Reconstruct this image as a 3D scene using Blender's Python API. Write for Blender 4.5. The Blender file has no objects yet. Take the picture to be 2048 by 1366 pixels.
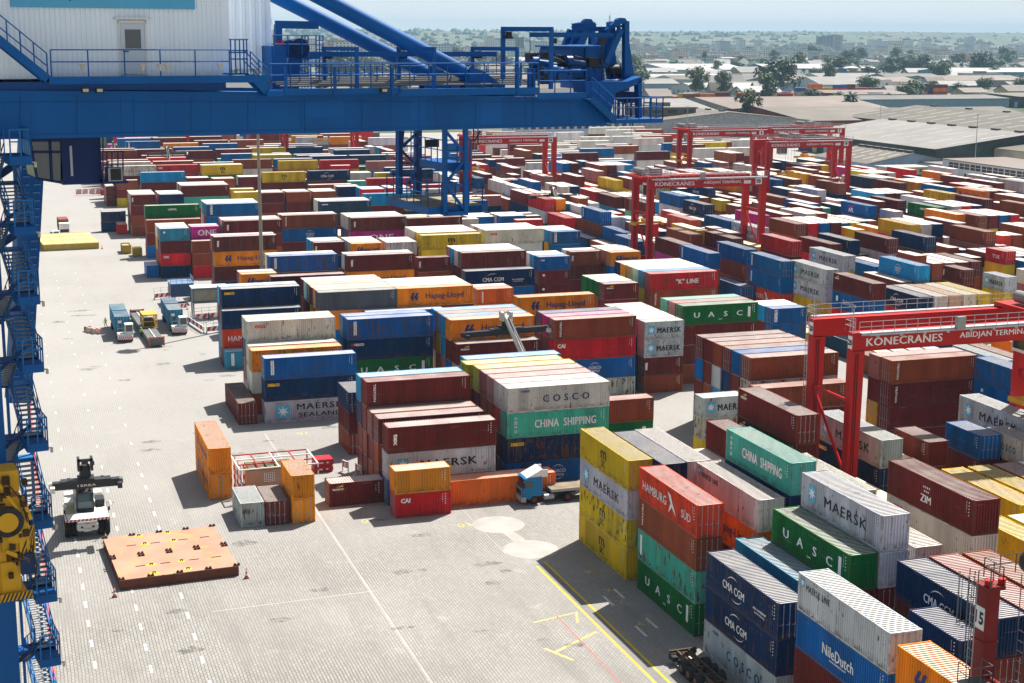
import bpy, math, random
import numpy as np
from mathutils import Vector, Matrix
R_ = math.radians
rnd = random.Random(7)
sc = bpy.context.scene
COL = sc.collection

# ------------------------------------------------------------------ camera
CAM_H = 49.936
YAW, PITCH, ROLL, FPX = 0.324298276, 0.200683769, 0.00560271301, 3015.336
cy_, sy_, cp_, sp_ = math.cos(YAW), math.sin(YAW), math.cos(PITCH), math.sin(PITCH)
FWD = Vector((sy_*cp_, cy_*cp_, -sp_))
_r = Vector((cy_, -sy_, 0)); _u = _r.cross(FWD)
RGT = _r*math.cos(ROLL) + _u*math.sin(ROLL)
UPV = -_r*math.sin(ROLL) + _u*math.cos(ROLL)
CAMP = Vector((0, 0, CAM_H))
cam = bpy.data.cameras.new('camera'); cam_o = bpy.data.objects.new('camera', cam); COL.objects.link(cam_o)
cam_o.matrix_world = Matrix(((RGT.x, UPV.x, -FWD.x, 0), (RGT.y, UPV.y, -FWD.y, 0), (RGT.z, UPV.z, -FWD.z, CAM_H), (0, 0, 0, 1)))
cam.sensor_width = 36; cam.lens = FPX/2048*36; cam.clip_start = 0.5; cam.clip_end = 40000
sc.camera = cam_o

def ray(u, v):
    return (RGT*((u-1024)/FPX) - UPV*((v-683)/FPX) + FWD)
def at(u, v, z=0.0):                    # photograph point -> point on the level plane z
    d = ray(u, v); return CAMP + d*((z-CAM_H)/d.z)
def px(p):                              # world point -> photograph point
    d = Vector(p)-CAMP; w = d.dot(FWD)
    return 1024+FPX*d.dot(RGT)/w, 683-FPX*d.dot(UPV)/w

# ------------------------------------------------------------------ light
SUN = Vector((0.80*math.cos(R_(56)), 0.60*math.cos(R_(56)), math.sin(R_(56)))).normalized()
wd = bpy.data.worlds.new('World'); sc.world = wd; wd.use_nodes = True
nt = wd.node_tree; nt.nodes.clear()
sky = nt.nodes.new('ShaderNodeTexSky'); sky.sky_type = 'NISHITA'; sky.sun_disc = False
sky.sun_elevation = R_(56); sky.sun_rotation = math.atan2(SUN.x, SUN.y)
sky.air_density = 1.0; sky.dust_density = 3.0; sky.ozone_density = 1.0; sky.altitude = 30
bg = nt.nodes.new('ShaderNodeBackground'); bg.inputs[1].default_value = 0.05
ow = nt.nodes.new('ShaderNodeOutputWorld')
tcw = nt.nodes.new('ShaderNodeTexCoord'); mpw = nt.nodes.new('ShaderNodeMapping'); mpw.inputs['Scale'].default_value = (1, 1, 9); nt.links.new(tcw.outputs['Generated'], mpw.inputs[0])
cl = nt.nodes.new('ShaderNodeTexNoise'); cl.inputs['Scale'].default_value = 3.2; cl.inputs['Detail'].default_value = 7; nt.links.new(mpw.outputs[0], cl.inputs[0])
cr = nt.nodes.new('ShaderNodeMapRange'); nt.links.new(cl.outputs[0], cr.inputs[0]); cr.inputs[1].default_value = .42; cr.inputs[2].default_value = .68; cr.inputs[3].default_value = 0; cr.inputs[4].default_value = .75
cm = nt.nodes.new('ShaderNodeMix'); cm.data_type = 'RGBA'; nt.links.new(cr.outputs[0], cm.inputs[0]); nt.links.new(sky.outputs[0], cm.inputs[6]); cm.inputs[7].default_value = (6.8, 6.9, 6.9, 1)   # thin bright cloud
sx = nt.nodes.new('ShaderNodeSeparateXYZ'); nt.links.new(tcw.outputs['Generated'], sx.inputs[0])
hr = nt.nodes.new('ShaderNodeMapRange'); nt.links.new(sx.outputs[2], hr.inputs[0]); hr.inputs[1].default_value = .005; hr.inputs[2].default_value = .10; hr.inputs[3].default_value = .9; hr.inputs[4].default_value = 0   # bright hazy band low in the sky
hm_ = nt.nodes.new('ShaderNodeMix'); hm_.data_type = 'RGBA'; nt.links.new(hr.outputs[0], hm_.inputs[0]); nt.links.new(cm.outputs[2], hm_.inputs[6]); hm_.inputs[7].default_value = (10.5, 11.1, 11.6, 1)
nt.links.new(hm_.outputs[2], bg.inputs[0]); nt.links.new(bg.outputs[0], ow.inputs[0])
sl = bpy.data.lights.new('sun', 'SUN'); sl.energy = 4.8; sl.angle = R_(0.53); sl.color = (1.0, 0.96, 0.9)
so = bpy.data.objects.new('sun', sl); COL.objects.link(so)
so.rotation_euler = SUN.to_track_quat('Z', 'Y').to_euler(); so.location = (0, 0, 300)
sc.view_settings.view_transform = 'Standard'; sc.view_settings.look = 'None'
sc.view_settings.exposure = 1.0; sc.view_settings.gamma = 1.0; sc.view_settings.use_curve_mapping = False
cyc = sc.cycles; cyc.max_bounces = 5; cyc.diffuse_bounces = 3; cyc.glossy_bounces = 2; cyc.transmission_bounces = 2
cyc.transparent_max_bounces = 4; cyc.volume_bounces = 0; cyc.use_denoising = True
cyc.caustics_reflective = False; cyc.caustics_refractive = False; cyc.sample_clamp_indirect = 6

# ------------------------------------------------------------------ object helpers
def tag(o, label=None, cat=None, group=None, kind=None):
    if label: o['label'] = label
    if cat: o['category'] = cat
    if group: o['group'] = group
    if kind: o['kind'] = kind
    return o
def empty(name, loc=(0, 0, 0), rz=0.0, label=None, cat=None, group=None):
    o = bpy.data.objects.new(name, None); COL.objects.link(o); o.empty_display_size = 0.5
    o.location = loc; o.rotation_euler = (0, 0, rz)
    return tag(o, label, cat, group)
def link(name, me, parent=None, loc=None, rot=None):
    o = bpy.data.objects.new(name, me); COL.objects.link(o)
    if parent: o.parent = parent
    if loc is not None: o.location = loc
    if rot is not None: o.rotation_euler = rot
    return o
def kids(o): return list(o.children)
def copy_tree(o, parent=None):
    c = o.copy(); COL.objects.link(c)
    if parent: c.parent = parent
    for ch in kids(o): copy_tree(ch, c)
    return c

class MB:
    """collects faces of one mesh; mi = material index"""
    def __init__(s): s.v = []; s.f = []; s.m = []; s.mi = 0; s.sm = []; s.smooth = False
    def _add(s, vs, fs):
        n = len(s.v); s.v += [tuple(x) for x in vs]
        for f in fs: s.f.append([i+n for i in f]); s.m.append(s.mi); s.sm.append(s.smooth)
        return s
    def box(s, a, b):
        (x0, y0, z0), (x1, y1, z1) = a, b
        x0, x1 = min(x0, x1), max(x0, x1); y0, y1 = min(y0, y1), max(y0, y1); z0, z1 = min(z0, z1), max(z0, z1)
        return s._add([(x0,y0,z0),(x1,y0,z0),(x1,y1,z0),(x0,y1,z0),(x0,y0,z1),(x1,y0,z1),(x1,y1,z1),(x0,y1,z1)],
                      [(0,3,2,1),(4,5,6,7),(0,1,5,4),(1,2,6,5),(2,3,7,6),(3,0,4,7)])
    def quad(s, *p): return s._add(p, [tuple(range(len(p)))])
    def bar(s, p, q, w, h=None, up=(0, 0, 1)):       # rectangular bar between two points
        p, q = Vector(p), Vector(q); h = h or w; d = (q-p)
        if d.length < 1e-6: return s
        d.normalize(); up = Vector(up)
        if abs(d.dot(up)) > .98: up = Vector((0, 1, 0)) if abs(d.y) < .9 else Vector((1, 0, 0))
        a = d.cross(up).normalized()*(w/2); b = a.cross(d).normalized()*(h/2)
        vs = [p-a-b, p+a-b, p+a+b, p-a+b, q-a-b, q+a-b, q+a+b, q-a+b]
        return s._add(vs, [(0,1,2,3),(7,6,5,4),(0,4,5,1),(1,5,6,2),(2,6,7,3),(3,7,4,0)])
    def tube(s, p, q, r, n=8, r2=None, caps=True):
        p, q = Vector(p), Vector(q); d = (q-p)
        if d.length < 1e-6: return s
        d.normalize(); up = Vector((0, 0, 1)) if abs(d.z) < .95 else Vector((1, 0, 0))
        a = d.cross(up).normalized(); b = a.cross(d).normalized(); r2 = r if r2 is None else r2
        vs = []
        for c, rr in ((p, r), (q, r2)):
            for i in range(n):
                t = 2*math.pi*i/n; vs.append(c+a*(rr*math.cos(t))+b*(rr*math.sin(t)))
        fs = [(i, (i+1) % n, n+(i+1) % n, n+i) for i in range(n)]
        old = s.smooth; s.smooth = n > 7; s._add(vs, fs); s.smooth = old
        if caps: s._add(vs[:n], [tuple(range(n-1, -1, -1))]); s._add(vs[n:], [tuple(range(n))])
        return s
    def prism(s, poly, d):                           # polygon extruded by vector d
        d = Vector(d); n = len(poly); a = [Vector(x) for x in poly]; vs = a+[x+d for x in a]
        fs = [tuple(range(n-1, -1, -1)), tuple(range(n, 2*n))]+[(i, (i+1) % n, n+(i+1) % n, n+i) for i in range(n)]
        return s._add(vs, fs)
    def path(s, pts, r, n=6):
        for a, b in zip(pts[:-1], pts[1:]): s.tube(a, b, r, n)
        return s
    def rail(s, pts, h=1.1, step=1.5, r=.025, mid=2):   # guard rail along a line of floor points
        up = Vector((0, 0, 1)); pts = [Vector(p) for p in pts]
        for a, b in zip(pts[:-1], pts[1:]):
            for k in range(mid): s.tube(a+up*h*(1-k*.45), b+up*h*(1-k*.45), r, 5, caps=False)
            n = max(1, int(round((b-a).length/step)))
            for i in range(n+1): s.tube(a.lerp(b, i/n), a.lerp(b, i/n)+up*h, r*1.15, 5, caps=False)
        return s
    def mesh(s, name, mats=()):
        me = bpy.data.meshes.new(name); me.from_pydata(s.v, [], s.f)
        for m in (mats if isinstance(mats, (list, tuple)) else [mats]): me.materials.append(m)
        me.polygons.foreach_set('material_index', s.m); me.polygons.foreach_set('use_smooth', s.sm)
        me.update(); return me
    def build(s, name, mats, parent=None, loc=None, rot=None):
        return link(name, s.mesh(name, mats), parent, loc, rot)

# ------------------------------------------------------------------ materials
MATS = {}
def mat(name, col, rough=.55, metal=0.0, var=.12, scale=.6, dirt=0.0, dirtcol=(.10, .06, .035), streak=False, emit=None, spec=.2):
    """painted surface: base colour with large soft variation and optional grime patches in object space"""
    if name in MATS: return MATS[name]
    m = bpy.data.materials.new(name); m.use_nodes = True; t = m.node_tree; N = t.nodes; Lk = t.links
    b = N['Principled BSDF']; b.inputs['Roughness'].default_value = rough; b.inputs['Metallic'].default_value = metal
    b.inputs['Specular IOR Level'].default_value = spec
    tc = N.new('ShaderNodeTexCoord'); mp = N.new('ShaderNodeMapping'); Lk.new(tc.outputs['Object'], mp.inputs[0])
    if streak: mp.inputs['Scale'].default_value = (1, 1, .12)
    nz = N.new('ShaderNodeTexNoise'); nz.inputs['Scale'].default_value = scale; nz.inputs['Detail'].default_value = 5
    Lk.new(mp.outputs[0], nz.inputs[0])
    mr = N.new('ShaderNodeMapRange'); Lk.new(nz.outputs[0], mr.inputs[0])
    mr.inputs[1].default_value = .3; mr.inputs[2].default_value = .7; mr.inputs[3].default_value = 1-var; mr.inputs[4].default_value = 1+var
    mx = N.new('ShaderNodeMix'); mx.data_type = 'RGBA'; mx.blend_type = 'MULTIPLY'; mx.inputs[0].default_value = 1
    mx.inputs[6].default_value = (*col, 1); Lk.new(mr.outputs[0], mx.inputs[7]); out = mx.outputs[2]
    if dirt:
        n2 = N.new('ShaderNodeTexNoise'); n2.inputs['Scale'].default_value = scale*2.3; n2.inputs['Detail'].default_value = 8; n2.inputs['Roughness'].default_value = .7
        Lk.new(mp.outputs[0], n2.inputs[0]); r2 = N.new('ShaderNodeMapRange'); Lk.new(n2.outputs[0], r2.inputs[0])
        r2.inputs[1].default_value = .66-dirt*.25; r2.inputs[2].default_value = .78-dirt*.15
        m2 = N.new('ShaderNodeMix'); m2.data_type = 'RGBA'; Lk.new(r2.outputs[0], m2.inputs[0]); Lk.new(out, m2.inputs[6]); m2.inputs[7].default_value = (*dirtcol, 1)
        out = m2.outputs[2]
    Lk.new(out, b.inputs['Base Color'])
    MATS[name] = m; return m
WHITE = mat('white_lettering', (.78, .78, .76), .5, var=.08)
BLACK = mat('black_lettering', (.012, .012, .014), .5)
NAVYL = mat('navy_lettering', (.01, .03, .16), .5)
YELL = mat('yellow_lettering', (.75, .45, .02), .5)
REDL = mat('red_lettering', (.6, .02, .02), .5)
LBLUE = mat('light_blue_emblem', (.08, .42, .62), .5)
RUBBER = mat('tyre_rubber', (.014, .014, .014), .85)
STEEL = mat('galvanised_steel', (.38, .40, .41), .5, .3, dirt=.1)
DARK = mat('dark_steel', (.025, .027, .03), .55, dirt=.2)
GLASS = mat('dark_glass', (.02, .03, .035), .06, spec=.8)
CONC = mat('concrete', (.42, .40, .37), .9, dirt=.25, dirtcol=(.2, .18, .16))
WOODD = mat('weathered_planks', (.22, .17, .12), .85, var=.3, dirt=.3)
CRBLUE = mat('crane_blue_paint', (0, .088, .30), .5, var=.16, scale=.4, dirt=.16, dirtcol=(.004, .06, .22), streak=True)
CRRED = mat('crane_red_paint', (.46, .006, .005), .42, var=.08, scale=.3)
RED2 = mat('red_paint', (.42, .02, .03), .5, var=.1)
YPAINT = mat('machine_yellow_paint', (.62, .33, .01), .5, dirt=.25)
WPAINT = mat('white_paint', (.74, .74, .71), .5, dirt=.1, dirtcol=(.35, .28, .2))
HIVIS = mat('hi_vis_cloth', (.45, .75, .03), .8)
DKCLOTH = mat('dark_cloth', (.02, .025, .04), .9)
SKIN = mat('skin', (.09, .045, .03), .6)

# text meshes (height of capitals = 1, origin at left of baseline)
TXT = {}
def text_mesh(s, bold=0.0, spacing=1.0):
    k = (s, bold, spacing)
    if k in TXT: return TXT[k]
    c = bpy.data.curves.new('lettering', 'FONT'); c.body = s; c.size = 1.0; c.offset = bold; c.space_character = spacing; c.resolution_u = 2
    o = bpy.data.objects.new('lettering_tmp', c); COL.objects.link(o)
    dg = bpy.context.evaluated_depsgraph_get(); me = bpy.data.meshes.new_from_object(o.evaluated_get(dg))
    bpy.data.objects.remove(o); bpy.data.curves.remove(c)
    n = len(me.vertices); co = np.empty(n*3); me.vertices.foreach_get('co', co); co = co.reshape(-1, 3)
    if n:
        x0, x1 = co[:, 0].min(), co[:, 0].max(); y0, y1 = co[:, 1].min(), co[:, 1].max()
        V = [tuple(v) for v in co]; F = [tuple(p.vertices) for p in me.polygons]
    else: x0 = x1 = y0 = y1 = 0; V = []; F = []
    bpy.data.meshes.remove(me)
    TXT[k] = (V, F, x0, x1, y0, y1); return TXT[k]
def put_text(mb, s, cx, cz, h, wmax=None, bold=.02, spacing=1.0, rot=False, stretch=1.0, y=0.0, heavy=0.0):
    """adds upright flat text to mb on the plane y, centred at (cx, cz), letter height h, facing -y"""
    V, F, x0, x1, y0, y1 = text_mesh(s, bold, spacing)
    if not V: return
    sc_ = h/max(.05, (y1-y0)); sx = sc_*stretch
    if wmax and (x1-x0)*sx > wmax: sx = wmax/(x1-x0)
    for k in ((0,) if not heavy else (-1, 0, 1)):         # heavier strokes: the same letters set again a little to either side
        vs = []
        for a, b, _ in V:
            p, q = (a-(x0+x1)/2)*sx+k*heavy*h, (b-(y0+y1)/2)*sc_
            if rot: p, q = q, -p
            vs.append((cx+p, y-.004*(k+1)*(heavy > 0), cz+q))
        mb._add(vs, F)

# ------------------------------------------------------------------ ground, markings, far terrain
def nodes_mat(name):
    m = bpy.data.materials.new(name); m.use_nodes = True
    return m, m.node_tree.nodes, m.node_tree.links, m.node_tree.nodes['Principled BSDF']
def n_noise(N, L, vec, scale, det=4, rough=.5):
    n = N.new('ShaderNodeTexNoise'); n.inputs['Scale'].default_value = scale; n.inputs['Detail'].default_value = det; n.inputs['Roughness'].default_value = rough
    L.new(vec, n.inputs[0]); return n.outputs[0]
def n_rng(N, L, x, a, b, c, d):
    r = N.new('ShaderNodeMapRange'); L.new(x, r.inputs[0])
    for i, q in enumerate((a, b, c, d)): r.inputs[i+1].default_value = q
    return r.outputs[0]
def n_mix(N, L, f, a, b, bt='MIX'):
    x = N.new('ShaderNodeMix'); x.data_type = 'RGBA'; x.blend_type = bt
    if isinstance(f, (int, float)): x.inputs[0].default_value = f
    else: L.new(f, x.inputs[0])
    for k, q in ((6, a), (7, b)):
        if isinstance(q, tuple): x.inputs[k].default_value = (*q, 1)
        else: L.new(q, x.inputs[k])
    return x.outputs[2]
def paving():
    m, N, L, b = nodes_mat('block_paving'); b.inputs['Roughness'].default_value = .85
    tc = N.new('ShaderNodeTexCoord'); v = tc.outputs['Object']
    br = N.new('ShaderNodeTexBrick'); mp = N.new('ShaderNodeMapping'); L.new(v, mp.inputs[0]); mp.inputs['Rotation'].default_value = (0, 0, math.pi/2)
    wob = N.new('ShaderNodeTexNoise'); wob.inputs['Scale'].default_value = .6; L.new(v, wob.inputs[0])
    ad = N.new('ShaderNodeVectorMath'); ad.operation = 'MULTIPLY_ADD'; L.new(wob.outputs[1], ad.inputs[0]); ad.inputs[1].default_value = (.12, .12, 0); L.new(mp.outputs[0], ad.inputs[2])
    L.new(ad.outputs[0], br.inputs[0])
    br.inputs['Scale'].default_value = 1.0; br.inputs['Brick Width'].default_value = .64; br.inputs['Row Height'].default_value = .27
    br.inputs['Mortar Size'].default_value = .036; br.inputs['Mortar Smooth'].default_value = .4; br.offset = .5
    br.inputs['Color1'].default_value = (.305, .29, .265, 1); br.inputs['Color2'].default_value = (.245, .23, .207, 1); br.inputs['Mortar'].default_value = (.085, .079, .07, 1)
    c = br.outputs[0]
    c = n_mix(N, L, n_rng(N, L, n_noise(N, L, v, .035, 3), .35, .65, 0, .45), c, (.36, .345, .32))
    c = n_mix(N, L, n_rng(N, L, n_noise(N, L, v, .12, 6, .6), .42, .75, 0, .45), c, (.19, .177, .16))
    mp2 = N.new('ShaderNodeMapping'); mp2.inputs['Scale'].default_value = (1, .12, 1); L.new(v, mp2.inputs[0])
    c = n_mix(N, L, n_rng(N, L, n_noise(N, L, mp2.outputs[0], .35, 5, .6), .52, .72, 0, .38), c, (.14, .13, .118))   # tyre traffic along the quay
    c = n_mix(N, L, n_rng(N, L, n_noise(N, L, v, .55, 9, .7), .66, .74, 0, .55), c, (.06, .055, .05))     # oil spots
    c = n_mix(N, L, n_rng(N, L, n_noise(N, L, v, .23, 6, .6), .62, .72, 0, .35), c, (.46, .44, .41))     # patched, paler blocks
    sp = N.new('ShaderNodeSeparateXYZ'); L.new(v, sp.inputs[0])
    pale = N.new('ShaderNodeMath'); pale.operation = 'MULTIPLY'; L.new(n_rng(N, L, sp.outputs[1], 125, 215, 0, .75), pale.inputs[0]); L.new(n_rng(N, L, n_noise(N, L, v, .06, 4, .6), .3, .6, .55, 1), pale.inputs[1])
    c = n_mix(N, L, pale.outputs[0], c, (.325, .312, .295))  # paler with distance: grazing-angle brightness painted into the paving colour
    L.new(c, b.inputs['Base Color']); b.inputs['Specular IOR Level'].default_value = .2; return m
def plane_grid(name, x0, y0, x1, y1, z, m, step=None):
    mb = MB(); mb.quad((x0, y0, z), (x1, y0, z), (x1, y1, z), (x0, y1, z)); return mb.build(name, m)
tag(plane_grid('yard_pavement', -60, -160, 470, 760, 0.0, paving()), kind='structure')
# far ground rising to low hills at the horizon
def terrain_mat():
    m, N, L, b = nodes_mat('far_ground'); b.inputs['Roughness'].default_value = .95
    tc = N.new('ShaderNodeTexCoord'); v = tc.outputs['Object']
    c = n_mix(N, L, n_rng(N, L, n_noise(N, L, v, .004, 6, .6), .42, .58, 0, 1), (.05, .075, .03), (.17, .15, .11))
    c = n_mix(N, L, n_rng(N, L, n_noise(N, L, v, .02, 6, .6), .45, .65, 0, .8), c, (.03, .055, .02))
    L.new(c, b.inputs['Base Color']); return m
def terrain():
    mb = MB(); ys = [-190, 100, 300, 600, 900, 1300, 1800, 2400, 3000, 3600, 4200, 4800, 5400, 6000, 6600, 7200, 7800, 8400, 9000, 10000, 11500]
    nx = 70; r = random.Random(3); ph = [(r.uniform(.0004, .003), r.uniform(0, 6), r.uniform(.2, 1)) for _ in range(7)]
    V = []; F = []
    for j, y in enumerate(ys):
        for i in range(nx+1):
            x = (-.35+1.55*i/nx)*max(y, 900)
            t = min(1, max(0, (y-4200)/4200)); t = t*t*(3-2*t)
            hgt = 62+sum(a*5*math.sin(f*x+p+y*.0007) for f, p, a in ph)+12*math.exp(-((x-.68*y)/(.35*y+1))**2)
            V.append((x, y, -.08+t*hgt))
    for j in range(len(ys)-1):
        for i in range(nx): F.append([j*(nx+1)+i, j*(nx+1)+i+1, (j+1)*(nx+1)+i+1, (j+1)*(nx+1)+i])
    mb._add(V, F); mb.sm = [True]*len(mb.f)
    o = mb.build('terrain', terrain_mat()); tag(o, kind='structure')
terrain()
# painted lines
LINEW = mat('white_road_paint', (.60, .59, .56), .7, var=.1, dirt=.5, dirtcol=(.36, .34, .31), scale=1.2)
LINEY = mat('yellow_road_paint', (.60, .44, .02), .7, var=.15, dirt=.55, dirtcol=(.36, .33, .25), scale=1.2)
LINEO = mat('worn_yellow_paint', (.50, .40, .10), .8, var=.2, dirt=.8, dirtcol=(.40, .38, .34), scale=1.6)
LINER = mat('red_road_paint', (.62, .12, .09), .7, var=.1, dirt=.4, dirtcol=(.42, .39, .35), scale=1.2)
ASPH = mat('asphalt_strip', (.20, .19, .18), .9, var=.1, scale=1.5)
SLAB = mat('smooth_concrete_slab', (.35, .332, .305), .9, var=.12, scale=.4, dirt=.35, dirtcol=(.35, .32, .28))
def mark(name, m, fn):
    mb = MB(); fn(mb); o = mb.build(name, m); tag(o, kind='structure'); return o
def strip(mb, x0, y0, x1, y1, w, z): 
    a, b = Vector((x0, y0, z)), Vector((x1, y1, z)); d = (b-a).normalized(); n = Vector((-d.y, d.x, 0))*w/2
    mb.quad(a-n, b-n, b+n, a+n)
def lanes(mb):
    for x, y0, ph in ((4.55, 104, 0), (8.75, 104, 2.4), (12.9, 100, 1.2)):
        y = y0+ph
        while y < 172:
            strip(mb, x, y, x, y+1.5, .23, .005); y += 4.6 if x < 10 else 5.0
        # worn dashes further up the quay
FADE = mat('worn_white_paint', (.50, .49, .47), .8, var=.1, dirt=.9, dirtcol=(.325, .312, .295), scale=1.0)
def lanes2(mb):
    for x in (4.55, 8.75, 12.9):
        y = 176
        while y < 330: strip(mb, x, y, x, y+1.4, .2, .005); y += 9.5
mark('lane_marking', LINEW, lanes)
mark('worn_lane_marking', FADE, lanes2)
mark('red_line', LINER, lambda mb: (strip(mb, 1.35, 30, 1.35, 300, .30, .005), strip(mb, 43.6, 60, 43.6, 117, .09, .006)))
mark('verge_strip', ASPH, lambda mb: strip(mb, 46.75, 30, 46.75, 130, 1.0, .004))
mark('yellow_line', LINEY, lambda mb: (strip(mb, 46.2, 30, 46.2, 129.5, .24, .008), strip(mb, 47.3, 30, 47.3, 130.5, .24, .008)))
def bays(mb):
    for x in (50.9, 49.3):
        y = 60 if x > 50 else 66
        while y < 125: strip(mb, x, y, x, y+2.4, .26, .006); y += 7.4
mark('bay_marking', LINEW, bays)
mark('drain_joint', SLAB, lambda mb: (strip(mb, 29.45, 40, 29.45, 186, .22, .004), strip(mb, 15, 127.2, 30, 127.8, .18, .0065), strip(mb, 44.4, 133, 44.4, 150, .12, .0065)))
def crosses(mb):
    strip(mb, 40.6, 109.5, 45.6, 112.6, .32, .006); strip(mb, 41.6, 107.6, 40.2, 110.6, .32, .0065); strip(mb, 41.2, 116.2, 45.3, 117.2, .22, .006); strip(mb, 44.8, 115, 45.6, 117.4, .22, .0065)
mark('yellow_cross', LINEO, crosses)
def digits(mb, s, x, y, size, rz, z=.006, bold=.0):
    V, F, x0, x1, y0, y1 = text_mesh(s, bold); k = size/(y1-y0); c, q = math.cos(rz), math.sin(rz)
    mb._add([(x+c*a*k-q*b*k, y+q*a*k+c*b*k, z) for a, b, _ in V], F)
def nums(mb):
    digits(mb, '47', 49.6, 112.6, 1.0, .1); digits(mb, '45', 50.0, 105.4, 1.0, .1)
    digits(mb, '01', 33.2, 184.2, 1.2, 0); digits(mb, '03', 42.3, 142.8, 1.2, 0); digits(mb, '01', 33.1, 147.2, 1.2, 0)
    digits(mb, '12', 25.2, 190.5, 1.6, .3)
    for y in (118, 121, 126): digits(mb, 'x', 50.0, y, .8, .2)
mark('painted_numbers', LINEO, nums)
def disc(mb, cx, cy, r, z, n=40): mb.quad(*[(cx+r*math.cos(2*math.pi*i/n), cy+r*math.sin(2*math.pi*i/n), z) for i in range(n)])
def pads(mb):
    disc(mb, 46.5, 142.5, 2.75, .0075); disc(mb, 47.2, 134.2, 2.75, .0075); strip(mb, 46.7, 140.2, 47.0, 136.6, 1.3, .0065)
mark('concrete_pad', SLAB, pads)

def stain_mat(name, col, amount, scale):
    m, N, L, b = nodes_mat(name); b.inputs['Base Color'].default_value = (*col, 1); b.inputs['Roughness'].default_value = .8
    tc = N.new('ShaderNodeTexCoord'); tr = N.new('ShaderNodeBsdfTransparent'); mx = N.new('ShaderNodeMixShader')
    L.new(n_rng(N, L, n_noise(N, L, tc.outputs['Object'], scale, 7, .65), .38, .68, 0, amount), mx.inputs[0]); L.new(tr.outputs[0], mx.inputs[1]); L.new(b.outputs[0], mx.inputs[2])
    L.new(mx.outputs[0], N['Material Output'].inputs['Surface']); return m
def spots(mb):
    r = random.Random(41)
    P_ = [at(u, v) for u, v in ((975, 1128), (1012, 1142), (986, 1166), (962, 1262), (803, 1256), (1085, 1280), (845, 1140), (1150, 1290), (760, 1040), (560, 1240), (380, 1300), (640, 1180), (300, 900), (250, 760), (420, 760), (560, 900), (330, 700))]+[Vector((r.uniform(6, 44), r.uniform(98, 300), 0)) for _ in range(40)]
    for p in P_:
        n = 14; a = r.uniform(.4, 1.3); b = a*r.uniform(.3, .8); ph = r.uniform(0, 3); z = .019+r.uniform(0, .002)
        mb.quad(*[(p.x+a*math.cos(6.283*k/n)*(1+.3*math.sin(3*k+ph)), p.y+b*math.sin(6.283*k/n)*(1+.3*math.cos(2*k+ph)), z) for k in range(n)])
mark('oil_spots', stain_mat('oil_spot_film', (.05, .046, .04), .5, 1.6), spots)

# ------------------------------------------------------------------ shipping containers
CW = 2.438
CC = {  # code: (paint colour, plain colour words)
 'm': ((.155, .018, .014), 'maroon'), 'b': ((.28, .062, .020), 'brown'), 'r': ((.60, .012, .018), 'red'), 'r2': ((.62, .12, .065), 'salmon red'), 'r3': ((.66, .05, .012), 'orange red'),
 'o': ((.85, .26, .003), 'orange'), 'o2': ((.74, .165, .016), 'reddish orange'), 'o3': ((.68, .26, .010), 'dull orange'), 'o4': ((.78, .26, .005), 'amber orange'),
 'y': ((.66, .46, .004), 'mustard yellow'), 'n': ((.003, .028, .105), 'navy'), 'k2': ((.020, .055, .105), 'slate blue'), 'u': ((.001, .12, .37), 'blue'),
 'lb': ((.008, .28, .55), 'bright blue'), 'l': ((.035, .27, .39), 'steel blue'), 't': ((.07, .44, .34), 'turquoise'), 'e': ((.005, .15, .03), 'green'),
 'w': ((.62, .585, .50), 'cream'), 'g': ((.50, .53, .56), 'light grey'), 'k': ((.13, .135, .145), 'dark grey'), 'p': ((.56, .02, .27), 'magenta'),
 'pe': ((.58, .33, .18), 'peach'), 'pk': ((.40, .15, .13), 'dusty pink'), 'h': ((.66, .63, .60), 'white')}

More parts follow.
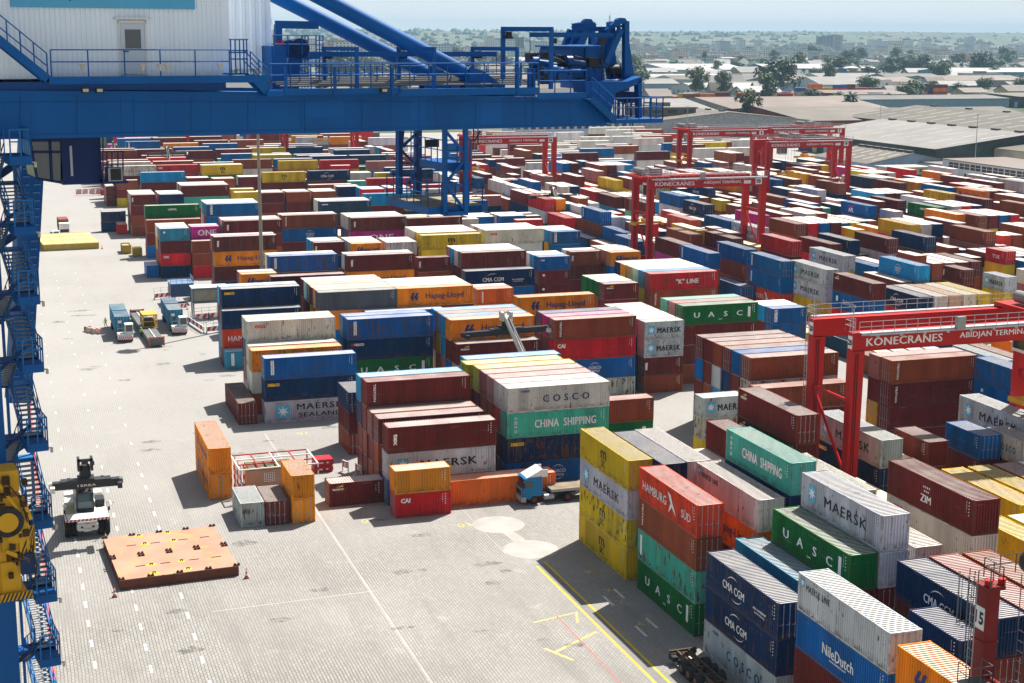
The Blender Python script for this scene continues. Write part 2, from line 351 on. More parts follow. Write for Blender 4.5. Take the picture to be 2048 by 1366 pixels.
def paint(name, mode):
    m = bpy.data.materials.new(name); m.use_nodes = True; t = m.node_tree; N = t.nodes; Lk = t.links
    b = N['Principled BSDF']; b.inputs['Roughness'].default_value = .5 if mode != 'roof' else .6; b.inputs['Specular IOR Level'].default_value = .12
    oi = N.new('ShaderNodeObjectInfo'); tc = N.new('ShaderNodeTexCoord')
    off = N.new('ShaderNodeVectorMath'); off.operation = 'MULTIPLY_ADD'
    Lk.new(oi.outputs['Random'], off.inputs[0]); off.inputs[1].default_value = (37, 53, 91); Lk.new(tc.outputs['Object'], off.inputs[2])
    src = oi.outputs['Color']
    if mode in ('stuff', 'stuffroof'):
        at_ = N.new('ShaderNodeVertexColor'); at_.layer_name = 'paint'; src = at_.outputs[0]
    def noise(scale, det, stretch=None):
        n = N.new('ShaderNodeTexNoise'); n.inputs['Scale'].default_value = scale; n.inputs['Detail'].default_value = det
        if stretch:
            mp = N.new('ShaderNodeMapping'); mp.inputs['Scale'].default_value = stretch; Lk.new(off.outputs[0], mp.inputs[0]); Lk.new(mp.outputs[0], n.inputs[0])
        else: Lk.new(off.outputs[0], n.inputs[0])
        return n.outputs[0]
    def rng(x, a, b_, c, d):
        r = N.new('ShaderNodeMapRange'); Lk.new(x, r.inputs[0]); r.inputs[1].default_value = a; r.inputs[2].default_value = b_; r.inputs[3].default_value = c; r.inputs[4].default_value = d; return r.outputs[0]
    def mix(f, a, b_, bt='MIX'):
        x = N.new('ShaderNodeMix'); x.data_type = 'RGBA'; x.blend_type = bt
        if isinstance(f, float): x.inputs[0].default_value = f
        else: Lk.new(f, x.inputs[0])
        for k, vv in ((6, a), (7, b_)):
            if isinstance(vv, tuple): x.inputs[k].default_value = (*vv, 1)
            else: Lk.new(vv, x.inputs[k])
        return x.outputs[2]
    c = src
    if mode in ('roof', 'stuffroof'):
        c = mix(rng(oi.outputs['Random'], 0, 1, .26, .54) if mode == 'roof' else .56, c, (.72, .69, .65))                     # sunlit paleness painted into the roof colour, with some dusty fading
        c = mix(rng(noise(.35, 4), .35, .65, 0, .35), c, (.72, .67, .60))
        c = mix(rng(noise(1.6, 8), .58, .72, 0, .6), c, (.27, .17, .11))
    else:
        c = mix(1.0, c, rng(noise(.5, 4, (1, 1, .25)), .3, .7, .80, 1.18), 'MULTIPLY')
        c = mix(rng(noise(.8, 5, (1.2, 1.2, .15)), .5, .8, 0, .035), c, (.42, .38, .33))   # chalky streaks
        if mode == 'wall':
            spx = N.new('ShaderNodeSeparateXYZ'); Lk.new(off.outputs[0], spx.inputs[0]); fl = N.new('ShaderNodeMath'); fl.operation = 'MULTIPLY'; Lk.new(spx.outputs[0], fl.inputs[0]); fl.inputs[1].default_value = .82
            fo = N.new('ShaderNodeMath'); fo.operation = 'FLOOR'; Lk.new(fl.outputs[0], fo.inputs[0]); wn = N.new('ShaderNodeTexWhiteNoise'); wn.noise_dimensions = '1D'; Lk.new(fo.outputs[0], wn.inputs['W'])
            c = mix(1.0, c, rng(wn.outputs[0], 0, 1, .88, 1.10), 'MULTIPLY')          # panels repainted at different times
            c = mix(rng(noise(1.0, 7, (.35, .35, 5)), .66, .74, 0, .35), c, (.33, .30, .27))      # scuffs
            sz = N.new('ShaderNodeSeparateXYZ'); Lk.new(tc.outputs['Object'], sz.inputs[0])
            lo = N.new('ShaderNodeMath'); lo.operation = 'MULTIPLY'; Lk.new(rng(sz.outputs[2], .15, .7, 1, 0), lo.inputs[0]); Lk.new(rng(noise(2.0, 6), .42, .62, 0, .65), lo.inputs[1])
            c = mix(lo.outputs[0], c, (.11, .065, .04))                               # grime along the bottom rail
            rr = N.new('ShaderNodeMath'); rr.operation = 'ADD'; Lk.new(noise(2.4, 9, (1, 1, .45)), rr.inputs[0])
            am = N.new('ShaderNodeMath'); am.operation = 'MULTIPLY'; Lk.new(oi.outputs['Alpha'], am.inputs[0]); am.inputs[1].default_value = .19; Lk.new(am.outputs[0], rr.inputs[1])
            c = mix(rng(rr.outputs[0], .73, .80, 0, .9), c, (.13, .055, .022))
            st = N.new('ShaderNodeMath'); st.operation = 'ADD'; L2 = noise(3.2, 6, (1, 1, .07)); Lk.new(L2, st.inputs[0]); Lk.new(am.outputs[0], st.inputs[1])
            c = mix(rng(st.outputs[0], .72, .84, 0, .7), c, (.17, .085, .04))            # rust runs            # rust patches
        if mode == 'frame':
            c = mix(rng(noise(1.5, 6), .45, .7, .05, .6), c, (.12, .06, .03))
    Lk.new(c, b.inputs['Base Color']); return m
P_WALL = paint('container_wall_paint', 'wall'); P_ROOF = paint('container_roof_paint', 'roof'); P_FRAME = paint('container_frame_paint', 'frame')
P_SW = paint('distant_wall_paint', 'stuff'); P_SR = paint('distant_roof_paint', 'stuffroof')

def corr(mb, L, h, y, sgn, axis='x', x0=.16, pitch=.28, dep=.09):
    """trapezoid corrugated panel; axis x: long side on plane y; axis y: end panel on plane x=y"""
    n = int(round((L-2*x0)/pitch)); p = (L-2*x0)/n; xs = []
    for i in range(n):
        a = x0+i*p
        xs += [(a, 0), (a+p*.36, 0), (a+p*.5, dep), (a+p*.86, dep)]
    xs.append((L-x0, 0))
    z0, z1 = .14, h-.09
    for (a, da), (c, dc) in zip(xs[:-1], xs[1:]):
        if axis == 'x':
            q = [(a, y+sgn*da, z0), (c, y+sgn*dc, z0), (c, y+sgn*dc, z1), (a, y+sgn*da, z1)]
        else:
            q = [(y+sgn*da, a, z0), (y+sgn*da if False else y+sgn*dc, c, z0), (y+sgn*dc, c, z1), (y+sgn*da, a, z1)]
        mb.quad(*q)
def frame_mb(mb, L, h):
    c = .16
    for x in (0, L-c):
        for y in (0, CW-c): mb.box((x, y, .02), (x+c, y+c, h-.02))
    for y in (0, CW-.07):
        mb.box((c, y+.004, .02), (L-c, y+.07, .16)); mb.box((c, y+.004, h-.10), (L-c, y+.07, h-.02))
    for x in (0, L-.09):
        mb.box((x+.004, c, .02), (x+.09, CW-c, .16)); mb.box((x+.004, c, h-.13), (x+.09, CW-c, h-.02))
    for x in (-.003, L-.177):
        for y in (-.003, CW-.165+.003):
            for z in (0, h-.12): mb.box((x, y, z), (x+.18, y+.165, z+.12))
def roof_mb(mb, L, h):
    n = int(L/.3); p = (L-.2)/n
    for i in range(n):
        a = .1+i*p
        for (q, za), (r, zb) in zip(((0, -.085), (.42*p, -.085), (.58*p, -.03)), ((.42*p, -.085), (.58*p, -.03), (p, -.03))):
            mb.quad((a+q, .06, h+za), (a+r, .06, h+zb), (a+r, CW-.06, h+zb), (a+q, CW-.06, h+za))
def walls_mb(mb, L, h, door):
    corr(mb, L, h, .022, 1); corr(mb, L, h, CW-.022, -1)
    for e in (0, 1):
        if door == e: continue
        corr(mb, CW, h, .03 if e == 0 else L-.03, 1 if e == 0 else -1, axis='y')
    mb.quad((.1, .1, .05), (.1, CW-.1, .05), (L-.1, CW-.1, .05), (L-.1, .1, .05))
def door_mb(mb, L, h, e, k):                       # one door leaf, with horizontal swages
    x = .035 if e == 0 else L-.035; s = 1 if e == 0 else -1
    y0, y1 = (.17, CW/2-.01) if k == 0 else (CW/2+.01, CW-.17)
    mb.box((x, y0, .17), (x+s*.05, y1, h-.14))
    for i in range(5):
        z = .3+(h-.75)*i/4
        mb.box((x-s*.012, y0+.07, z), (x+s*.001, y1-.07, z+.2))
def bar_mb(mb, L, h, e, k, j):
    x = .035 if e == 0 else L-.035; s = 1 if e == 0 else -1
    y = (.17+(CW/2-.18)*(.28+.5*j)) if k == 0 else (CW/2+.01+(CW/2-.18)*(.22+.5*j))
    mb.tube((x-s*.045, y, .10), (x-s*.045, y, h-.08), .024, 6)
    for z in (.28, h*.42, h-.3): mb.box((x-s*.07, y-.05, z), (x-s*.012, y+.05, z+.07))
    mb.box((x-s*.075, y-.28, h*.40), (x-s*.05, y+.02, h*.40+.035))

CM = {}
def cmesh(kind, L, h, door=None):
    k = (kind, L, h, door)
    if k in CM: return CM[k]
    mb = MB()
    if kind == 'walls': walls_mb(mb, L, h, door); me = mb.mesh('corrugated_walls', P_WALL)
    elif kind == 'frame': frame_mb(mb, L, h); me = mb.mesh('frame', P_FRAME)
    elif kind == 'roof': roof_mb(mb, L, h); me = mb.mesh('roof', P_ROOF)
    elif kind == 'whole':
        walls_mb(mb, L, h, door); mb.mi = 1; roof_mb(mb, L, h); mb.mi = 2; frame_mb(mb, L, h)
        if door is not None:
            mb.mi = 0
            for q in (0, 1):
                door_mb(mb, L, h, door, q)
            mb.mi = 3
            for q in (0, 1):
                for j in (0, 1): bar_mb(mb, L, h, door, q, j)
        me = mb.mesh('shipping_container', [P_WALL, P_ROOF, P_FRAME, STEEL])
    elif kind[:4] == 'door': door_mb(mb, L, h, door, int(kind[4])); me = mb.mesh('door', P_WALL)
    elif kind[:3] == 'bar': bar_mb(mb, L, h, door, int(kind[3]), int(kind[4])); me = mb.mesh('locking_bar', STEEL)
    CM[k] = me; return me

# ---- writing and emblems on the long side (x from the left end of the face, z up)
YF = .006
def star7(mb, cx, cz, r, y):
    pts = []
    for i in range(14):
        a = math.pi/2+math.pi*i/7; q = r if i % 2 == 0 else r*.40
        pts.append((cx+q*math.cos(a), y, cz+q*math.sin(a)))
    c = (cx, y, cz)
    for i in range(14): mb._add([c, pts[i], pts[(i+1) % 14]], [(2, 1, 0)])
def sq(mb, x0, z0, x1, z1, y=YF): mb.quad((x0, y, z0), (x1, y, z0), (x1, y, z1), (x0, y, z1))
def arc(mb, cx, cz, rx, rz, a0, a1, w, y=YF, n=14):
    for i in range(n):
        p = []
        for t, rr in ((i, 0), (i+1, 0), (i+1, 1), (i, 1)):
            a = R_(a0+(a1-a0)*t/n); ww = w*math.sin(math.pi*min(.98, max(.04, t/n)))*rr
            p.append((cx+(rx+ww)*math.cos(a), y, cz+(rz+ww)*math.sin(a)))
        mb.quad(*p[::-1])
def deco(key, L, h):
    """-> list of (part name, material, MB)"""
    D = {}
    def g(name, m): return D.setdefault((name, m.name), (name, m, MB()))[2]
    T = lambda m, s, cx, cz, hh, w=None, **k: put_text(g('lettering', m), s, cx*L, cz*h, hh*h, (w*L if w else None), y=k.pop('y', YF), **k)
    if key in ('maersk', 'maerskw'):
        hh = .42; q = hh*h/L
        c0 = .14 if L > 7 else .17
        sq(g('emblem', LBLUE), (c0-q*.5)*L, h*.30, (c0+q*.5)*L, h*.30+hh*h*1.12)
        star7(g('star', WHITE), c0*L, h*.30+hh*h*.56, hh*h*.5, YF-.004)
        T(BLACK, 'MAERSK', .565 if L > 7 else .62, .50, .30, .60, bold=0, stretch=1.3, spacing=1.14, heavy=.035)
    elif key == 'sealand':
        sq(g('emblem', LBLUE), .125*L, h*.2, .265*L, h*.8); star7(g('star', WHITE), .195*L, h*.5, h*.27, YF-.004)
        T(BLACK, 'MAERSK', .60, .68, .27, .55, bold=0, stretch=1.4, spacing=1.14, heavy=.035); T(BLACK, 'SEALAND', .60, .30, .2, .55, bold=0, stretch=1.5, spacing=1.12, heavy=.03)
    elif key == 'maerskline':
        sq(g('emblem', LBLUE), .03*L, h*.68, .075*L, h*.9); star7(g('star', WHITE), .0525*L, h*.79, h*.1, YF-.004)
        T(BLACK, 'MAERSK LINE', .23, .72, .17, .27, bold=0, spacing=1.1, heavy=.03)
    elif key == 'msc':
        T(BLACK, 'm', .5, .61, .28, bold=0, stretch=1.15, heavy=.06); T(BLACK, 'SC', .5, .31, .22, bold=0, heavy=.045)
    elif key == 'hapag':
        m = g('emblem', NAVYL); s = h*.42; x0 = .17*L; z0 = h*.32
        for k in (0, 1):
            x = x0+k*s*.52
            m.quad((x, YF, z0+s*.45), (x+s*.3, YF, z0+s*.45), (x+s*.6, YF, z0+s), (x+s*.3, YF, z0+s))
            m.quad((x, YF, z0+s*.45), (x+s*.16, YF, z0), (x+s*.46, YF, z0), (x+s*.3, YF, z0+s*.45))
            m.quad((x+s*.36, YF-.001, z0+s*.32), (x+s*.62, YF-.001, z0+s*.32), (x+s*.54, YF-.001, z0+s*.5), (x+s*.30, YF-.001, z0+s*.5))
        T(NAVYL, 'Hapag-Lloyd', .62, .50, .38, .55, bold=0, heavy=.022, spacing=1.03)
    elif key == 'cosco':
        m = g('emblem', WHITE); cx, cz, r = .5*L, h*.52, h*.28
        for a0, a1 in ((20, 160), (200, 340)): arc(m, cx, cz, r, r, a0, a1, .05)
        arc(m, cx, cz, r*.45, r, 20, 160, .04); arc(m, cx, cz, r*.45, r, 200, 340, .04)
        T(WHITE, 'COSCO', .5, .56, .14, bold=.02); T(WHITE, 'SHIPPING', .5, .40, .09, .16)
    elif key == 'coscow': pass
    elif key == 'chinaship':
        T(WHITE, 'CHINA  SHIPPING', .57, .52, .32, .60, bold=0, stretch=.85, heavy=.035, spacing=1.08)
        for i, s_ in enumerate('中国海运'): T(WHITE, s_, .085, .78-.17*i, .13, bold=.01)
    elif key == 'uasc':
        for s_, x in zip('UASC', (.19, .38, .57, .755)): T(WHITE, s_, x, .5, .26, bold=0, stretch=1.35, heavy=.05)
        T(WHITE, 'UASC', .5, .24, .06); sq(g('emblem', WHITE), .865*L, h*.28, .90*L, h*.80)
    elif key == 'uasc2': sq(g('emblem', WHITE), .88*L, h*.3, .92*L, h*.75)
    elif key == 'cma' or key == 'cmaeco':
        x = .45 if key == 'cma' else .40
        T(WHITE, 'CMA CGM', x, .46, .23, .30, bold=0, heavy=.04, spacing=1.06)
        arc(g('emblem', WHITE), x*L, h*.52, .10*L, h*.26, 60, 150, .09); arc(g('emblem', WHITE), (x+.03)*L, h*.42, .10*L, h*.26, 240, 330, .07)
        if key == 'cmaeco':
            T(WHITE, 'eco container', .76, .42, .09, .2); T(WHITE, 'bamboo flooring', .76, .30, .08, .2)
    elif key == 'hamburg':
        T(WHITE, 'HAMBURG', .28, .5, .28, .42, bold=0, spacing=1.08, heavy=.018); T(WHITE, 'SÜD', .82, .48, .30, .18, bold=0, heavy=.018)
        m = g('emblem', WHITE); cx, cz, s = .58*L, h*.52, h*.42
        m.quad((cx-s*.7, YF, cz+s*.75), (cx-s*.1, YF, cz-s*.15), (cx+s*.15, YF, cz+s*.05), (cx-s*.2, YF, cz+s*.6))
        m.quad((cx-s*.55, YF, cz-s*.8), (cx-s*.05, YF, cz-s*.35), (cx+s*.12, YF, cz-.02), (cx-s*.25, YF, cz-s*.1))
        m.quad((cx, YF, cz-s*.2), (cx+s*.75, YF, cz-s*.75), (cx+s*.5, YF, cz-s*.3), (cx+s*.1, YF, cz+s*.1))
    elif key == 'kline': T(WHITE, '"K" LINE', .55, .50, .27, .36, bold=0, heavy=.045, spacing=1.05)
    elif key == 'one': T(WHITE, 'ONE', .55, .50, .46, .62, bold=0, stretch=1.3, heavy=.05, spacing=1.08)
    elif key == 'oocl': T(REDL, 'OOCL', .15, .72, .16, .13, bold=.06)
    elif key == 'seaco': T(YELL, 'seaco', .10, .76, .15, .13, bold=.04)
    elif key == 'dalseaco': T(WHITE, 'seaco', .13, .76, .13, .12, bold=.03); T(REDL, 'dal', .06, .76, .13, bold=.03)
    elif key == 'arkas':
        sq(g('emblem', WHITE), .07*L, h*.22, .105*L, h*.88)
        for i, s_ in enumerate('OARKAS'): T(NAVYL, s_, .0875, .80-.105*i, .075, bold=.01, y=YF-.004)
    elif key == 'pil':
        sq(g('emblem', WHITE), .07*L, h*.18, (.07*L+.55)/1, h*.92) if 0 else sq(g('emblem', WHITE), .07*L, h*.18, .07*L+.5, h*.92)
        for i, s_ in enumerate('PIL'): put_text(g('lettering', REDL), s_, .07*L+.25, h*(.78-.22*i), .17*h, bold=.05, y=YF-.004)
    elif key == 'triton': T(WHITE, 'TRITON', .075, .55, .10 if L > 7 else .12, None, bold=.03, rot=True, stretch=1.5)
    elif key == 'tex': T(WHITE, 'tex', .07, .52, .17, None, bold=.05, rot=True, stretch=1.3)
    elif key == 'txt':
        put_text(g('lettering', WHITE), 'textainer', .04*L+.75, h*.74, .11*h, 1.3, bold=.03, y=YF)
        g('emblem', YELL).quad((.04*L+.4, YF, h*.82), (.04*L+1.3, YF, h*.82), (.04*L+1.3, YF, h*.92), (.04*L+.7, YF, h*.84))
    elif key == 'cai': T(WHITE, 'CAI', .09 if L > 7 else .18, .72, .20, None, bold=.05)
    elif key == 'capital': T(WHITE, 'CAPITAL', .50, .66, .14, .2, bold=.05)
    elif key == 'zim':
        T(WHITE, 'ZIM', .47, .38, .22, .12, bold=0, heavy=.05)
        for i in range(7): star7(g('emblem', WHITE), L*(.44+.022*(i % 4)+(.011 if i > 3 else 0)), h*(.72-.12*(i > 3)), .13, YF)
    elif key == 'nile': T(WHITE, 'NileDutch', .48, .50, .28, .34, bold=0, heavy=.04, spacing=1.05); T(WHITE, 'www.niledutch.com', .48, .30, .07, .2)
    elif key == 'safmarine': T(WHITE, 'Safmarine', .45, .5, .26, .45, bold=0); sq(g('emblem', WHITE), .1*L, h*.45, .15*L, h*.75)
    elif key == 'apl': T(WHITE, 'APL', .38, .42, .34, .2, bold=.05); sq(g('emblem', REDL), .3*L, h*.68, .46*L, h*.76)
    elif key == 'acl': T(WHITE, 'ACL', .5, .5, .28, .16, bold=.06)
    elif key == 'dot': sq(g('emblem', WHITE), .12*L, h*.62, .12*L+.45, h*.62+.4)
    elif key == 'box': sq(g('emblem', WHITE), .04*L, h*.72, .16*L, h*.8)
    elif key == 'mark': sq(g('emblem', WHITE), .04*L, h*.2, .075*L, h*.85)
    elif key == 'stripe': sq(g('emblem', WHITE), .13*L, h*.15, .17*L, h*.85)
    if key == 'cosco' and False: pass
    return [x for x in D.values() if x[2].f]
def deco_cosco_old(L, h):
    a = MB(); put_text(a, 'COSCO', .57*L, h*.5, h*.27, .46*L, bold=0, spacing=1.75, y=YF, heavy=.03); put_text(a, '中远集团', .17*L, h*.83, h*.09, .1*L, y=YF)
    return [('lettering', NAVYL, a)]
DM = {}
def deco_meshes(key, L, h, light):
    if key == 'cosco' and light: key = 'cosco_light'
    k = (key, L, h)
    if k not in DM:
        its = deco_cosco_old(L, h) if key == 'cosco_light' else deco(key, L, h)
        DM[k] = [(n, mb.mesh(n, m)) for n, m, mb in its]
    return DM[k]
IDM = {}
def id_marks(L, h, v):                               # small stencilled code lines at the right end of a side
    k = (L, h, v)
    if k not in IDM:
        mb = MB(); r = random.Random(v); x = L-.95
        for i in range(9):
            z = h-.35-.11*i
            if r.random() < .8: sq(mb, x, z, x+.05, z+.07)
        for i in range(5): sq(mb, x+.28, h-.4-.26*i, x+.40, h-.4-.26*i+.10)
        IDM[k] = mb.mesh('stencilled_code', WHITE)
    return IDM[k]
MARKW = {'maersk': 'with star emblem and black lettering', 'sealand': 'with star emblem, two lettering lines', 'maerskline': 'with small black lettering', 'msc': 'with black stacked letters', 'hapag': 'with dark blue lettering',
 'cosco': 'with round white emblem', 'chinaship': 'with bold white lettering', 'uasc': 'with four spaced letters', 'cma': 'with white swoosh lettering', 'cmaeco': 'with white swoosh lettering', 'hamburg': 'with white bird emblem',
 'kline': 'with white serif lettering', 'one': 'with huge white letters', 'oocl': 'with small red lettering', 'seaco': 'with small yellow lettering', 'dalseaco': 'with red and white lettering', 'arkas': 'with white upright strip', 'pil': 'with red-lettered strip',
 'triton': 'with upright white lettering', 'tex': 'with short upright lettering', 'txt': 'with yellow corner emblem', 'cai': 'with three white letters', 'capital': 'with small white lettering', 'zim': 'with white stars', 'nile': 'with white lettering', 'safmarine': 'with white script',
 'apl': 'with red bar emblem', 'acl': 'with three white letters', 'dot': 'with small white patch', 'box': 'with white bar', 'mark': 'with white upright bar', 'stripe': 'with white upright stripe'}
NUMW = {1: 'one', 2: 'two', 3: 'three', 4: 'four', 5: 'five'}
ORDW = ['first', 'second', 'third', 'fourth', 'fifth', 'sixth', 'seventh', 'eighth', 'ninth', 'tenth', 'eleventh', 'twelfth', 'thirteenth', 'fourteenth', 'fifteenth', 'sixteenth', 'seventeenth', 'eighteenth', 'nineteenth', 'twentieth']
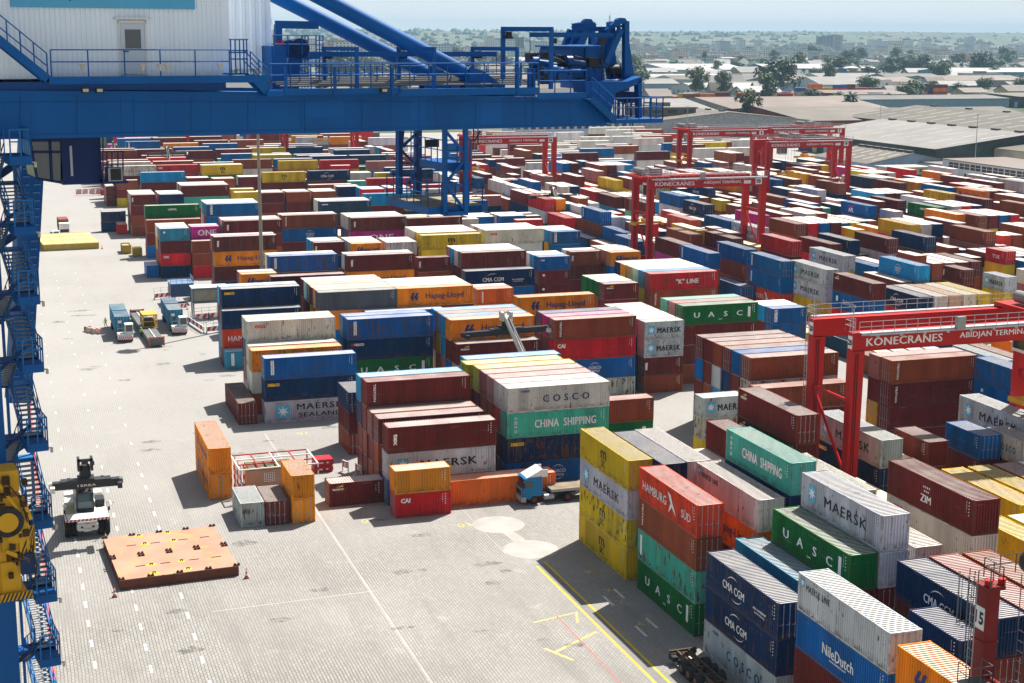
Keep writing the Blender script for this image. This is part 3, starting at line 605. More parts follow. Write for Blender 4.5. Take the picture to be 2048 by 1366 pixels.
STACKS = """X40 30.22 229.47 n:seaco!,u,u,u
X40 30.22 232.09 lb,m,lb,lb
X40 29.85 226.95 n!,r3:hamburg*,m
X40 29.94 224.45 l:arkas*
X40 43.86 222.28 k!,o,u,m
X40 43.86 224.73 pe*,b,lb,m
X40 43.86 227.2 m,y,t,y
X40 43.86 229.82 pe*,m,y,m
X40 43.92 232.44 w,m,b,p
X40 43.92 235.06 m,b,y,w
X20 36.46 251.1 o:hapag*,m,m,b
X20 36.46 253.72 m,g,u,w
X40 39.55 239.46 m!,m,m,n
X40 29.98 202.07 w:oocl!,t,b,w
X40 29.98 204.69 w*,n,b,pk
X40 29.69 199.41 w!,g,w
X40 29.55 196.3 o!,w,b
X40 30.33 190.99 u:arkas!,n:seaco!,g:sealand!
X40 43.23 199.48 u:arkas!,n:dalseaco!,e:uasc!,w
X40 43.23 202.1 u*,u,o,u
X40 29.5 348.77 e:capital!,m,m,b
X40 29.39 345.69 b*,m,u:arkas
X20 29.45 315.82 l:dot!,m*,r:cai*,n*
X20 29.45 318.44 pk,n,m,e
X20 29.45 321.06 w,o,r,m
X20 29.45 323.68 w,y,b,b
X20 35.99 317.46 p:one*,b,b,m
X20 35.99 320.08 pk,b,b,g
X20 35.8 314.28 b*,b,r:kline
X40 37.14 290.65 m:tex!,o:hapag!,m!,n
X40 37.14 293.27 pk,m,m,r
X20 29.28 385.16 m:tex*,m:dot,b:triton,b:triton
X20 29.28 387.78 pk,w,b,g
X20 29.28 390.4 w,pk,b,o
X20 29.28 393.02 m,m,b,k
X20 29.28 395.64 b,b,u,b
X20 36.09 384.55 n*,n,m,b
X20 36.09 387.17 p,w,w,b
X20 36.09 389.79 pk,b,p,m
X20 36.09 392.41 w,pk,n,k2
X20 22.54 395.96 n*,n
Y20 26.07 389.84 r
Y40 27.73 455.66 m,m
X20 30.56 453.0 b,m:tex,y
X40 35.92 433.99 lb!,m*,b,m
X40 42.47 392.87 m!,t,m,b
X40 42.47 395.49 pk,p,u,u
X40 42.47 398.11 m,b,w,n
X40 42.47 400.73 w,b,r,e
X40 43.13 348.22 u:pil!,u:pil,n,b
X40 43.13 350.84 lb,r,lb,b
X40 43.13 353.46 l,w,b,n
X40 43.13 356.08 w,w,k2,n
X40 42.51 315.25 m:tex!,m,b,m
X40 42.51 317.87 w,w,k2,b
X40 42.51 320.49 pk,u,b,y
X40 43.04 261.92 u:arkas!,m,m,b
X40 43.04 264.54 w,e,y,u
X40 55.2 453.33 y:msc!,e,m,b
X40 55.2 455.95 w,lb,u,n
X40 42.45 456.72 r:cai*,m,b,m
X40 30.23 456.75 w*,m,b,m
X40 55.09 528.93 u:cosco,u,m,b
X40 76.27 487.85 y:msc,m,m,b
X40 76.27 490.47 y,t,b,r
X40 67.79 515.99 m,m,b,m
X40 67.91 512.48 t,e,m
X40 42.23 485.23 r:cai,m,m,b
X40 41.67 521.69 m,m,b,m
X40 41.69 560.84 u:pil*,n,m,b
X40 53.82 548.68 o:hapag,m,m,b
X40 42.95 582.01 m,m,b,m
X40 66.86 582.08 m:acl,m,m,b
X20 47.97 427.41 m,m,b,b
X20 47.97 430.03 pk,b,r,g
X20 54.52 423.43 b,m,b,b
X20 54.52 426.05 pk,u,m,w
X20 62.23 426.76 m,m,b,b
X20 62.23 429.38 w,m,u,m
X20 55.22 393.84 y,m,m,b
X20 54.89 384.99 y,y,m,b
X20 60.93 381.54 m*,m,b,b
X20 61.08 384.16 y,m,m,m
X20 61.0 386.78 w,w,n,k2
X20 67.59 381.54 b*,m*,b,b
X20 67.59 384.16 pk,m,w,y
X20 67.59 386.78 w,b,r,w
X20 74.36 381.79 b,m,b,b
X20 74.36 384.41 w,b,b,n
X20 74.36 387.03 w,b,b,pk
X20 83.01 392.35 n,u,b,b
X20 83.01 394.97 w,g,n,m
X20 87.74 384.06 r:cai,m,b,b
X20 87.74 386.68 lb,r,o,pk
X20 87.74 389.3 lb,w,m,b
X20 94.98 385.68 r,m,b,b
X20 94.98 388.3 w,m,u,u
X20 94.98 390.92 w,b,n,p
X40 69.03 313.28 m:tex!,p:one*,m,b
X40 69.03 315.9 w,b,m,u
X40 69.03 318.52 w,u,pk,pk
X40 69.03 321.14 w,n,m,k2
X40 55.78 321.85 b:triton!,u:cosco!,m,b
X40 55.78 324.47 w,b,y,w
X20 55.74 286.24 m:tex*,n,b,b
X20 55.74 288.86 lb,m,n,r
X20 55.74 291.48 lb,pk,g,b
X20 62.43 282.77 o:hapag*,m,b,b
X20 62.43 285.39 w,b,y,w
X20 62.43 288.01 w,b,n,m
X20 62.43 290.63 w,m,e,k
X20 69.31 282.6 h:hoyer*,m,b,b
X20 69.31 285.22 pk,g,y,y
X20 69.31 287.84 pk,n,m,w
X40 76.04 281.75 y:msc!,y,m,b
X40 76.45 285.98 y,m,m,b
X40 76.45 288.6 w,pk,g,k
X40 76.45 291.22 w,y,y,y
X40 76.45 293.84 w,m,b,b
X40 56.31 258.94 m:tex!,o:hapag*,m,b
X40 56.31 261.56 w,n,m,m
X20 69.76 261.08 m:tex!,b,m,b
X40 69.13 346.55 k2:box!,k2,m,b
X40 69.13 349.17 w,t,y,y
X40 69.13 351.79 w,u,b,b
X40 82.77 360.7 lb:dot!,m,m,b
X40 81.9 426.73 n:cma!,m,m,b
X40 68.6 425.24 y:msc!,m*,m,b
X40 89.27 482.85 m:tex,m,b,m
X40 89.27 487.85 lb,b,g,b
X20 94.88 456.97 r:cai,m,b,m
X20 95.36 431.49 w,m,b,m
X20 95.36 434.11 m,m,u,g
X20 102.17 429.32 y:msc,m,b,m
X40 80.44 309.65 m!,m,b,m
X20 104.26 359.3 m,r,m,b
X20 104.26 361.92 w,n,g,m
X40 76.75 256.67 m!,m,b,n
X40 76.75 259.29 w,m,y,u
X40 76.75 261.91 lb,m,u,r
X40 76.75 264.53 pk,o,u,n
X20 91.1 255.88 u:dalseaco!,m:dot!,m:dot*,b
X20 91.1 258.5 lb,u,n,b
X20 91.1 261.12 w,g,y,b
X20 98.99 260.44 b:tex!,m*,m,b
X20 98.99 263.06 w,g,k2,m
X20 105.91 257.71 o:hapag*,u,m,b
X20 105.91 260.33 pk,b,g,k2
X20 105.91 262.95 w,m,b,w
X20 105.91 265.57 pk,m,n,m
X40 90.28 285.8 w:oocl!,g:cosco,m,b
X40 90.28 288.42 w,n,g,b
X40 90.28 291.04 pk,b,y,g
X40 90.28 293.66 w,n,r,r
X20 105.74 288.69 u:pil!,u:pil,n,b
X20 105.74 291.31 lb,y,k,w
X20 105.74 293.93 w,n,n,g
X20 105.74 296.55 l,m,pk,y
X20 96.53 318.02 u:cosco,m,b,n
X20 96.53 320.64 pk,m,m,m
X20 96.53 323.26 w,g,u,y
X20 103.89 317.92 u:arkas,m,b,b
X20 103.89 320.54 w,b,y,y
X20 103.89 323.16 w,m,m,g
X40 99.48 224.67 r:kline!,b:triton!,m,b
X40 99.48 227.29 lb*,y,e,k
X40 99.48 229.91 w,u,g,pk
X40 99.48 232.53 pe,y,u,pk
X40 99.48 235.15 o,b,m,y
X40 99.48 237.77 n,u,m,m
X40 91.83 195.8 e:uasc!,m!,m,b
X40 91.83 198.42 pk*,b,b,m
X40 91.83 201.04 t*,o,b,lb
X20 91.12 224.09 m:txt!,m,b,b
X20 91.12 226.71 e,b,lb,r
X20 91.12 229.33 e,b,m,lb
X20 91.12 231.95 e,m,m,r
X20 84.23 191.78 g:maersk!,g:maersk!,m:tex!,b!
X20 84.23 194.4 pk,k2,m,u
X20 84.23 197.02 w,m,n,u
X20 84.23 199.64 w,y,pk,b
X20 84.23 202.26 y,n,b,b
X20 84.23 204.88 pk,b,m,b
X20 113.59 208.87 u:pil!,u*,n
X20 113.59 211.49 lb,m,n
X20 113.59 214.11 w,g,t
X40 84.57 160.59 b!,w*,m,b
X40 84.57 163.21 u!,m,r,w
X40 84.57 165.83 m!,n,b,g
X40 84.57 168.45 b!,g,lb,o
X40 84.57 171.07 m!,m,b,r
X40 84.57 173.69 m!,u,m,g
X40 83.69 156.68 b!,m,o
X20 77.12 157.79 g:maersk!,w*,y
X40 71.03 235.94 n:cmaeco!,u,m,b
X20 69.84 225.21 o2:stripe!,o2,m,b
X20 69.84 227.83 pk,m,u,b
X40 56.12 222.31 o:hapag!,m,m,b
X40 56.12 224.86 lb,g,w,y
X40 56.12 227.48 y,y,y,b
X40 56.12 230.1 w,g,b,u
X40 71.35 209.47 o:hapag!,m,b,m
X40 56.62 195.01 o:hapag!,m,u,b
X40 56.62 197.51 lb*,lb,pk,y
X40 56.62 199.97 pk*,y,b,u
X40 56.62 202.49 lb*,b,w,m
X40 56.8 192.55 m:txt!,pe,m
X40 70.31 190.88 b:triton!,r:cai!,u:cosco!,w!
X40 70.31 193.5 p*,b,m,g
X40 70.31 196.12 n*,m,w,b
X40 50.58 219.78 u,w,b
X40 37.08 161.64 m:triton!,m,b,m
X40 37.08 164.26 lb!,n,m,m
X40 37.09 158.84 b!,m,b
X40 37.07 156.12 m!,b,b
X40 37.14 152.1 m:tex!,g:maersk!,u!
X40 43.2 149.6 o2!
X20 36.8 147.57 o3!,r:cai!
X20 31.02 153.57 m:txt!
X40 51.28 154.06 w:cosco!,t:chinaship!,n:seaco!,u:cosco!
X40 51.28 156.68 w!,r,m,pk
X40 51.28 159.3 pk!,b,b,m
X40 51.28 161.92 pk!,b,w,b
X40 51.28 164.54 y!,m,r,g
X40 50.53 167.16 y!,b,y,b
X40 51.28 169.93 lb!,m,m,o
Y20 37.47 173.05 n!,m*,b*
X40 62.79 167.44 b!,e:uasc2*
Y40 19.1 159.98 o:hapag!,o:hapag!
Y20 20.94 149.55 g:dot!
Y20 23.45 149.32 m!
Y20 26.16 149.17 o4!,o!
Y40 26.88 191.32 m!
Y20 26.7 317.81 u
X40 100.2 154.07 b:triton!,m:triton!,m!,m
X40 100.2 156.69 pk!,m*,y*,pk
Y40 97.72 124.55 g:maersk!,r,b,m
Y20 85.64 124.5 m:tex!,m,b,b
Y20 92.18 124.92 u!,m!,b,b
Y20 94.9 121.7 w:cosco!,m,b,b
Y40 111.39 140.93 u!,u:dot!,g:maersk,r:cai
Y40 52.82 123.37 y:msc!,g:maersk!,y:msc!,y:msc!
Y40 55.38 121.32 n!,b!,m,b
Y40 57.88 121.45 w!,b,m,b
Y40 53.05 109.06 r3:hamburg!,b:triton!,t:mark!,e:uasc!
Y40 58.67 108.98 w:maerskline!,o:hapag!,m,b
Y40 58.76 94.42 e:uasc!,m!,b,b
Y40 61.3 94.29 g:maersk!,g!,m*,b,b
Y40 52.51 93.81 n:cmaeco!,n:cma!,g:cosco!
Y40 56.27 96.17 l!,b,m
Y40 53.32 80.36 g:maerskline!,u:nile!,m!,b
Y40 70.24 95.47 m:zim!,w:oocl!,b,m,b
Y40 70.26 123.64 m:txt!,m:txt!,b,m,b
Y40 61.72 109.2 t:chinaship!,n!,m,b,b
Y40 61.6 80.3 n:cma!,m!,b,b
Y40 64.4 80.3 pk!,b,b,b
Y40 67.3 80.3 b!,b,m,b
Y20 58.7 80.3 n!,b,m,b
Y40 52.7 66.4 o:hapag!,b,m,b
Y40 66.25 122.6 m!,b,m,b
Y40 79.1 122.6 g:maersk!,n:seaco!,b,m
Y40 82.0 122.6 y,b,m
Y40 63.75 122.6 pe,m,b
Y40 73.1 108.7 y,b,m
Y40 64.5 94.5 w!,w,b,m
Y40 67.5 108.7 w!,b,b,m
Y40 79.0 94.5 y!,m,b
Y40 82.0 94.5 y,m,b
Y40 84.9 108.7 y!,m,b
Y40 87.9 108.7 y!,m,b
Y40 90.8 108.7 pk*,m,b
Y40 93.7 108.7 w,m,b
Y40 129.67 220.39 g:maersk!,g:maersk!,y!,b
Y40 129.37 205.46 m:txt!,u:safmarine!,r!,b*
Y40 147.13 219.98 lb:cosco!,m,b,n
Y20 156.71 220.55 m:tex!,m,b,o
Y40 139.27 207.06 n:cma!,r!,b*
Y40 142.05 207.06 w!,b,n
Y40 144.83 207.06 pe!,b,y
Y40 147.61 207.06 w!,m,w
Y40 150.39 207.06 y!,lb,y
Y40 144.63 221.08 m,b,n
Y40 141.03 234.06 g:maersk!,y,b,m
Y40 162.46 238.24 b,m,b
Y40 165.24 238.24 m,m,o
Y40 168.02 238.24 m,b,b
Y40 170.8 238.24 m*,b,y
Y40 127.83 246.23 u:arkas!,b!,b,n
Y40 127.17 231.22 u:arkas!,u:arkas!,r3:hamburg*,b
Y20 158.73 211.64 g:maersk!,y*,b*,b
Y40 240.74 357.93 u:cosco,b,m,m
Y20 226.11 337.19 b:triton,m,u,b
Y40 205.8 327.38 lb:arkas,n,b,m
Y40 208.58 327.38 m,r,b,b
Y40 211.36 327.38 m,m,o,r
Y40 214.14 327.38 b,g,m,b
Y20 231.62 382.01 g:maersk,n,b,m
Y40 188.87 303.67 u:apl!,n,b,m
Y40 202.8 296.77 e:capital*,b:triton,r:cai,b
Y40 201.58 279.46 b:triton!,r:cai,o:hapag,n
Y40 204.36 279.46 m,y,b,e
Y40 207.14 279.46 u,m,b,b
Y40 209.92 279.46 r,m,n,g
Y40 235.34 325.48 o:hapag*,m,b,m
Y40 238.12 325.48 m,m,m,y
Y40 183.91 299.59 n,m,b
Y40 186.37 299.59 b,m,u
Y20 167.69 274.31 y:msc,m,b,m
Y20 178.13 238.0 r:kline!,y,b,m
Y20 182.6 257.99 n,m,b
Y20 191.94 257.91 r3:hamburg,y,b,b
Y20 194.72 257.91 b,y,pk,n
Y20 194.43 301.61 g:maersk,o2,m,b
Y40 144.56 286.34 u*,m,o,b
Y40 145.03 274.09 g:maersk!,y,b,m
Y40 131.25 274.35 y:msc,b,m,b
Y40 132.41 260.72 m*,b,m,b
Y40 119.44 255.98 m!,p:one,b,m
Y40 119.13 243.72 u:arkas!,b,m,b
Y40 137.37 290.03 r2*,b,m,b
Y40 153.3 316.2 n:cma!,l,b,m
Y20 166.19 333.44 y:msc,b,m,b
Y20 168.14 325.78 b,y:msc,m,b
Y40 170.77 351.29 n:cma*,m,b,m
Y20 168.61 363.54 n,e,b,m
Y40 155.78 277.78 b!,b,m,b
Y40 158.56 277.78 r,n,m,p
Y40 161.34 277.78 u,m,n,g
Y40 164.12 277.78 m,b,g,pk
Y40 146.69 248.25 m*,r:cai,b,b
Y40 174.47 303.66 m:triton,b,m,b
Y20 201.05 358.31 y:msc,y:msc,b,m
Y20 230.24 395.69 b,m,b,m
Y40 230.07 456.7 b,m,b,m
Y40 232.85 456.7 m,g,k2,m
Y20 230.35 511.43 g:maersk,r,m,b
Y20 175.12 451.68 n:apl,y:msc,m,b
Y40 169.82 423.04 b,n:cma,u,m
Y40 172.6 423.04 m,m,k2,m
Y40 175.38 423.04 g,m,m,r
Y40 166.86 483.6 b,b,m,m
Y20 171.14 482.69 n:safmarine,n:cma,m,b
Y20 148.45 465.72 n:cma,m,b,m
Y20 146.84 447.5 n:safmarine,m,b,m
Y40 127.25 403.89 m,b,r3:hamburg,m
Y20 130.92 398.02 r3:hamburg,b,g:maersk,b
Y20 133.7 398.02 u,m,w,r
Y20 136.48 397.05 r,m,r,m
Y40 127.07 344.67 b,b,o2,m
Y20 127.75 330.72 g:maersk,y:msc,w,b
Y40 124.68 309.24 u:arkas!,b*,u:apl,n
Y20 127.17 309.2 g:maersk,g:maersk,w,b
Y20 129.62 304.83 g:maersk,g:maersk,w,b
Y20 154.25 424.77 b,m,b
Y40 155.36 392.5 o,m,b
Y20 123.34 555.87 w,g,y,y
Y40 123.53 542.15 m,b,p:one,o
Y20 124.04 531.83 g,g:maersk,g,b
Y20 126.54 527.13 lb,lb,r,m
Y40 122.38 496.38 m,g:maersk,b,b
Y40 124.35 240.0 u!,b
Y40 141.45 253.9 r!,m,w,lb
Y40 124.35 267.8 pk,y,b
Y40 127.2 267.8 b!,m,b,m
Y40 135.75 267.8 m,u,m,pk
Y40 141.45 267.8 y,g,y
Y40 121.5 281.7 u*,m,r
Y40 124.35 281.7 b,m,u
Y20 130.05 287.8 g,w,y
Y20 135.75 281.7 y,y,b,m
Y20 138.6 281.7 lb,y,u,b
Y40 121.5 295.6 b,p
Y40 124.35 295.6 u*,o,n
Y20 127.2 295.6 m,g,y,b
Y20 130.05 295.6 r,b,w,n
Y40 132.9 295.6 n,b,m
Y40 121.5 309.5 n,g
Y20 130.05 315.6 r,g,y,m
Y40 135.75 309.5 y,r,pk
Y40 138.6 309.5 b,lb,pk
Y40 141.45 309.5 o,b,r
Y40 121.5 323.4 r*,b,y
Y40 124.35 323.4 b,g,o
Y40 141.45 323.4 m*,t,e,k
Y40 121.5 337.3 r*,g,e,n
Y40 124.35 337.3 o,b,t,m
Y20 127.2 337.3 u,w,o,b
Y40 130.05 337.3 b,w,pk,m
Y40 121.5 351.2 m,n,u,y
Y40 124.35 351.2 m,r,b,b
Y40 138.6 351.2 g,g,y
Y40 121.5 365.1 b,n,n
Y40 124.35 365.1 g,n,u,b
Y40 135.75 365.1 w,g,b,y
Y40 138.6 365.1 n,n,u,b
Y40 141.45 365.1 pk,n,n
Y40 124.35 379.0 w,b,p,y
Y40 132.9 379.0 u,b,b,m
Y40 135.75 379.0 m,u,g
Y40 121.5 392.9 u*,g,o,w
Y40 141.45 392.9 pk,w,o,u
Y40 121.5 406.8 u,n,lb
Y20 138.6 412.9 m,m,k,b
Y40 124.35 420.7 m,n,pk
Y40 135.75 420.7 b,b,w
Y40 141.45 420.7 m,e,n,k2
Y40 121.5 434.6 r,r
Y40 124.35 434.6 w,b,m
Y40 127.2 434.6 lb,w,u
Y40 130.05 434.6 n,m,b,pk
Y40 132.9 434.6 w,lb,g,b
Y40 135.75 434.6 r,w,b,b
Y40 121.5 184.4 b*
Y40 124.35 184.4 o
Y40 127.2 184.4 m
Y40 130.05 184.4 b
Y40 132.9 184.4 u
Y40 138.6 184.4 g*
Y40 141.45 184.4 b*
Y40 124.35 198.3 k2!
Y20 127.2 198.3 b
Y20 130.05 198.3 y
Y40 132.9 198.3 y*
Y20 138.6 198.3 n
Y20 141.45 198.3 o
Y40 121.5 212.2 y
Y40 124.35 212.2 p
Y40 132.9 212.2 u
Y40 135.75 212.2 m
Y40 150.0 238.0 u*,b,m
Y40 152.85 238.0 b,u,lb
Y20 158.55 238.0 b,e,m,w
Y40 152.85 251.9 n!,b,m,m
Y20 158.55 258.0 m,u,m
Y40 161.4 251.9 m!,g,n,m
Y40 164.25 251.9 u,y,o
Y40 169.95 251.9 n!,b,g,b
Y40 155.7 293.6 p*,r,m,m
Y40 161.4 293.6 m,b,g,n
Y40 167.1 293.6 w,b,k,m
Y40 169.95 293.6 b,w,pk,b
Y40 150.0 307.5 n,m,y
Y40 158.55 307.5 w,m,m
Y40 161.4 307.5 lb,m,b
Y40 167.1 307.5 b,u,pk,y
Y40 150.0 321.4 r,g,y
Y20 164.25 321.4 b,b,y,u
Y40 152.85 335.3 w,y
Y40 155.7 335.3 u*,g,pk,lb
Y40 158.55 335.3 lb,r,e,m
Y20 164.25 341.4 b,b,b,m
Y40 150.0 349.2 m,e
Y40 155.7 349.2 lb,p,w
Y40 150.0 363.1 m*,lb,r
Y40 152.85 363.1 b,m,b
Y40 155.7 363.1 w,m,b
Y40 158.55 363.1 b,b,o
Y40 161.4 363.1 w*,o,g,k
Y40 150.0 377.0 r,r,w
Y40 152.85 377.0 b,y,w
Y40 155.7 377.0 y*,k,m,m
Y40 161.4 377.0 m,y,b,u
Y40 150.0 390.9 m,r,u,p
Y40 167.1 390.9 u,n,m,m
Y40 161.4 404.8 pk,b,m,m
Y40 150.0 418.7 m,g,u
Y40 158.55 418.7 b,g,n
Y40 152.85 432.6 m,u,g
Y40 155.7 432.6 w,lb,u
Y40 161.4 432.6 u,r,e,o
Y40 164.25 432.6 m,b,m,n
Y40 167.1 432.6 u,n,m
Y40 150.0 182.4 b
Y20 150.0 196.3 o!
Y20 152.85 196.3 y
Y40 155.7 196.3 u
Y40 158.55 196.3 w
Y20 155.7 210.2 r
Y40 161.4 210.2 b
Y40 164.25 210.2 m
Y40 167.1 210.2 n
Y40 169.95 210.2 y
Y20 178.0 248.1 m,p,b
Y40 180.85 242.0 m,g,y
Y40 183.7 242.0 n,b,u
Y40 186.55 242.0 m,r,r
Y40 189.4 242.0 m,m,p
Y40 178.0 255.9 b,n,y
Y40 186.55 255.9 b!,pk,b,r
Y40 189.4 255.9 b,w,b
Y40 178.0 269.8 y!,r,m,m
Y40 180.85 269.8 w,g,lb,o
Y40 183.7 269.8 n,m,n,t
Y40 186.55 269.8 w,r,b
Y40 189.4 269.8 m,pk,m,t
Y40 180.85 283.7 o,g,g
Y40 178.0 297.6 u,n,b
Y40 180.85 297.6 y,w,b
Y40 178.0 311.5 u,r,y,m
Y40 180.85 311.5 r,g,g
Y20 186.55 317.6 r,b,y
Y40 178.0 325.4 b*,u,w,pk
Y40 186.55 325.4 b,m,g,n
Y40 189.4 325.4 t,b,m
Y40 178.0 339.3 m,y,m
Y40 180.85 339.3 n,n,m
Y40 189.4 339.3 n,m,u,n
Y40 178.0 353.2 m,r,g
Y40 183.7 353.2 m,u,n
Y40 180.85 367.1 m,b,g
Y40 186.55 367.1 o*,b,b,y
Y40 189.4 367.1 g,m,b,y
Y40 178.0 381.0 u*,y,u,r
Y40 180.85 381.0 o,g,b,b
Y40 183.7 381.0 b,u,u,n
Y40 186.55 381.0 m,b,w,b
Y40 189.4 381.0 m,u,b,b
Y40 178.0 394.9 m,t,u,b
Y40 180.85 394.9 b,pk,u,m
Y40 186.55 394.9 r,m,b,m
Y40 189.4 394.9 u,o,u,g
Y40 178.0 408.8 w,y,m
Y40 183.7 408.8 b,b,o
Y40 186.55 408.8 m,m,u,b
Y40 178.0 422.7 lb,u,y,k
Y40 180.85 422.7 pk,lb,w
Y40 189.4 422.7 m,b,g
Y20 178.0 228.1 w,pk,w
Y40 180.85 228.1 u,g,b
Y40 198.85 255.9 b,pk,lb,m
Y40 201.7 255.9 b,y,o,m
Y40 198.85 283.7 o,m,m,u
Y40 198.85 297.6 m,g,y
Y40 207.4 297.6 g,y,g,g
Y40 210.25 297.6 r,u,n,e
Y40 213.1 297.6 n,n,m,b
Y40 196.0 311.5 m,b,m,u
Y40 201.7 311.5 m*,m,m,b
Y40 204.55 311.5 u,e,b
Y40 207.4 311.5 b,b,lb
Y40 210.25 311.5 g,r,n,u
Y40 196.0 325.4 n,y,w
Y40 201.7 325.4 b,b,b
Y40 196.0 339.3 g,r,e,g
Y40 201.7 339.3 w,y,b
Y20 207.4 345.4 u,g,b
Y20 204.55 359.3 u,m,y,u
Y40 210.25 353.2 b*,n,e,r
Y40 213.1 353.2 m,lb,b
Y40 198.85 367.1 u*,m,pk,k2
Y40 204.55 367.1 b,r,b,u
Y40 215.95 367.1 b,b,k,b
Y40 198.85 381.0 k,w,u,b
Y40 201.7 381.0 y,lb,b,m
Y40 204.55 381.0 u,g,o,m
Y40 207.4 381.0 y,r,u,g
Y40 215.95 381.0 y,n,b,u
Y40 196.0 394.9 o,y,b,b
Y40 198.85 394.9 w,b,p,m
Y40 213.1 394.9 b,b,n,u
Y40 213.1 408.8 w,w,e,m
Y40 196.0 422.7 b,u,u,u
Y40 198.85 422.7 b,b,y,pk
Y40 204.55 422.7 u,g,o,m
Y40 210.25 422.7 pk,b,m,m
Y40 196.0 436.6 g,e,g
Y40 204.55 436.6 y,m,g,m
Y40 207.4 436.6 b,b,y,b
X40 66.9 330.0 y,g
X40 105.6 330.0 m,e,u
X40 66.9 332.7 b,y
X40 66.9 335.4 m,g
X40 79.8 335.4 y,lb,g
X40 92.7 335.4 n,y,b
X40 105.6 335.4 g,n,n
X40 66.9 338.1 p,n
X40 79.8 338.1 e,t,m
X40 79.8 455.0 b,m,o
X40 105.6 455.0 pk*,u,lb,b
X40 118.5 455.0 u,b,o
X40 54.0 463.0 m,pk,w,b
X40 79.8 463.0 y*,pk,b,m
X40 92.7 463.0 r*,y,u,lb
X40 66.9 471.0 b*,w,n,pk
X40 79.8 471.0 u,b,w,n
X40 92.7 471.0 pk,b,y
X40 105.6 471.0 e,n,u
X40 118.5 471.0 b*,b,m,m
X40 79.8 479.0 b,g,n
X40 92.7 479.0 n,y,e,r
X40 105.6 479.0 k2,w,r,b
X40 118.5 479.0 pk,m,g,b
X40 118.5 487.0 g,b,r,w
X40 66.9 495.0 u,g,r,g
X40 105.6 503.0 n,m,t,m
X40 54.0 511.0 m*,b,e,t
X20 85.9 511.0 n,m,y,b
X40 105.6 511.0 g,b,m,b
X40 79.8 519.0 y,b,m,k
X40 92.7 519.0 n,b,w,y
X40 79.8 527.0 m,lb,y,b
X40 92.7 527.0 m,r,m,o
X40 66.9 535.0 m,m
X40 92.7 535.0 u,r,b,b
X40 66.9 543.0 u,m,lb,b
X40 105.6 543.0 b,b,n
X20 111.9 360.0 pk,n,b,u
X40 92.9 368.0 g*,r,b,b
X40 105.8 376.0 b,u,b
X40 105.8 384.0 b,n,m
X40 80.0 400.0 r,m,w
X40 92.9 400.0 r*,u,b,n
X40 105.8 408.0 r,b,b
X40 80.0 416.0 b,b,b
X40 92.9 424.0 t,r,k
X40 105.8 424.0 n*,m,n,b
X40 80.0 432.0 u,b,w
X40 105.8 432.0 n,b,g,b
X40 30.0 471.0 w,w,n,m
X40 42.9 471.0 b,b,m,g
X40 30.0 479.0 b,m,u,g
X20 42.9 479.0 y,y,b,b
X40 30.0 495.0 w,y,w
X40 42.9 495.0 b,r,e,b
X40 30.0 503.0 b,b
X40 30.0 511.0 pk,b,b
X20 42.9 511.0 m,b,b,p
X40 30.0 519.0 b*,m,b,b
X40 30.0 527.0 m,b,o,u
X40 30.0 543.0 g,pk
X20 92.0 300.0 y,g,u,m
X20 105.2 310.0 r,n,b,u
X20 92.0 315.0 w,w,u,b
X20 92.0 345.0 b,g,n
X20 105.2 350.0 u*,u,g,o
X20 92.0 355.0 y*,n,n,m
X20 98.6 355.0 k,m,b
X20 105.2 355.0 y,k2,m,b
X20 156.1 470.0 m,w,h,h
X40 163.0 470.0 g,u,m
X40 176.0 470.0 m*,h,h,u
X40 189.0 470.0 u,y,u
X40 202.0 470.0 m*,h,h,g
X40 228.0 470.0 h,h,h
X40 163.0 479.0 m,y,g
X40 189.0 479.0 h,y,m
X40 228.0 479.0 h,h,m,h
X40 241.0 479.0 w,m,y,w
X40 150.0 488.0 m,m,g
X40 176.0 488.0 u,y,h
X40 189.0 488.0 u,b,h,b
X40 202.0 497.0 b,h,h,u
X40 228.0 497.0 m,y,b,h
X40 150.0 506.0 m,y,w
X40 176.0 506.0 g,h,h
X40 189.0 506.0 h,u,h
X40 202.0 506.0 h,w,h,w
X40 228.0 506.0 u,g,b,g
X40 241.0 506.0 y,h,h,u
X40 150.0 515.0 u,h,b
X40 189.0 515.0 h,h,h
X40 241.0 515.0 h,u,h,h
X40 150.0 524.0 u*,u,y,y
X40 189.0 524.0 h,b,b
X40 202.0 524.0 w,h,u,g
X40 241.0 524.0 w,b,h,h
X40 150.0 533.0 g,h
X40 163.0 533.0 b,h
X40 176.0 533.0 h,h
X40 202.0 533.0 h,u,y
X40 228.0 533.0 w,h,y,u
X40 185.0 545.0 b,r,b
X40 198.0 545.0 w,h,m
X40 211.0 545.0 h,h,m,h
X40 224.0 545.0 h,r,h,b
X40 237.0 545.0 b,h,b,h
X40 263.0 545.0 b,w,b
X40 276.0 545.0 m,w
X40 185.0 554.5 m,b,b
X40 198.0 554.5 h,r,m
X40 211.0 554.5 m,h,r
X40 237.0 554.5 h,h,h,h
X40 250.0 554.5 r,h,m,h
X40 263.0 554.5 h,h,r,m
X40 276.0 554.5 h,h,h
X40 185.0 564.0 h,h
X40 211.0 564.0 h,h,h
X40 237.0 564.0 h,m,m,h
X40 276.0 564.0 b,m,r
X40 185.0 573.5 h,h,m,h
X40 198.0 573.5 h,b,h,h
X40 211.0 573.5 h,h,r,h
X40 276.0 573.5 h,b,m,m
X40 185.0 583.0 b,h,w,h
X40 237.0 583.0 h,w,h,m
X40 250.0 583.0 b,h,m,h
X40 185.0 592.5 w,r,m
X40 276.0 592.5 m,b,b,h
X40 185.0 602.0 h,b
X40 237.0 602.0 h,m,w,b
X40 250.0 602.0 w,r,r,h
Y40 224.0 294.5 b,u,g
Y40 226.85 294.5 b*,m,n,r
Y40 224.0 308.4 m*,b,g,y
Y20 229.7 308.4 b,m,g,m
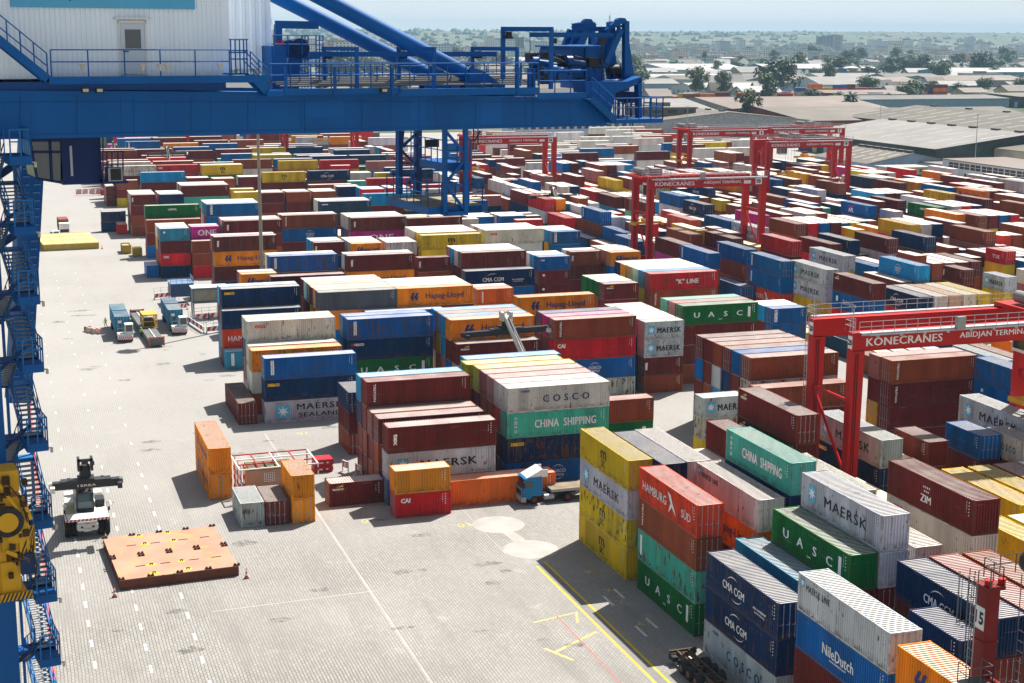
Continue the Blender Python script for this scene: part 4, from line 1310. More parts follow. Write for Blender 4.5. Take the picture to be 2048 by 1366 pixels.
Y40 235.4 308.4 b,y,p,g
Y40 238.25 308.4 pk,w,n,b
Y40 224.0 322.3 y*,m,b,w
Y40 241.1 322.3 m,m,u,b
Y40 232.55 336.2 u,u,o,b
Y40 241.1 336.2 r,lb,b,b
Y40 243.95 336.2 b,r,u,pk
Y40 226.85 350.1 m*,t,lb,b
Y40 232.55 350.1 o,g,m,u
Y40 235.4 350.1 b,y,r,m
Y40 238.25 350.1 m,m,b,u
Y40 224.0 364.0 u,n,m
Y40 226.85 364.0 k2*,r,r,r
Y40 229.7 364.0 m,n,b,b
Y40 232.55 364.0 b,g,m,m
Y40 226.85 377.9 b,b,b
Y40 235.4 377.9 y,b,w,g
Y40 238.25 377.9 b,m,b,w
Y40 241.1 377.9 w,r,b,b
Y40 224.0 391.8 b,n,g,pk
Y40 235.4 391.8 g,b,w
Y40 238.25 391.8 p,b,o,u
Y40 243.95 391.8 r,m,r,b
Y40 226.85 405.7 w,u,w
Y40 229.7 405.7 m,n,g,o
Y40 232.55 405.7 b,b,n,g
Y40 235.4 405.7 y,b,lb,m
Y40 224.0 419.6 m,y,g,u
Y40 226.85 419.6 n,m,m,o
Y40 229.7 419.6 m,n,b
Y40 232.55 419.6 n,n,n,m
Y40 241.1 419.6 k2,m,b,b
Y40 243.95 419.6 b,b,b,m
Y40 252.85 343.4 m,y,r,r
Y40 261.4 343.4 g*,lb,m,r
Y40 264.25 343.4 b,m,n,g
Y40 269.95 343.4 lb,b,b,n
Y40 252.85 357.3 m,r,n,u
Y40 261.4 357.3 g,m,b,pk
Y40 267.1 357.3 m,b,w,n
Y40 255.7 371.2 o,u,n,y
Y40 252.85 385.1 r,u,pk,n
Y40 267.1 385.1 g,b,m,p
X40 66.0 560.0 m,m,b,w
X40 79.0 560.0 b,m,w,m
X40 131.0 560.0 g,b,g,g
X40 53.0 569.0 pk,u,n
X40 92.0 569.0 m,y,lb
X40 105.0 569.0 g,k,lb,b
X40 118.0 569.0 o,b,u,w
X40 40.0 578.0 u,e,b,o
X40 53.0 578.0 m,b,k2,w
X40 92.0 578.0 g,m,m
X40 105.0 578.0 o,b,m,u
X40 40.0 587.0 b,m,b
X40 118.0 587.0 b,pk,k,y
X40 40.0 596.0 r,w,y,u
X40 66.0 596.0 r,y,t,m
X40 79.0 596.0 y,pk,b
X40 92.0 596.0 m,b,n,y
X40 105.0 596.0 y,n,b
X40 40.0 605.0 k2,b,b
X40 92.0 605.0 pk,b,m,t
X40 105.0 605.0 lb,u,y
X40 131.0 605.0 r,b,m,lb
X40 40.0 614.0 u,g
X40 92.0 614.0 u,b,r,n
X40 92.0 623.0 u,w,n,r
X40 40.0 632.0 p,b
X40 92.0 632.0 w,g,o
X40 40.0 641.0 m,n,u,w
X40 79.0 641.0 b,b,b,b
X40 92.0 641.0 b,u,r"""
CGROUP = 'shipping containers stacked in the yard'
CINFO = []
STUFF = []
def place(o, L):                                     # -> rotation and origin rule
    return (0.0 if o == 'X' else -math.pi/2)
def jitter(c, r, s=.10):
    k = 1+r.uniform(-s, s); return tuple(min(.9, x*k*(1+r.uniform(-.06, .06))) for x in c)
for ln, line in enumerate(STACKS.strip().split('\n')):
    t = line.split(); o, Lc = t[0][0], int(t[0][1:]); X, Y = float(t[1]), float(t[2]); tiers = t[3].split(',')
    L = 12.192 if Lc == 40 else 6.058; h = 2.896 if Lc == 40 else 2.591
    r = random.Random(ln*7+3); n = len(tiers)
    org = Vector((X, Y, 0)) if o == 'X' else Vector((X, Y+L, 0)); rz = place(o, L)
    cols = [s.rstrip('*!').split(':')[0] for s in tiers]
    for k, s in enumerate(tiers):                    # k = 0 is the top
        z = (n-1-k)*h; code, _, logo = s.rstrip('*!').partition(':'); big = s.endswith('!'); ind = big or s.endswith('*')
        col, cw = CC[code]; col = jitter(col, r)
        j = r.uniform(-.05, .05)
        if not ind:
            STUFF.append((org+Vector((j, 0, z)), rz, L, h, col)); continue
        rust = r.random()**2
        if code in ('w', 'g'): rust = min(1, rust+.35)
        if logo in ('maersk', 'maerskline', 'sealand', 'cosco') : rust = .55
        door = r.choice([None, 0 if o == 'X' else 1]) if k >= 0 else None
        light = code in ('w', 'g')
        p = org+Vector((j if o == 'X' else 0, 0 if o == 'X' else j, z))
        parts = []
        if big:
            root = empty('shipping_container', p, rz)
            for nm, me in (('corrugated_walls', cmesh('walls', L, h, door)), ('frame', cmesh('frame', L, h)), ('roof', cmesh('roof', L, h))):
                parts.append(link(nm, me, root))
            if door is not None:
                for q in (0, 1):
                    d = link('door', cmesh('door%d' % q, L, h, door), root); parts.append(d)
                    for jj in (0, 1): link('locking_bar', cmesh('bar%d%d' % (q, jj), L, h, door), d)
            link('stencilled_code', id_marks(L, h, r.randrange(4)), root)
        else:
            root = link('shipping_container', cmesh('whole', L, h, door), None, p, (0, 0, rz)); parts.append(root)
        for pt in parts: pt.color = (*col, rust)
        if logo:
            for nm, me in deco_meshes(logo, L, h, light): link(nm, me, root)
        root['category'] = 'container'; root['group'] = CGROUP
        c = root.location; mid = Vector((X+(L if o == 'X' else CW)/2, Y+(CW if o == 'X' else L)/2, z+h/2)); u, v = px(mid)
        CINFO.append(dict(o=root, cw=cw, logo=logo, n=n, k=k, u=u, v=v, L=Lc, below=CC[cols[k+1]][1] if k+1 < n else None, above=CC[cols[k-1]][1] if k else None, ori=o))
# one mesh for the far and hidden rest
def low_container(L, h):
    mb = MB(); e = .05
    mb.box((0, 0, 0), (L, .1, .16)); mb.box((0, CW-.1, 0), (L, CW, .16))
    for x in (0, L-.16):
        for y in (0, CW-.16): mb.box((x, y, .16), (x+.16, y+.16, h-.02))
    mb.box((e, e, .1), (L-e, CW-e, h-.06)); nwall = len(mb.f)
    mb.box((.02, .02, h-.06), (L-.02, CW-.02, h-.03))
    return mb.v, mb.f, nwall
def build_stuff(items, name, label):
    base = {}; V = []; F = []; M = []; Cc = []
    for org, rz, L, h, col in items:
        if (L, h) not in base: base[(L, h)] = low_container(L, h)
        v, f, nw = base[(L, h)]; n0 = len(V); c, s = math.cos(rz), math.sin(rz)
        V += [(org.x+c*x-s*y, org.y+s*x+c*y, org.z+z) for x, y, z in v]
        for i, q in enumerate(f): F.append([k+n0 for k in q]); M.append(1 if i >= nw else 0); Cc.append(col)
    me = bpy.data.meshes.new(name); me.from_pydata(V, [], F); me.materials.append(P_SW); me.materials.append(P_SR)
    me.polygons.foreach_set('material_index', M)
    ca = me.color_attributes.new('paint', 'FLOAT_COLOR', 'CORNER'); arr = np.ones((len(me.loops), 4), np.float32)
    ls = np.empty(len(F), np.int32); lt = np.empty(len(F), np.int32); me.polygons.foreach_get('loop_start', ls); me.polygons.foreach_get('loop_total', lt)
    arr[:, :3] = np.repeat(np.array(Cc, np.float32), lt, axis=0); ca.data.foreach_set('color', arr.ravel()); me.update()
    o = link(name, me); tag(o, label, 'containers', kind='stuff'); return o
build_stuff(STUFF, 'distant_container_stacks', 'mass of small far containers filling the rest of the yard')
def region(u, v):
    a = 'far' if v < 420 else ('mid' if v < 640 else 'near'); b = 'left' if u < 700 else ('centre' if u < 1350 else 'right')
    return a, b
REGW = {('far', 'left'): 'far back left', ('far', 'centre'): 'far back centre', ('far', 'right'): 'far back right', ('mid', 'left'): 'middle yard left', ('mid', 'centre'): 'middle yard centre', ('mid', 'right'): 'middle yard right',
        ('near', 'left'): 'near left front', ('near', 'centre'): 'near centre front', ('near', 'right'): 'near right front'}
def label_parts(c):
    base = f"{c['cw']} {'long' if c['L']==40 else 'short'} container"
    mark = MARKW.get(c['logo'], '') if c['logo'] else ''
    tier = 'alone on the paving' if c['n'] == 1 else (f"topmost of {NUMW[c['n']]}" if c['k'] == 0 else (f"bottom of {NUMW[c['n']]}" if c['k'] == c['n']-1 else f"{ORDW[c['k']]} from top of {NUMW[c['n']]}"))
    rel = f"above {c['below']}" if c['below'] else (f"below {c['above']}" if c['above'] else '')
    return base, mark, tier, rel, REGW[region(c['u'], c['v'])]
def uniq(cands):
    cnt = {}
    for s in cands: cnt[s] = cnt.get(s, 0)+1
    return cnt
def trim(s): return ' '.join(s.split())
todo = list(CINFO); done = {}
for stage in range(3):
    labs = []
    for c in CINFO:
        b, mk, ti, re_, rg = label_parts(c)
        labs.append(trim([f"{b} {mk} {ti}", f"{b} {mk} {ti} {re_}", f"{b} {mk} {ti} {re_} {rg}"][stage]))
    cnt = uniq(labs)
    for c, s in zip(CINFO, labs):
        if id(c) not in done and cnt[s] == 1 and 4 <= len(s.split()) <= 16: done[id(c)] = s
rest = {}
for c in CINFO:
    if id(c) in done: continue
    b, mk, ti, re_, rg = label_parts(c)
    s = trim(f"{b} {mk} {ti} {rg}")
    if len(s.split()) > 13: s = trim(f"{b} {ti} {rg}")
    rest.setdefault(s, []).append(c)
used = set(done.values())
for s, cs in rest.items():
    cs.sort(key=lambda c: c['u'])
    for i, c in enumerate(cs):
        q = s if len(cs) == 1 else f"{s} {ORDW[min(i,19)]} from left"
        while q in used: q = q.replace(' from left', ' along from left') if 'along' not in q else q+' side'
        used.add(q); done[id(c)] = q
for c in CINFO: c['o']['label'] = done[id(c)]

# ------------------------------------------------------------------ blue ship-to-shore crane (local frame: s along the girder, n away, z up)
QA = R_(8.7); QO = Vector((0, 64, 0)); QE = Vector((math.cos(QA), math.sin(QA), 0)); QN = Vector((-math.sin(QA), math.cos(QA), 0))
def C(u, v, n=0.0):                                # photograph point -> point of the upright plane n metres behind the girder face
    d = ray(u, v); t = ((QO+QN*n)-CAMP).dot(QN)/d.dot(QN); p = CAMP+d*t-QO
    return Vector((p.dot(QE), n, p.z))
def crane_blue():
    root = empty('ship_to_shore_crane', QO, QA, 'blue quay crane with white machinery house and sloping pipe stays', 'crane')
    B = CRBLUE; P = lambda nm, mb, m=B, par=root: mb.build(nm, m, par)
    # main girder, deep box tapering a little towards its end, second girder behind
    def girder(n0, n1):
        mb = MB(); pts = [C(-160, 180, 0), C(683, 185, 0), C(1178, 197, 0), C(1217, 251, 0), C(683, 265, 0), C(-160, 282, 0)]
        mb.prism([(q.x, n0, q.z) for q in pts], (0, n1-n0, 0))
        zt = C(683, 187, 0).z; zb = C(683, 265, 0).z
        for u in range(-120, 1160, 90):
            a = C(u, 190, 0); 
            mb.box((a.x, n0-.012, C(u, 272-(u+120)*.017, 0).z), (a.x+.02, n0+.05, C(u, 190, 0).z))
        return mb
    g = P('main_girder', girder(0, 1.15)); P('main_girder', girder(5.6, 6.7))
    for u0, u1, v0, v1 in ((948, 1002, 192, 250), (610, 690, 200, 235), (820, 850, 196, 240)):
        mb = MB(); a, b = C(u0, v1, 0), C(u1, v0, 0); mb.box((a.x, -.006, a.z), (b.x, .02, b.z)); P('repaint_patch', mb, mat('crane_fresh_blue', (0, .10, .34), .45, var=.12), g)
    mb = MB()
    for v0, v1 in ((200, 200), (268, 246)): mb.bar(C(-100, v0+4, -.004), C(1150, v1+4, -.004), .03, .035)
    for u in range(40, 1180, 114): mb.bar(C(u, 190+u*.006, -.004), C(u, 277-u*.021, -.004), .03, .03)
    P('weld_seam', mb, mat('crane_seam', (0, .075, .26), .5), g)
    for u in (170, 767, 198): mb = MB(); a = C(u, 181, -1.0); mb.box((a.x-.16, -1.15, a.z-.1), (a.x+.16, -.98, a.z+.12)); P('floodlight', mb, DARK); mb = MB(); mb.box((a.x-.11, -1.16, a.z-.05), (a.x+.11, -1.14, a.z+.07)); P('lamp', mb, mat('lamp_glass', (.5, .45, .35), .3))
    mb = MB(); 
    for u in (300, 700, 1000): a = C(u, 220); mb.box((a.x, 1.15, a.z-.35), (a.x+.5, 5.6, a.z+.35))
    P('cross_beam', mb)
    # stay pipes
    for nm_n, a, b in ((.9, (968, 166), (470, -95)), (6.2, (886, 163), (380, -95))):
        mb = MB(); p, q = C(*a, nm_n), C(*b, nm_n); mb.tube(p, p+(q-p)*3.0, .345, 24); P('stay_pipe', mb)
        mb = MB(); e = p; w = .16
        for dy in (-.45, .29):
            mb.prism([(e.x-.9, e.y+dy, e.z+.75), (e.x-.2, e.y+dy, e.z+.55), (e.x+1.9, e.y+dy, e.z-.95), (e.x-1.3, e.y+dy, e.z-.95)], (0, w, 0))
        mb.tube((e.x+.35, e.y-.6, e.z-.2), (e.x+.35, e.y+.6, e.z-.2), .22, 14); P('stay_bracket', mb)
    # machinery house
    hz0 = C(200, 157, .6).z; x0 = C(-330, 100, .6).x; x1 = C(459, 100, .6).x; zt = C(200, -75, .6).z
    WC = mat('white_corrugated_cladding', (.86, .92, .95), .5, var=.03, streak=True, scale=1.2)
    def cladding(mb, xa, xb, y, za, zb, pitch=.2, dep=.045, face='y'):
        n = max(1, int((xb-xa)/pitch)); p = (xb-xa)/n
        for i in range(n):
            for (q, d0), (r, d1) in zip(((0, 0), (.4, 0), (.5, dep), (.9, dep)), ((.4, 0), (.5, dep), (.9, dep), (1, 0))):
                a, b = xa+(i+q)*p, xa+(i+r)*p
                if face == 'y': mb.quad((a, y+d0, za), (b, y+d1, za), (b, y+d1, zb), (a, y+d0, zb))
                else: mb.quad((y-d0, a, za), (y-d1, b, za), (y-d1, b, zb), (y-d0, a, zb))
    mb = MB(); cladding(mb, x0, x1-.32, .6, hz0, zt); cladding(mb, .6, 6.2, x1, hz0, zt, face='x')
    mb.box((x1-.32, .59, hz0), (x1+.01, .75, zt)); mb.quad((x0, 6.2, hz0), (x1, 6.2, hz0), (x1, 6.2, zt), (x0, 6.2, zt))
    mb.box((x0-.2, .4, zt), (x1+.2, 6.4, zt+.15)); mb.quad((x0, .6, hz0), (x0, 6.2, hz0), (x0, 6.2, zt), (x0, .6, zt))
    house = P('machinery_house', mb, WC)
    xb = C(543, 100, 3.2).x; mb = MB(); cladding(mb, x1, xb, 3.2, hz0+.3, zt, .42); mb.box((xb-.04, 3.2, hz0+.3), (xb, 6.2, zt)); mb.box((x1, 3.1, zt), (xb+.1, 6.3, zt+.12))
    P('house_annexe', mb, WC)
    mb = MB(); a, b = C(22, 14, .5), C(387, -80, .5); mb.box((a.x, .52, a.z), (b.x, .575, b.z)); sg = P('sign_panel', mb, mat('sign_light_blue', (.10, .40, .60), .4, var=.05), house)
    mb = MB(); a = C(74, -2, .5); put_text(mb, 'Abidjan', a.x+1.1, a.z+.15, .42, bold=.05, y=.505); P('lettering', mb, NAVYL, sg)
    mb = MB(); a, b = C(243, 150, .55), C(290, 47, .55)
    mb.box((a.x-.06, .54, a.z), (a.x+.03, .66, b.z+.1)); mb.box((b.x-.03, .54, a.z), (b.x+.06, .66, b.z+.1)); mb.box((a.x-.06, .54, b.z), (b.x+.06, .66, b.z+.12)); mb.box((a.x-.2, .25, b.z+.16), (b.x+.22, .62, b.z+.24))
    df = P('door_frame', mb, WPAINT, house)
    mb = MB(); mb.box((a.x+.04, .545, a.z+.03), (b.x-.04, .60, b.z-.01)); dr = P('door', mb, mat('door_panel_paint', (.60, .66, .70), .45, var=.03), house)
    c, d = C(251, 97, .54), C(281, 59, .54); mb = MB(); mb.box((c.x, .535, c.z), (d.x, .55, d.z)); P('door_window', mb, GLASS, dr)
    mb = MB(); mb.bar((c.x-.06, .5, c.z-.12), (c.x+.12, .5, c.z-.12), .04); P('handle', mb, DARK, dr)
    # base under the house
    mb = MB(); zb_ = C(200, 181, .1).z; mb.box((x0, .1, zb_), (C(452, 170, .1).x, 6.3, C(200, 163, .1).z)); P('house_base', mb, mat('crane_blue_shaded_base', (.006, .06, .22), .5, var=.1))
    # walkway in front of the house
    mb = MB(); za = C(300, 152, -.9).z; a = C(98, 152, -.9).x; b = C(536, 152, -.9).x
    mb.box((a, -.95, za-.30), (b, -.85, za)); mb.box((a, -.85, za-.10), (b, .5, za-.04)); P('walkway', mb)
    mb = MB(); bx = C(460, 152, -.9).x; mb.rail([(a+.1, -.9, za), (bx, -.9, za)], 1.05, 1.55, .026); P('guard_rail', mb)
    for u in (165, 285, 320, 335, 440):
        mb = MB(); q = C(u, 131, -.95); mb.tube(q, q+Vector((0, 0, -.22)), .09, 8, .05); mb.box((q.x-.11, -1.06, q.z), (q.x+.11, -.86, q.z+.06)); P('lamp', mb, mat('lamp_glass', (.5, .45, .35), .3))
    # stair up at left
    mb = MB(); p, q = C(-40, 48, -.9), C(96, 158, -.9)
    mb.bar(p, q, .06, .32); mb.bar(p+Vector((0, .9, 0)), q+Vector((0, .9, 0)), .06, .32)
    for i in range(18): 
        t = p.lerp(q, (i+.5)/18); mb.box((t.x-.14, -.9, t.z-.02), (t.x+.14, 0, t.z+.02))
    up = Vector((0, 0, 1.0))
    for k in (1, .5): mb.tube(p+up*k, q+up*k, .026, 5)
    for i in range(6): t = p.lerp(q, i/5); mb.tube(t, t+up, .03, 5)
    P('stairs', mb)
    # platform and short stair right of the house
    mb = MB(); pz = C(480, 150, -.9).z
    for u in (461, 470, 479, 487, 493): q = C(u, 80, -.7); mb.tube((q.x, -.7, pz), (q.x, -.7, C(u, 78, -.7).z), .032, 5)
    for v in (79, 101, 105, 118): a, b = C(458, v, -.7), C(496, v, -.7); mb.tube(a, b, .03, 5)
    mb.box((C(458, 140, -.6).x, -.6, pz), (C(498, 140, -.6).x, .3, C(458, 103, -.6).z-.9)); P('ladder_cage', mb)
    mb = MB(); p, q = C(502, 151, -.9), C(535, 184, -.9); mb.bar(p, q, .06, .3); mb.bar(p+Vector((0, .8, 0)), q+Vector((0, .8, 0)), .06, .3)
    for i in range(7): t = p.lerp(q, (i+.5)/7); mb.box((t.x-.13, -.9, t.z-.02), (t.x+.13, -.1, t.z+.02))
    for k in (1, .55): mb.tube(p+up*k, q+up*k, .026, 5); mb.tube(p+up*k+Vector((0, .8, 0)), q+up*k+Vector((0, .8, 0)), .026, 5)
    for t in (0, .5, 1): mb.tube(p.lerp(q, t), p.lerp(q, t)+up, .03, 5)
    P('stairs', mb)
    mb = MB(); a, b = C(533, 181, -.9), C(567, 192, -.9); mb.box((a.x, -1.0, b.z), (b.x, .2, a.z)); P('landing', mb)
    # long walkways along the girder
    wz = C(700, 178, -.9).z
    for u0, u1, v0, v1 in ((566, 800, 178, 187), (795, 1078, 178, 188), (1075, 1172, 186, 196)):
        mb = MB(); a, b = C(u0, v0, -.9), C(u1, v1, -.9); mb.box((a.x, -.98, b.z), (b.x, -.9, a.z)); mb.box((a.x, -.9, a.z-.08), (b.x, .1, a.z-.03)); P('walkway', mb)
    for u0, u1, v, n, h in ((540, 1076, 178, -.9, 1.05), (1078, 1172, 187, -.9, 1.05), (540, 1076, 172, 6.9, 1.1), (600, 1076, 174, 1.3, .9)):
        mb = MB(); a, b = C(u0, v, n), C(u1, v, n); b.z = a.z; mb.rail([a, b], h, .95, .026); P('guard_rail', mb)
    mb = MB(); r = random.Random(4); a = C(560, 178, .3); b = C(1070, 178, .3)
    for k in range(5): mb.tube((a.x, .3+k*.5, a.z+.12+.07*k), (b.x, .3+k*.5, a.z+.12+.07*k), .05, 6)
    P('cable_tray', mb, mat('grey_cable', (.2, .19, .17), .7))
    # posts that stand out along the walkway
    for u in (570, 668, 783, 1034): mb = MB(); a = C(u, 190, -1.0); mb.box((a.x, -1.02, a.z), (a.x+.12, -.92, C(u, 134, -1.0).z)); P('rail_post', mb)
    # portal frames and monorail beams
    for u0, u1, vt, vb, n, w in ((648, 713, 97, 176, 1.5, .14), (797, 868, 97, 176, 1.5, .14), (945, 1034, 97, 176, 1.5, .14), (1006, 1103, 58, 176, 1.6, .17)):
        mb = MB(); a, b = C(u0, vt, n), C(u1, vt, -.3); z0 = C(u0, vb, n).z
        mb.bar((a.x, n, z0), (a.x, n, a.z), w); mb.bar((b.x, -.3, C(u1, 178, -.3).z), (b.x, -.3, a.z), w); mb.bar((a.x-w/2, n, a.z), (b.x+w/2, -.3, a.z), w, w*1.25); P('portal_frame', mb)
        mb = MB(); q = a.lerp(b, .12); mb.box((q.x-.12, q.y-.1, q.z-.45), (q.x+.12, q.y+.1, q.z-.12)); mb.tube((q.x-.2, q.y, q.z-.38), (q.x+.2, q.y, q.z-.38), .07, 8); P('trolley_hoist', mb, DARK)
    for u0, u1, v, n, w in ((618, 993, 108, 1.0, .14), (1059, 1228, 69, 1.2, .16), (1144, 1230, 57, 2.2, .2), (1144, 1192, 51, 4.5, .2)):
        mb = MB(); a, b = C(u0, v, n), C(u1, v, n); b.z = a.z; mb.box((a.x, n-w/2, a.z-.12), (b.x, n+w/2, a.z-.09)); mb.box((a.x, n-.03, a.z-.12), (b.x, n+.03, a.z+.10)); mb.box((a.x, n-w/2, a.z+.07), (b.x, n+w/2, a.z+.10)); P('monorail_beam', mb)
    for u, v0, v1, n in ((993, 110, 150, 1.0), (1060, 72, 112, 1.2)):
        mb = MB(); mb.tube(C(u, v0, n), C(u, v1, n), .018, 5); P('hoist_chain', mb, DARK)
    # jib and sheave group by the house end
    mb = MB(); a = C(556, 152, 2.2); t = C(556, 49, 2.2); mb.bar(a, t, .3); e = C(636, 52, 2.2); mb.bar((t.x-.12, 2.2, t.z), (e.x, 2.2, t.z-.02), .2, .34); P('jib', mb)
    mb = MB(); q = C(559, 88, 2.0); mb.tube((q.x, 1.95, q.z), (q.x, 2.1, q.z), .16, 12); P('red_beacon', mb, RED2)
    for u, r in ((574, .38), (596, .46)):
        mb = MB(); q = C(u, 97, 3.5); mb.tube((q.x, 3.2, q.z), (q.x, 3.75, q.z), r, 20); P('sheave', mb, mat('dark_blue_sheave', (.008, .03, .10), .5))
    mb = MB(); mb.prism([tuple(C(u, v, 3.3)) for u, v in ((585, 90), (606, 92), (598, 178), (560, 178))], (0, .6, 0)); mb.prism([tuple(C(u, v, 3.2)) for u, v in ((596, 108), (646, 108), (640, 116), (612, 120))], (0, .6, 0)); P('sheave_frame', mb)
    mb = MB()
    for u0, u1 in ((604, 616), (632, 646)):
        for u in (u0, (u0+u1)/2, u1): mb.tube(C(u, 70, 4), C(u, 176, 4), .03, 5)
        for v in range(72, 176, 9): mb.tube(C(u0, v, 4), C(u1, v, 4), .022, 5)
    P('ladder', mb)
    mb = MB(); a = C(545, 178, 1.6); mb.box((a.x, 1.6, a.z), (C(575, 178, 1.6).x, 3, C(545, 92, 1.6).z)); P('electrical_cabinet', mb)
    mb = MB(); a, b = C(548, 90, 1.4), C(632, 90, 1.4); mb.rail([(a.x, 1.4, C(548, 110, 1.4).z), (b.x, 1.4, C(548, 110, 1.4).z)], .85, .7, .025); P('guard_rail', mb)
    for k in range(3):
        mb = MB(); mb.tube(C(470, 70+5*k, 3.4), C(600, 84+4*k, 3.4), .02, 5); P('wire_rope', mb, mat('grey_cable', (.2, .19, .17)))
    # end machinery: sheave towers
    for du, dv, n in ((0, 0, 1.0), (-68, 2, 6.0)):
        mb = MB(); f = lambda u, v: C(u+du, v+dv, n)
        for k in range(3):
            y = n+k*.42
            pl = [f(1232+9*k, 52), f(1234+9*k, 40), f(1240+9*k, 35.5), f(1250+9*k, 36), f(1256+9*k, 44)] if k < 2 else [f(1250, 48), f(1250, 40), f(1254, 36), f(1259, 40), f(1259, 62)]
            mb.prism([(q.x, y, q.z) for q in pl], (0, .2, 0))
        mb.prism([tuple(f(u, v)) for u, v in ((1250, 44), (1259, 42), (1259, 86), (1270, 160), (1250, 160))], (0, .3, 0))
        mb.prism([tuple(f(u, v)+Vector((0, .9, 0))) for u, v in ((1230, 60), (1250, 44), (1250, 160), (1236, 130))], (0, .3, 0))
        mb.prism([tuple(f(u, v)+Vector((0, 1.5, 0))) for u, v in ((1250, 44), (1259, 42), (1259, 86), (1270, 160), (1250, 160))], (0, .3, 0))
        P('sheave_tower', mb)
        for k in range(3):
            mb = MB(); a, b = f(1246-7*k, 58), f(1212-4*k, 134); mb.bar(a+Vector((0, .2+.5*k, 0)), b+Vector((0, .2+.5*k, 0)), .26, .3); P('tower_strut', mb)
        mb = MB(); a, b = f(1225, 48), f(1252, 55); mb.box((a.x, n+.2, b.z), (b.x, n+.5, a.z-.04)); P('tower_cross_beam', mb)
    mb = MB(); mb.prism([tuple(C(u, v, 1.6)) for u, v in ((1147, 95), (1171, 95), (1171, 165), (1143, 165), (1143, 112))], (0, 3.4, 0)); mb.prism([tuple(C(u, v, 1.5)) for u, v in ((1171, 93), (1205, 90), (1210, 165), (1171, 165))], (0, 3.2, 0))
    mb.box((C(1146, 94, 1.3).x, 1.3, C(1146, 95, 1.3).z), (C(1209, 94, 1.3).x, 5.2, C(1146, 92, 1.3).z)); P('winch_housing', mb)
    r = random.Random(9)
    for i, (u0, u1, v0, v1, n) in enumerate(((1064, 1130, 124, 132, 1.2), (1132, 1200, 122, 133, .8), (1100, 1160, 140, 142, .6), (1070, 1128, 128, 126, 3.0), (1140, 1170, 126, 130, 2.6))):
        mb = MB(); a, b = C(u0, v0, n), C(u1, v1, n); mb.tube(a, a.lerp(b, .55), .17, 12); mb.tube(a.lerp(b, .5), b, .11, 10); mb.tube(a, a+Vector((.3, 0, .0)), .26, 10); P('hydraulic_cylinder', mb, mat('hydraulic_dark_blue', (.008, .045, .14), .4) if i % 2 else B)
    mb = MB()
    for i in range(40):
        u = r.uniform(1062, 1205); v = r.uniform(110, 165); n = r.uniform(.6, 4.5); q = C(u, v, n); s = r.uniform(.06, .28)
        mb.box((q.x-s, n-s, q.z-s*.8), (q.x+s, n+s, q.z+s*.8))
    for i in range(26):
        u = r.uniform(1066, 1190); q = C(u, r.uniform(108, 118), r.uniform(.6, 3)); mb.path([q+Vector((.3*k, 0, -.05*k*k)) for k in range(5)], .03, 5)
    P('hydraulic_valves', mb, DARK)
    for u in (1058, 1066): mb = MB(); mb.box((C(u, 168, -.2).x, -.2, C(u, 178, -.2).z), (C(u+5, 168, -.2).x, .0, C(u, 137, -.2).z)); P('rail_post', mb)
    for u, v in ((1106, 82), (1205, 82)):
        mb = MB(); q = C(u, v, .4); mb.box((q.x-.16, .3, q.z-.12), (q.x+.16, .5, q.z+.13)); mb.tube((q.x, .4, q.z-.12), (q.x, .4, C(u, 160, .4).z), .04, 6); P('floodlight', mb, DARK)
    mb = MB(); mb.prism([tuple(C(u, v, .1)) for u, v in ((1170, 163), (1255, 163), (1283, 153), (1285, 165), (1232, 186), (1218, 240), (1172, 190))], (0, 1.2, 0)); mb.prism([tuple(C(u, v, .1)) for u, v in ((1276, 160), (1284, 158), (1284, 240), (1279, 240))], (0, .4, 0))
    mb.box((C(1255, 160, .1).x, 1.2, C(1255, 163, .1).z-.5), (C(1283, 160, .1).x, 6.8, C(1255, 163, .1).z)); P('end_frame', mb)
    mb = MB(); mb.path([C(1216, 140, 2), C(1235, 140, 2), C(1246, 148, 2), C(1248, 160, 2)], .28, 10); P('cable_loop', mb, DARK)
    mb = MB(); mb.box((C(1236, 186, .8).x, .8, C(1236, 196, .8).z), (C(1276, 186, .8).x, 3, C(1236, 184, .8).z)); mb.tube(C(1256, 196, 1.9), C(1256, 206, 1.9), .8, 14, .3); P('cable_reel_drum', mb, mat('dark_blue_sheave', (.008, .03, .10)))
    mb = MB(); p, q = C(1183, 197, -.8), C(1231, 240, -.8); mb.bar(p, q, .06, .3); mb.bar(p+Vector((0, .8, 0)), q+Vector((0, .8, 0)), .06, .3)
    for i in range(9): t = p.lerp(q, (i+.5)/9); mb.box((t.x-.14, -.8, t.z-.02), (t.x+.14, 0, t.z+.02))
    for k in (1, .5): mb.tube(p+up*k, q+up*k, .026, 5)
    for t in (0, .33, .66, 1): mb.tube(p.lerp(q, t), p.lerp(q, t)+up, .03, 5)
    P('stairs', mb)
    mb = MB(); a, b = C(1230, 239, -.8), C(1325, 245, -.8); mb.box((a.x, -.85, b.z), (b.x, 4.5, a.z)); P('end_platform', mb)
    mb = MB(); mb.rail([(a.x, -.8, a.z), (b.x, -.8, a.z), (b.x, 4.4, a.z)], 1.0, .6, .028); P('guard_rail', mb)
    mb = MB()
    for u in (1236, 1246, 1262, 1272): mb.tube(C(u, 236, 1.2), C(u, 196, 1.2), .05, 6)
    P('platform_hanger', mb)
    # hanging maintenance tower below the girder
    mb = MB(); f = lambda u, v: C(u, v, .15)
    for u in (889.5, 931): mb.bar(f(u, 250), f(u, 430), .2)
    for v in (252, 257, 316, 370): mb.bar(f(889.5, v), f(931, v), .09)
    for a, b in (((891, 262), (930, 308)), ((930, 318), (892, 366)), ((892, 372), (930, 420))): mb.bar(f(*a), f(*b), .12)
    mb.box((f(888, 423).x, .05, f(888, 432).z), (f(933, 423).x, .3, f(888, 424).z)); P('lattice_tower', mb)
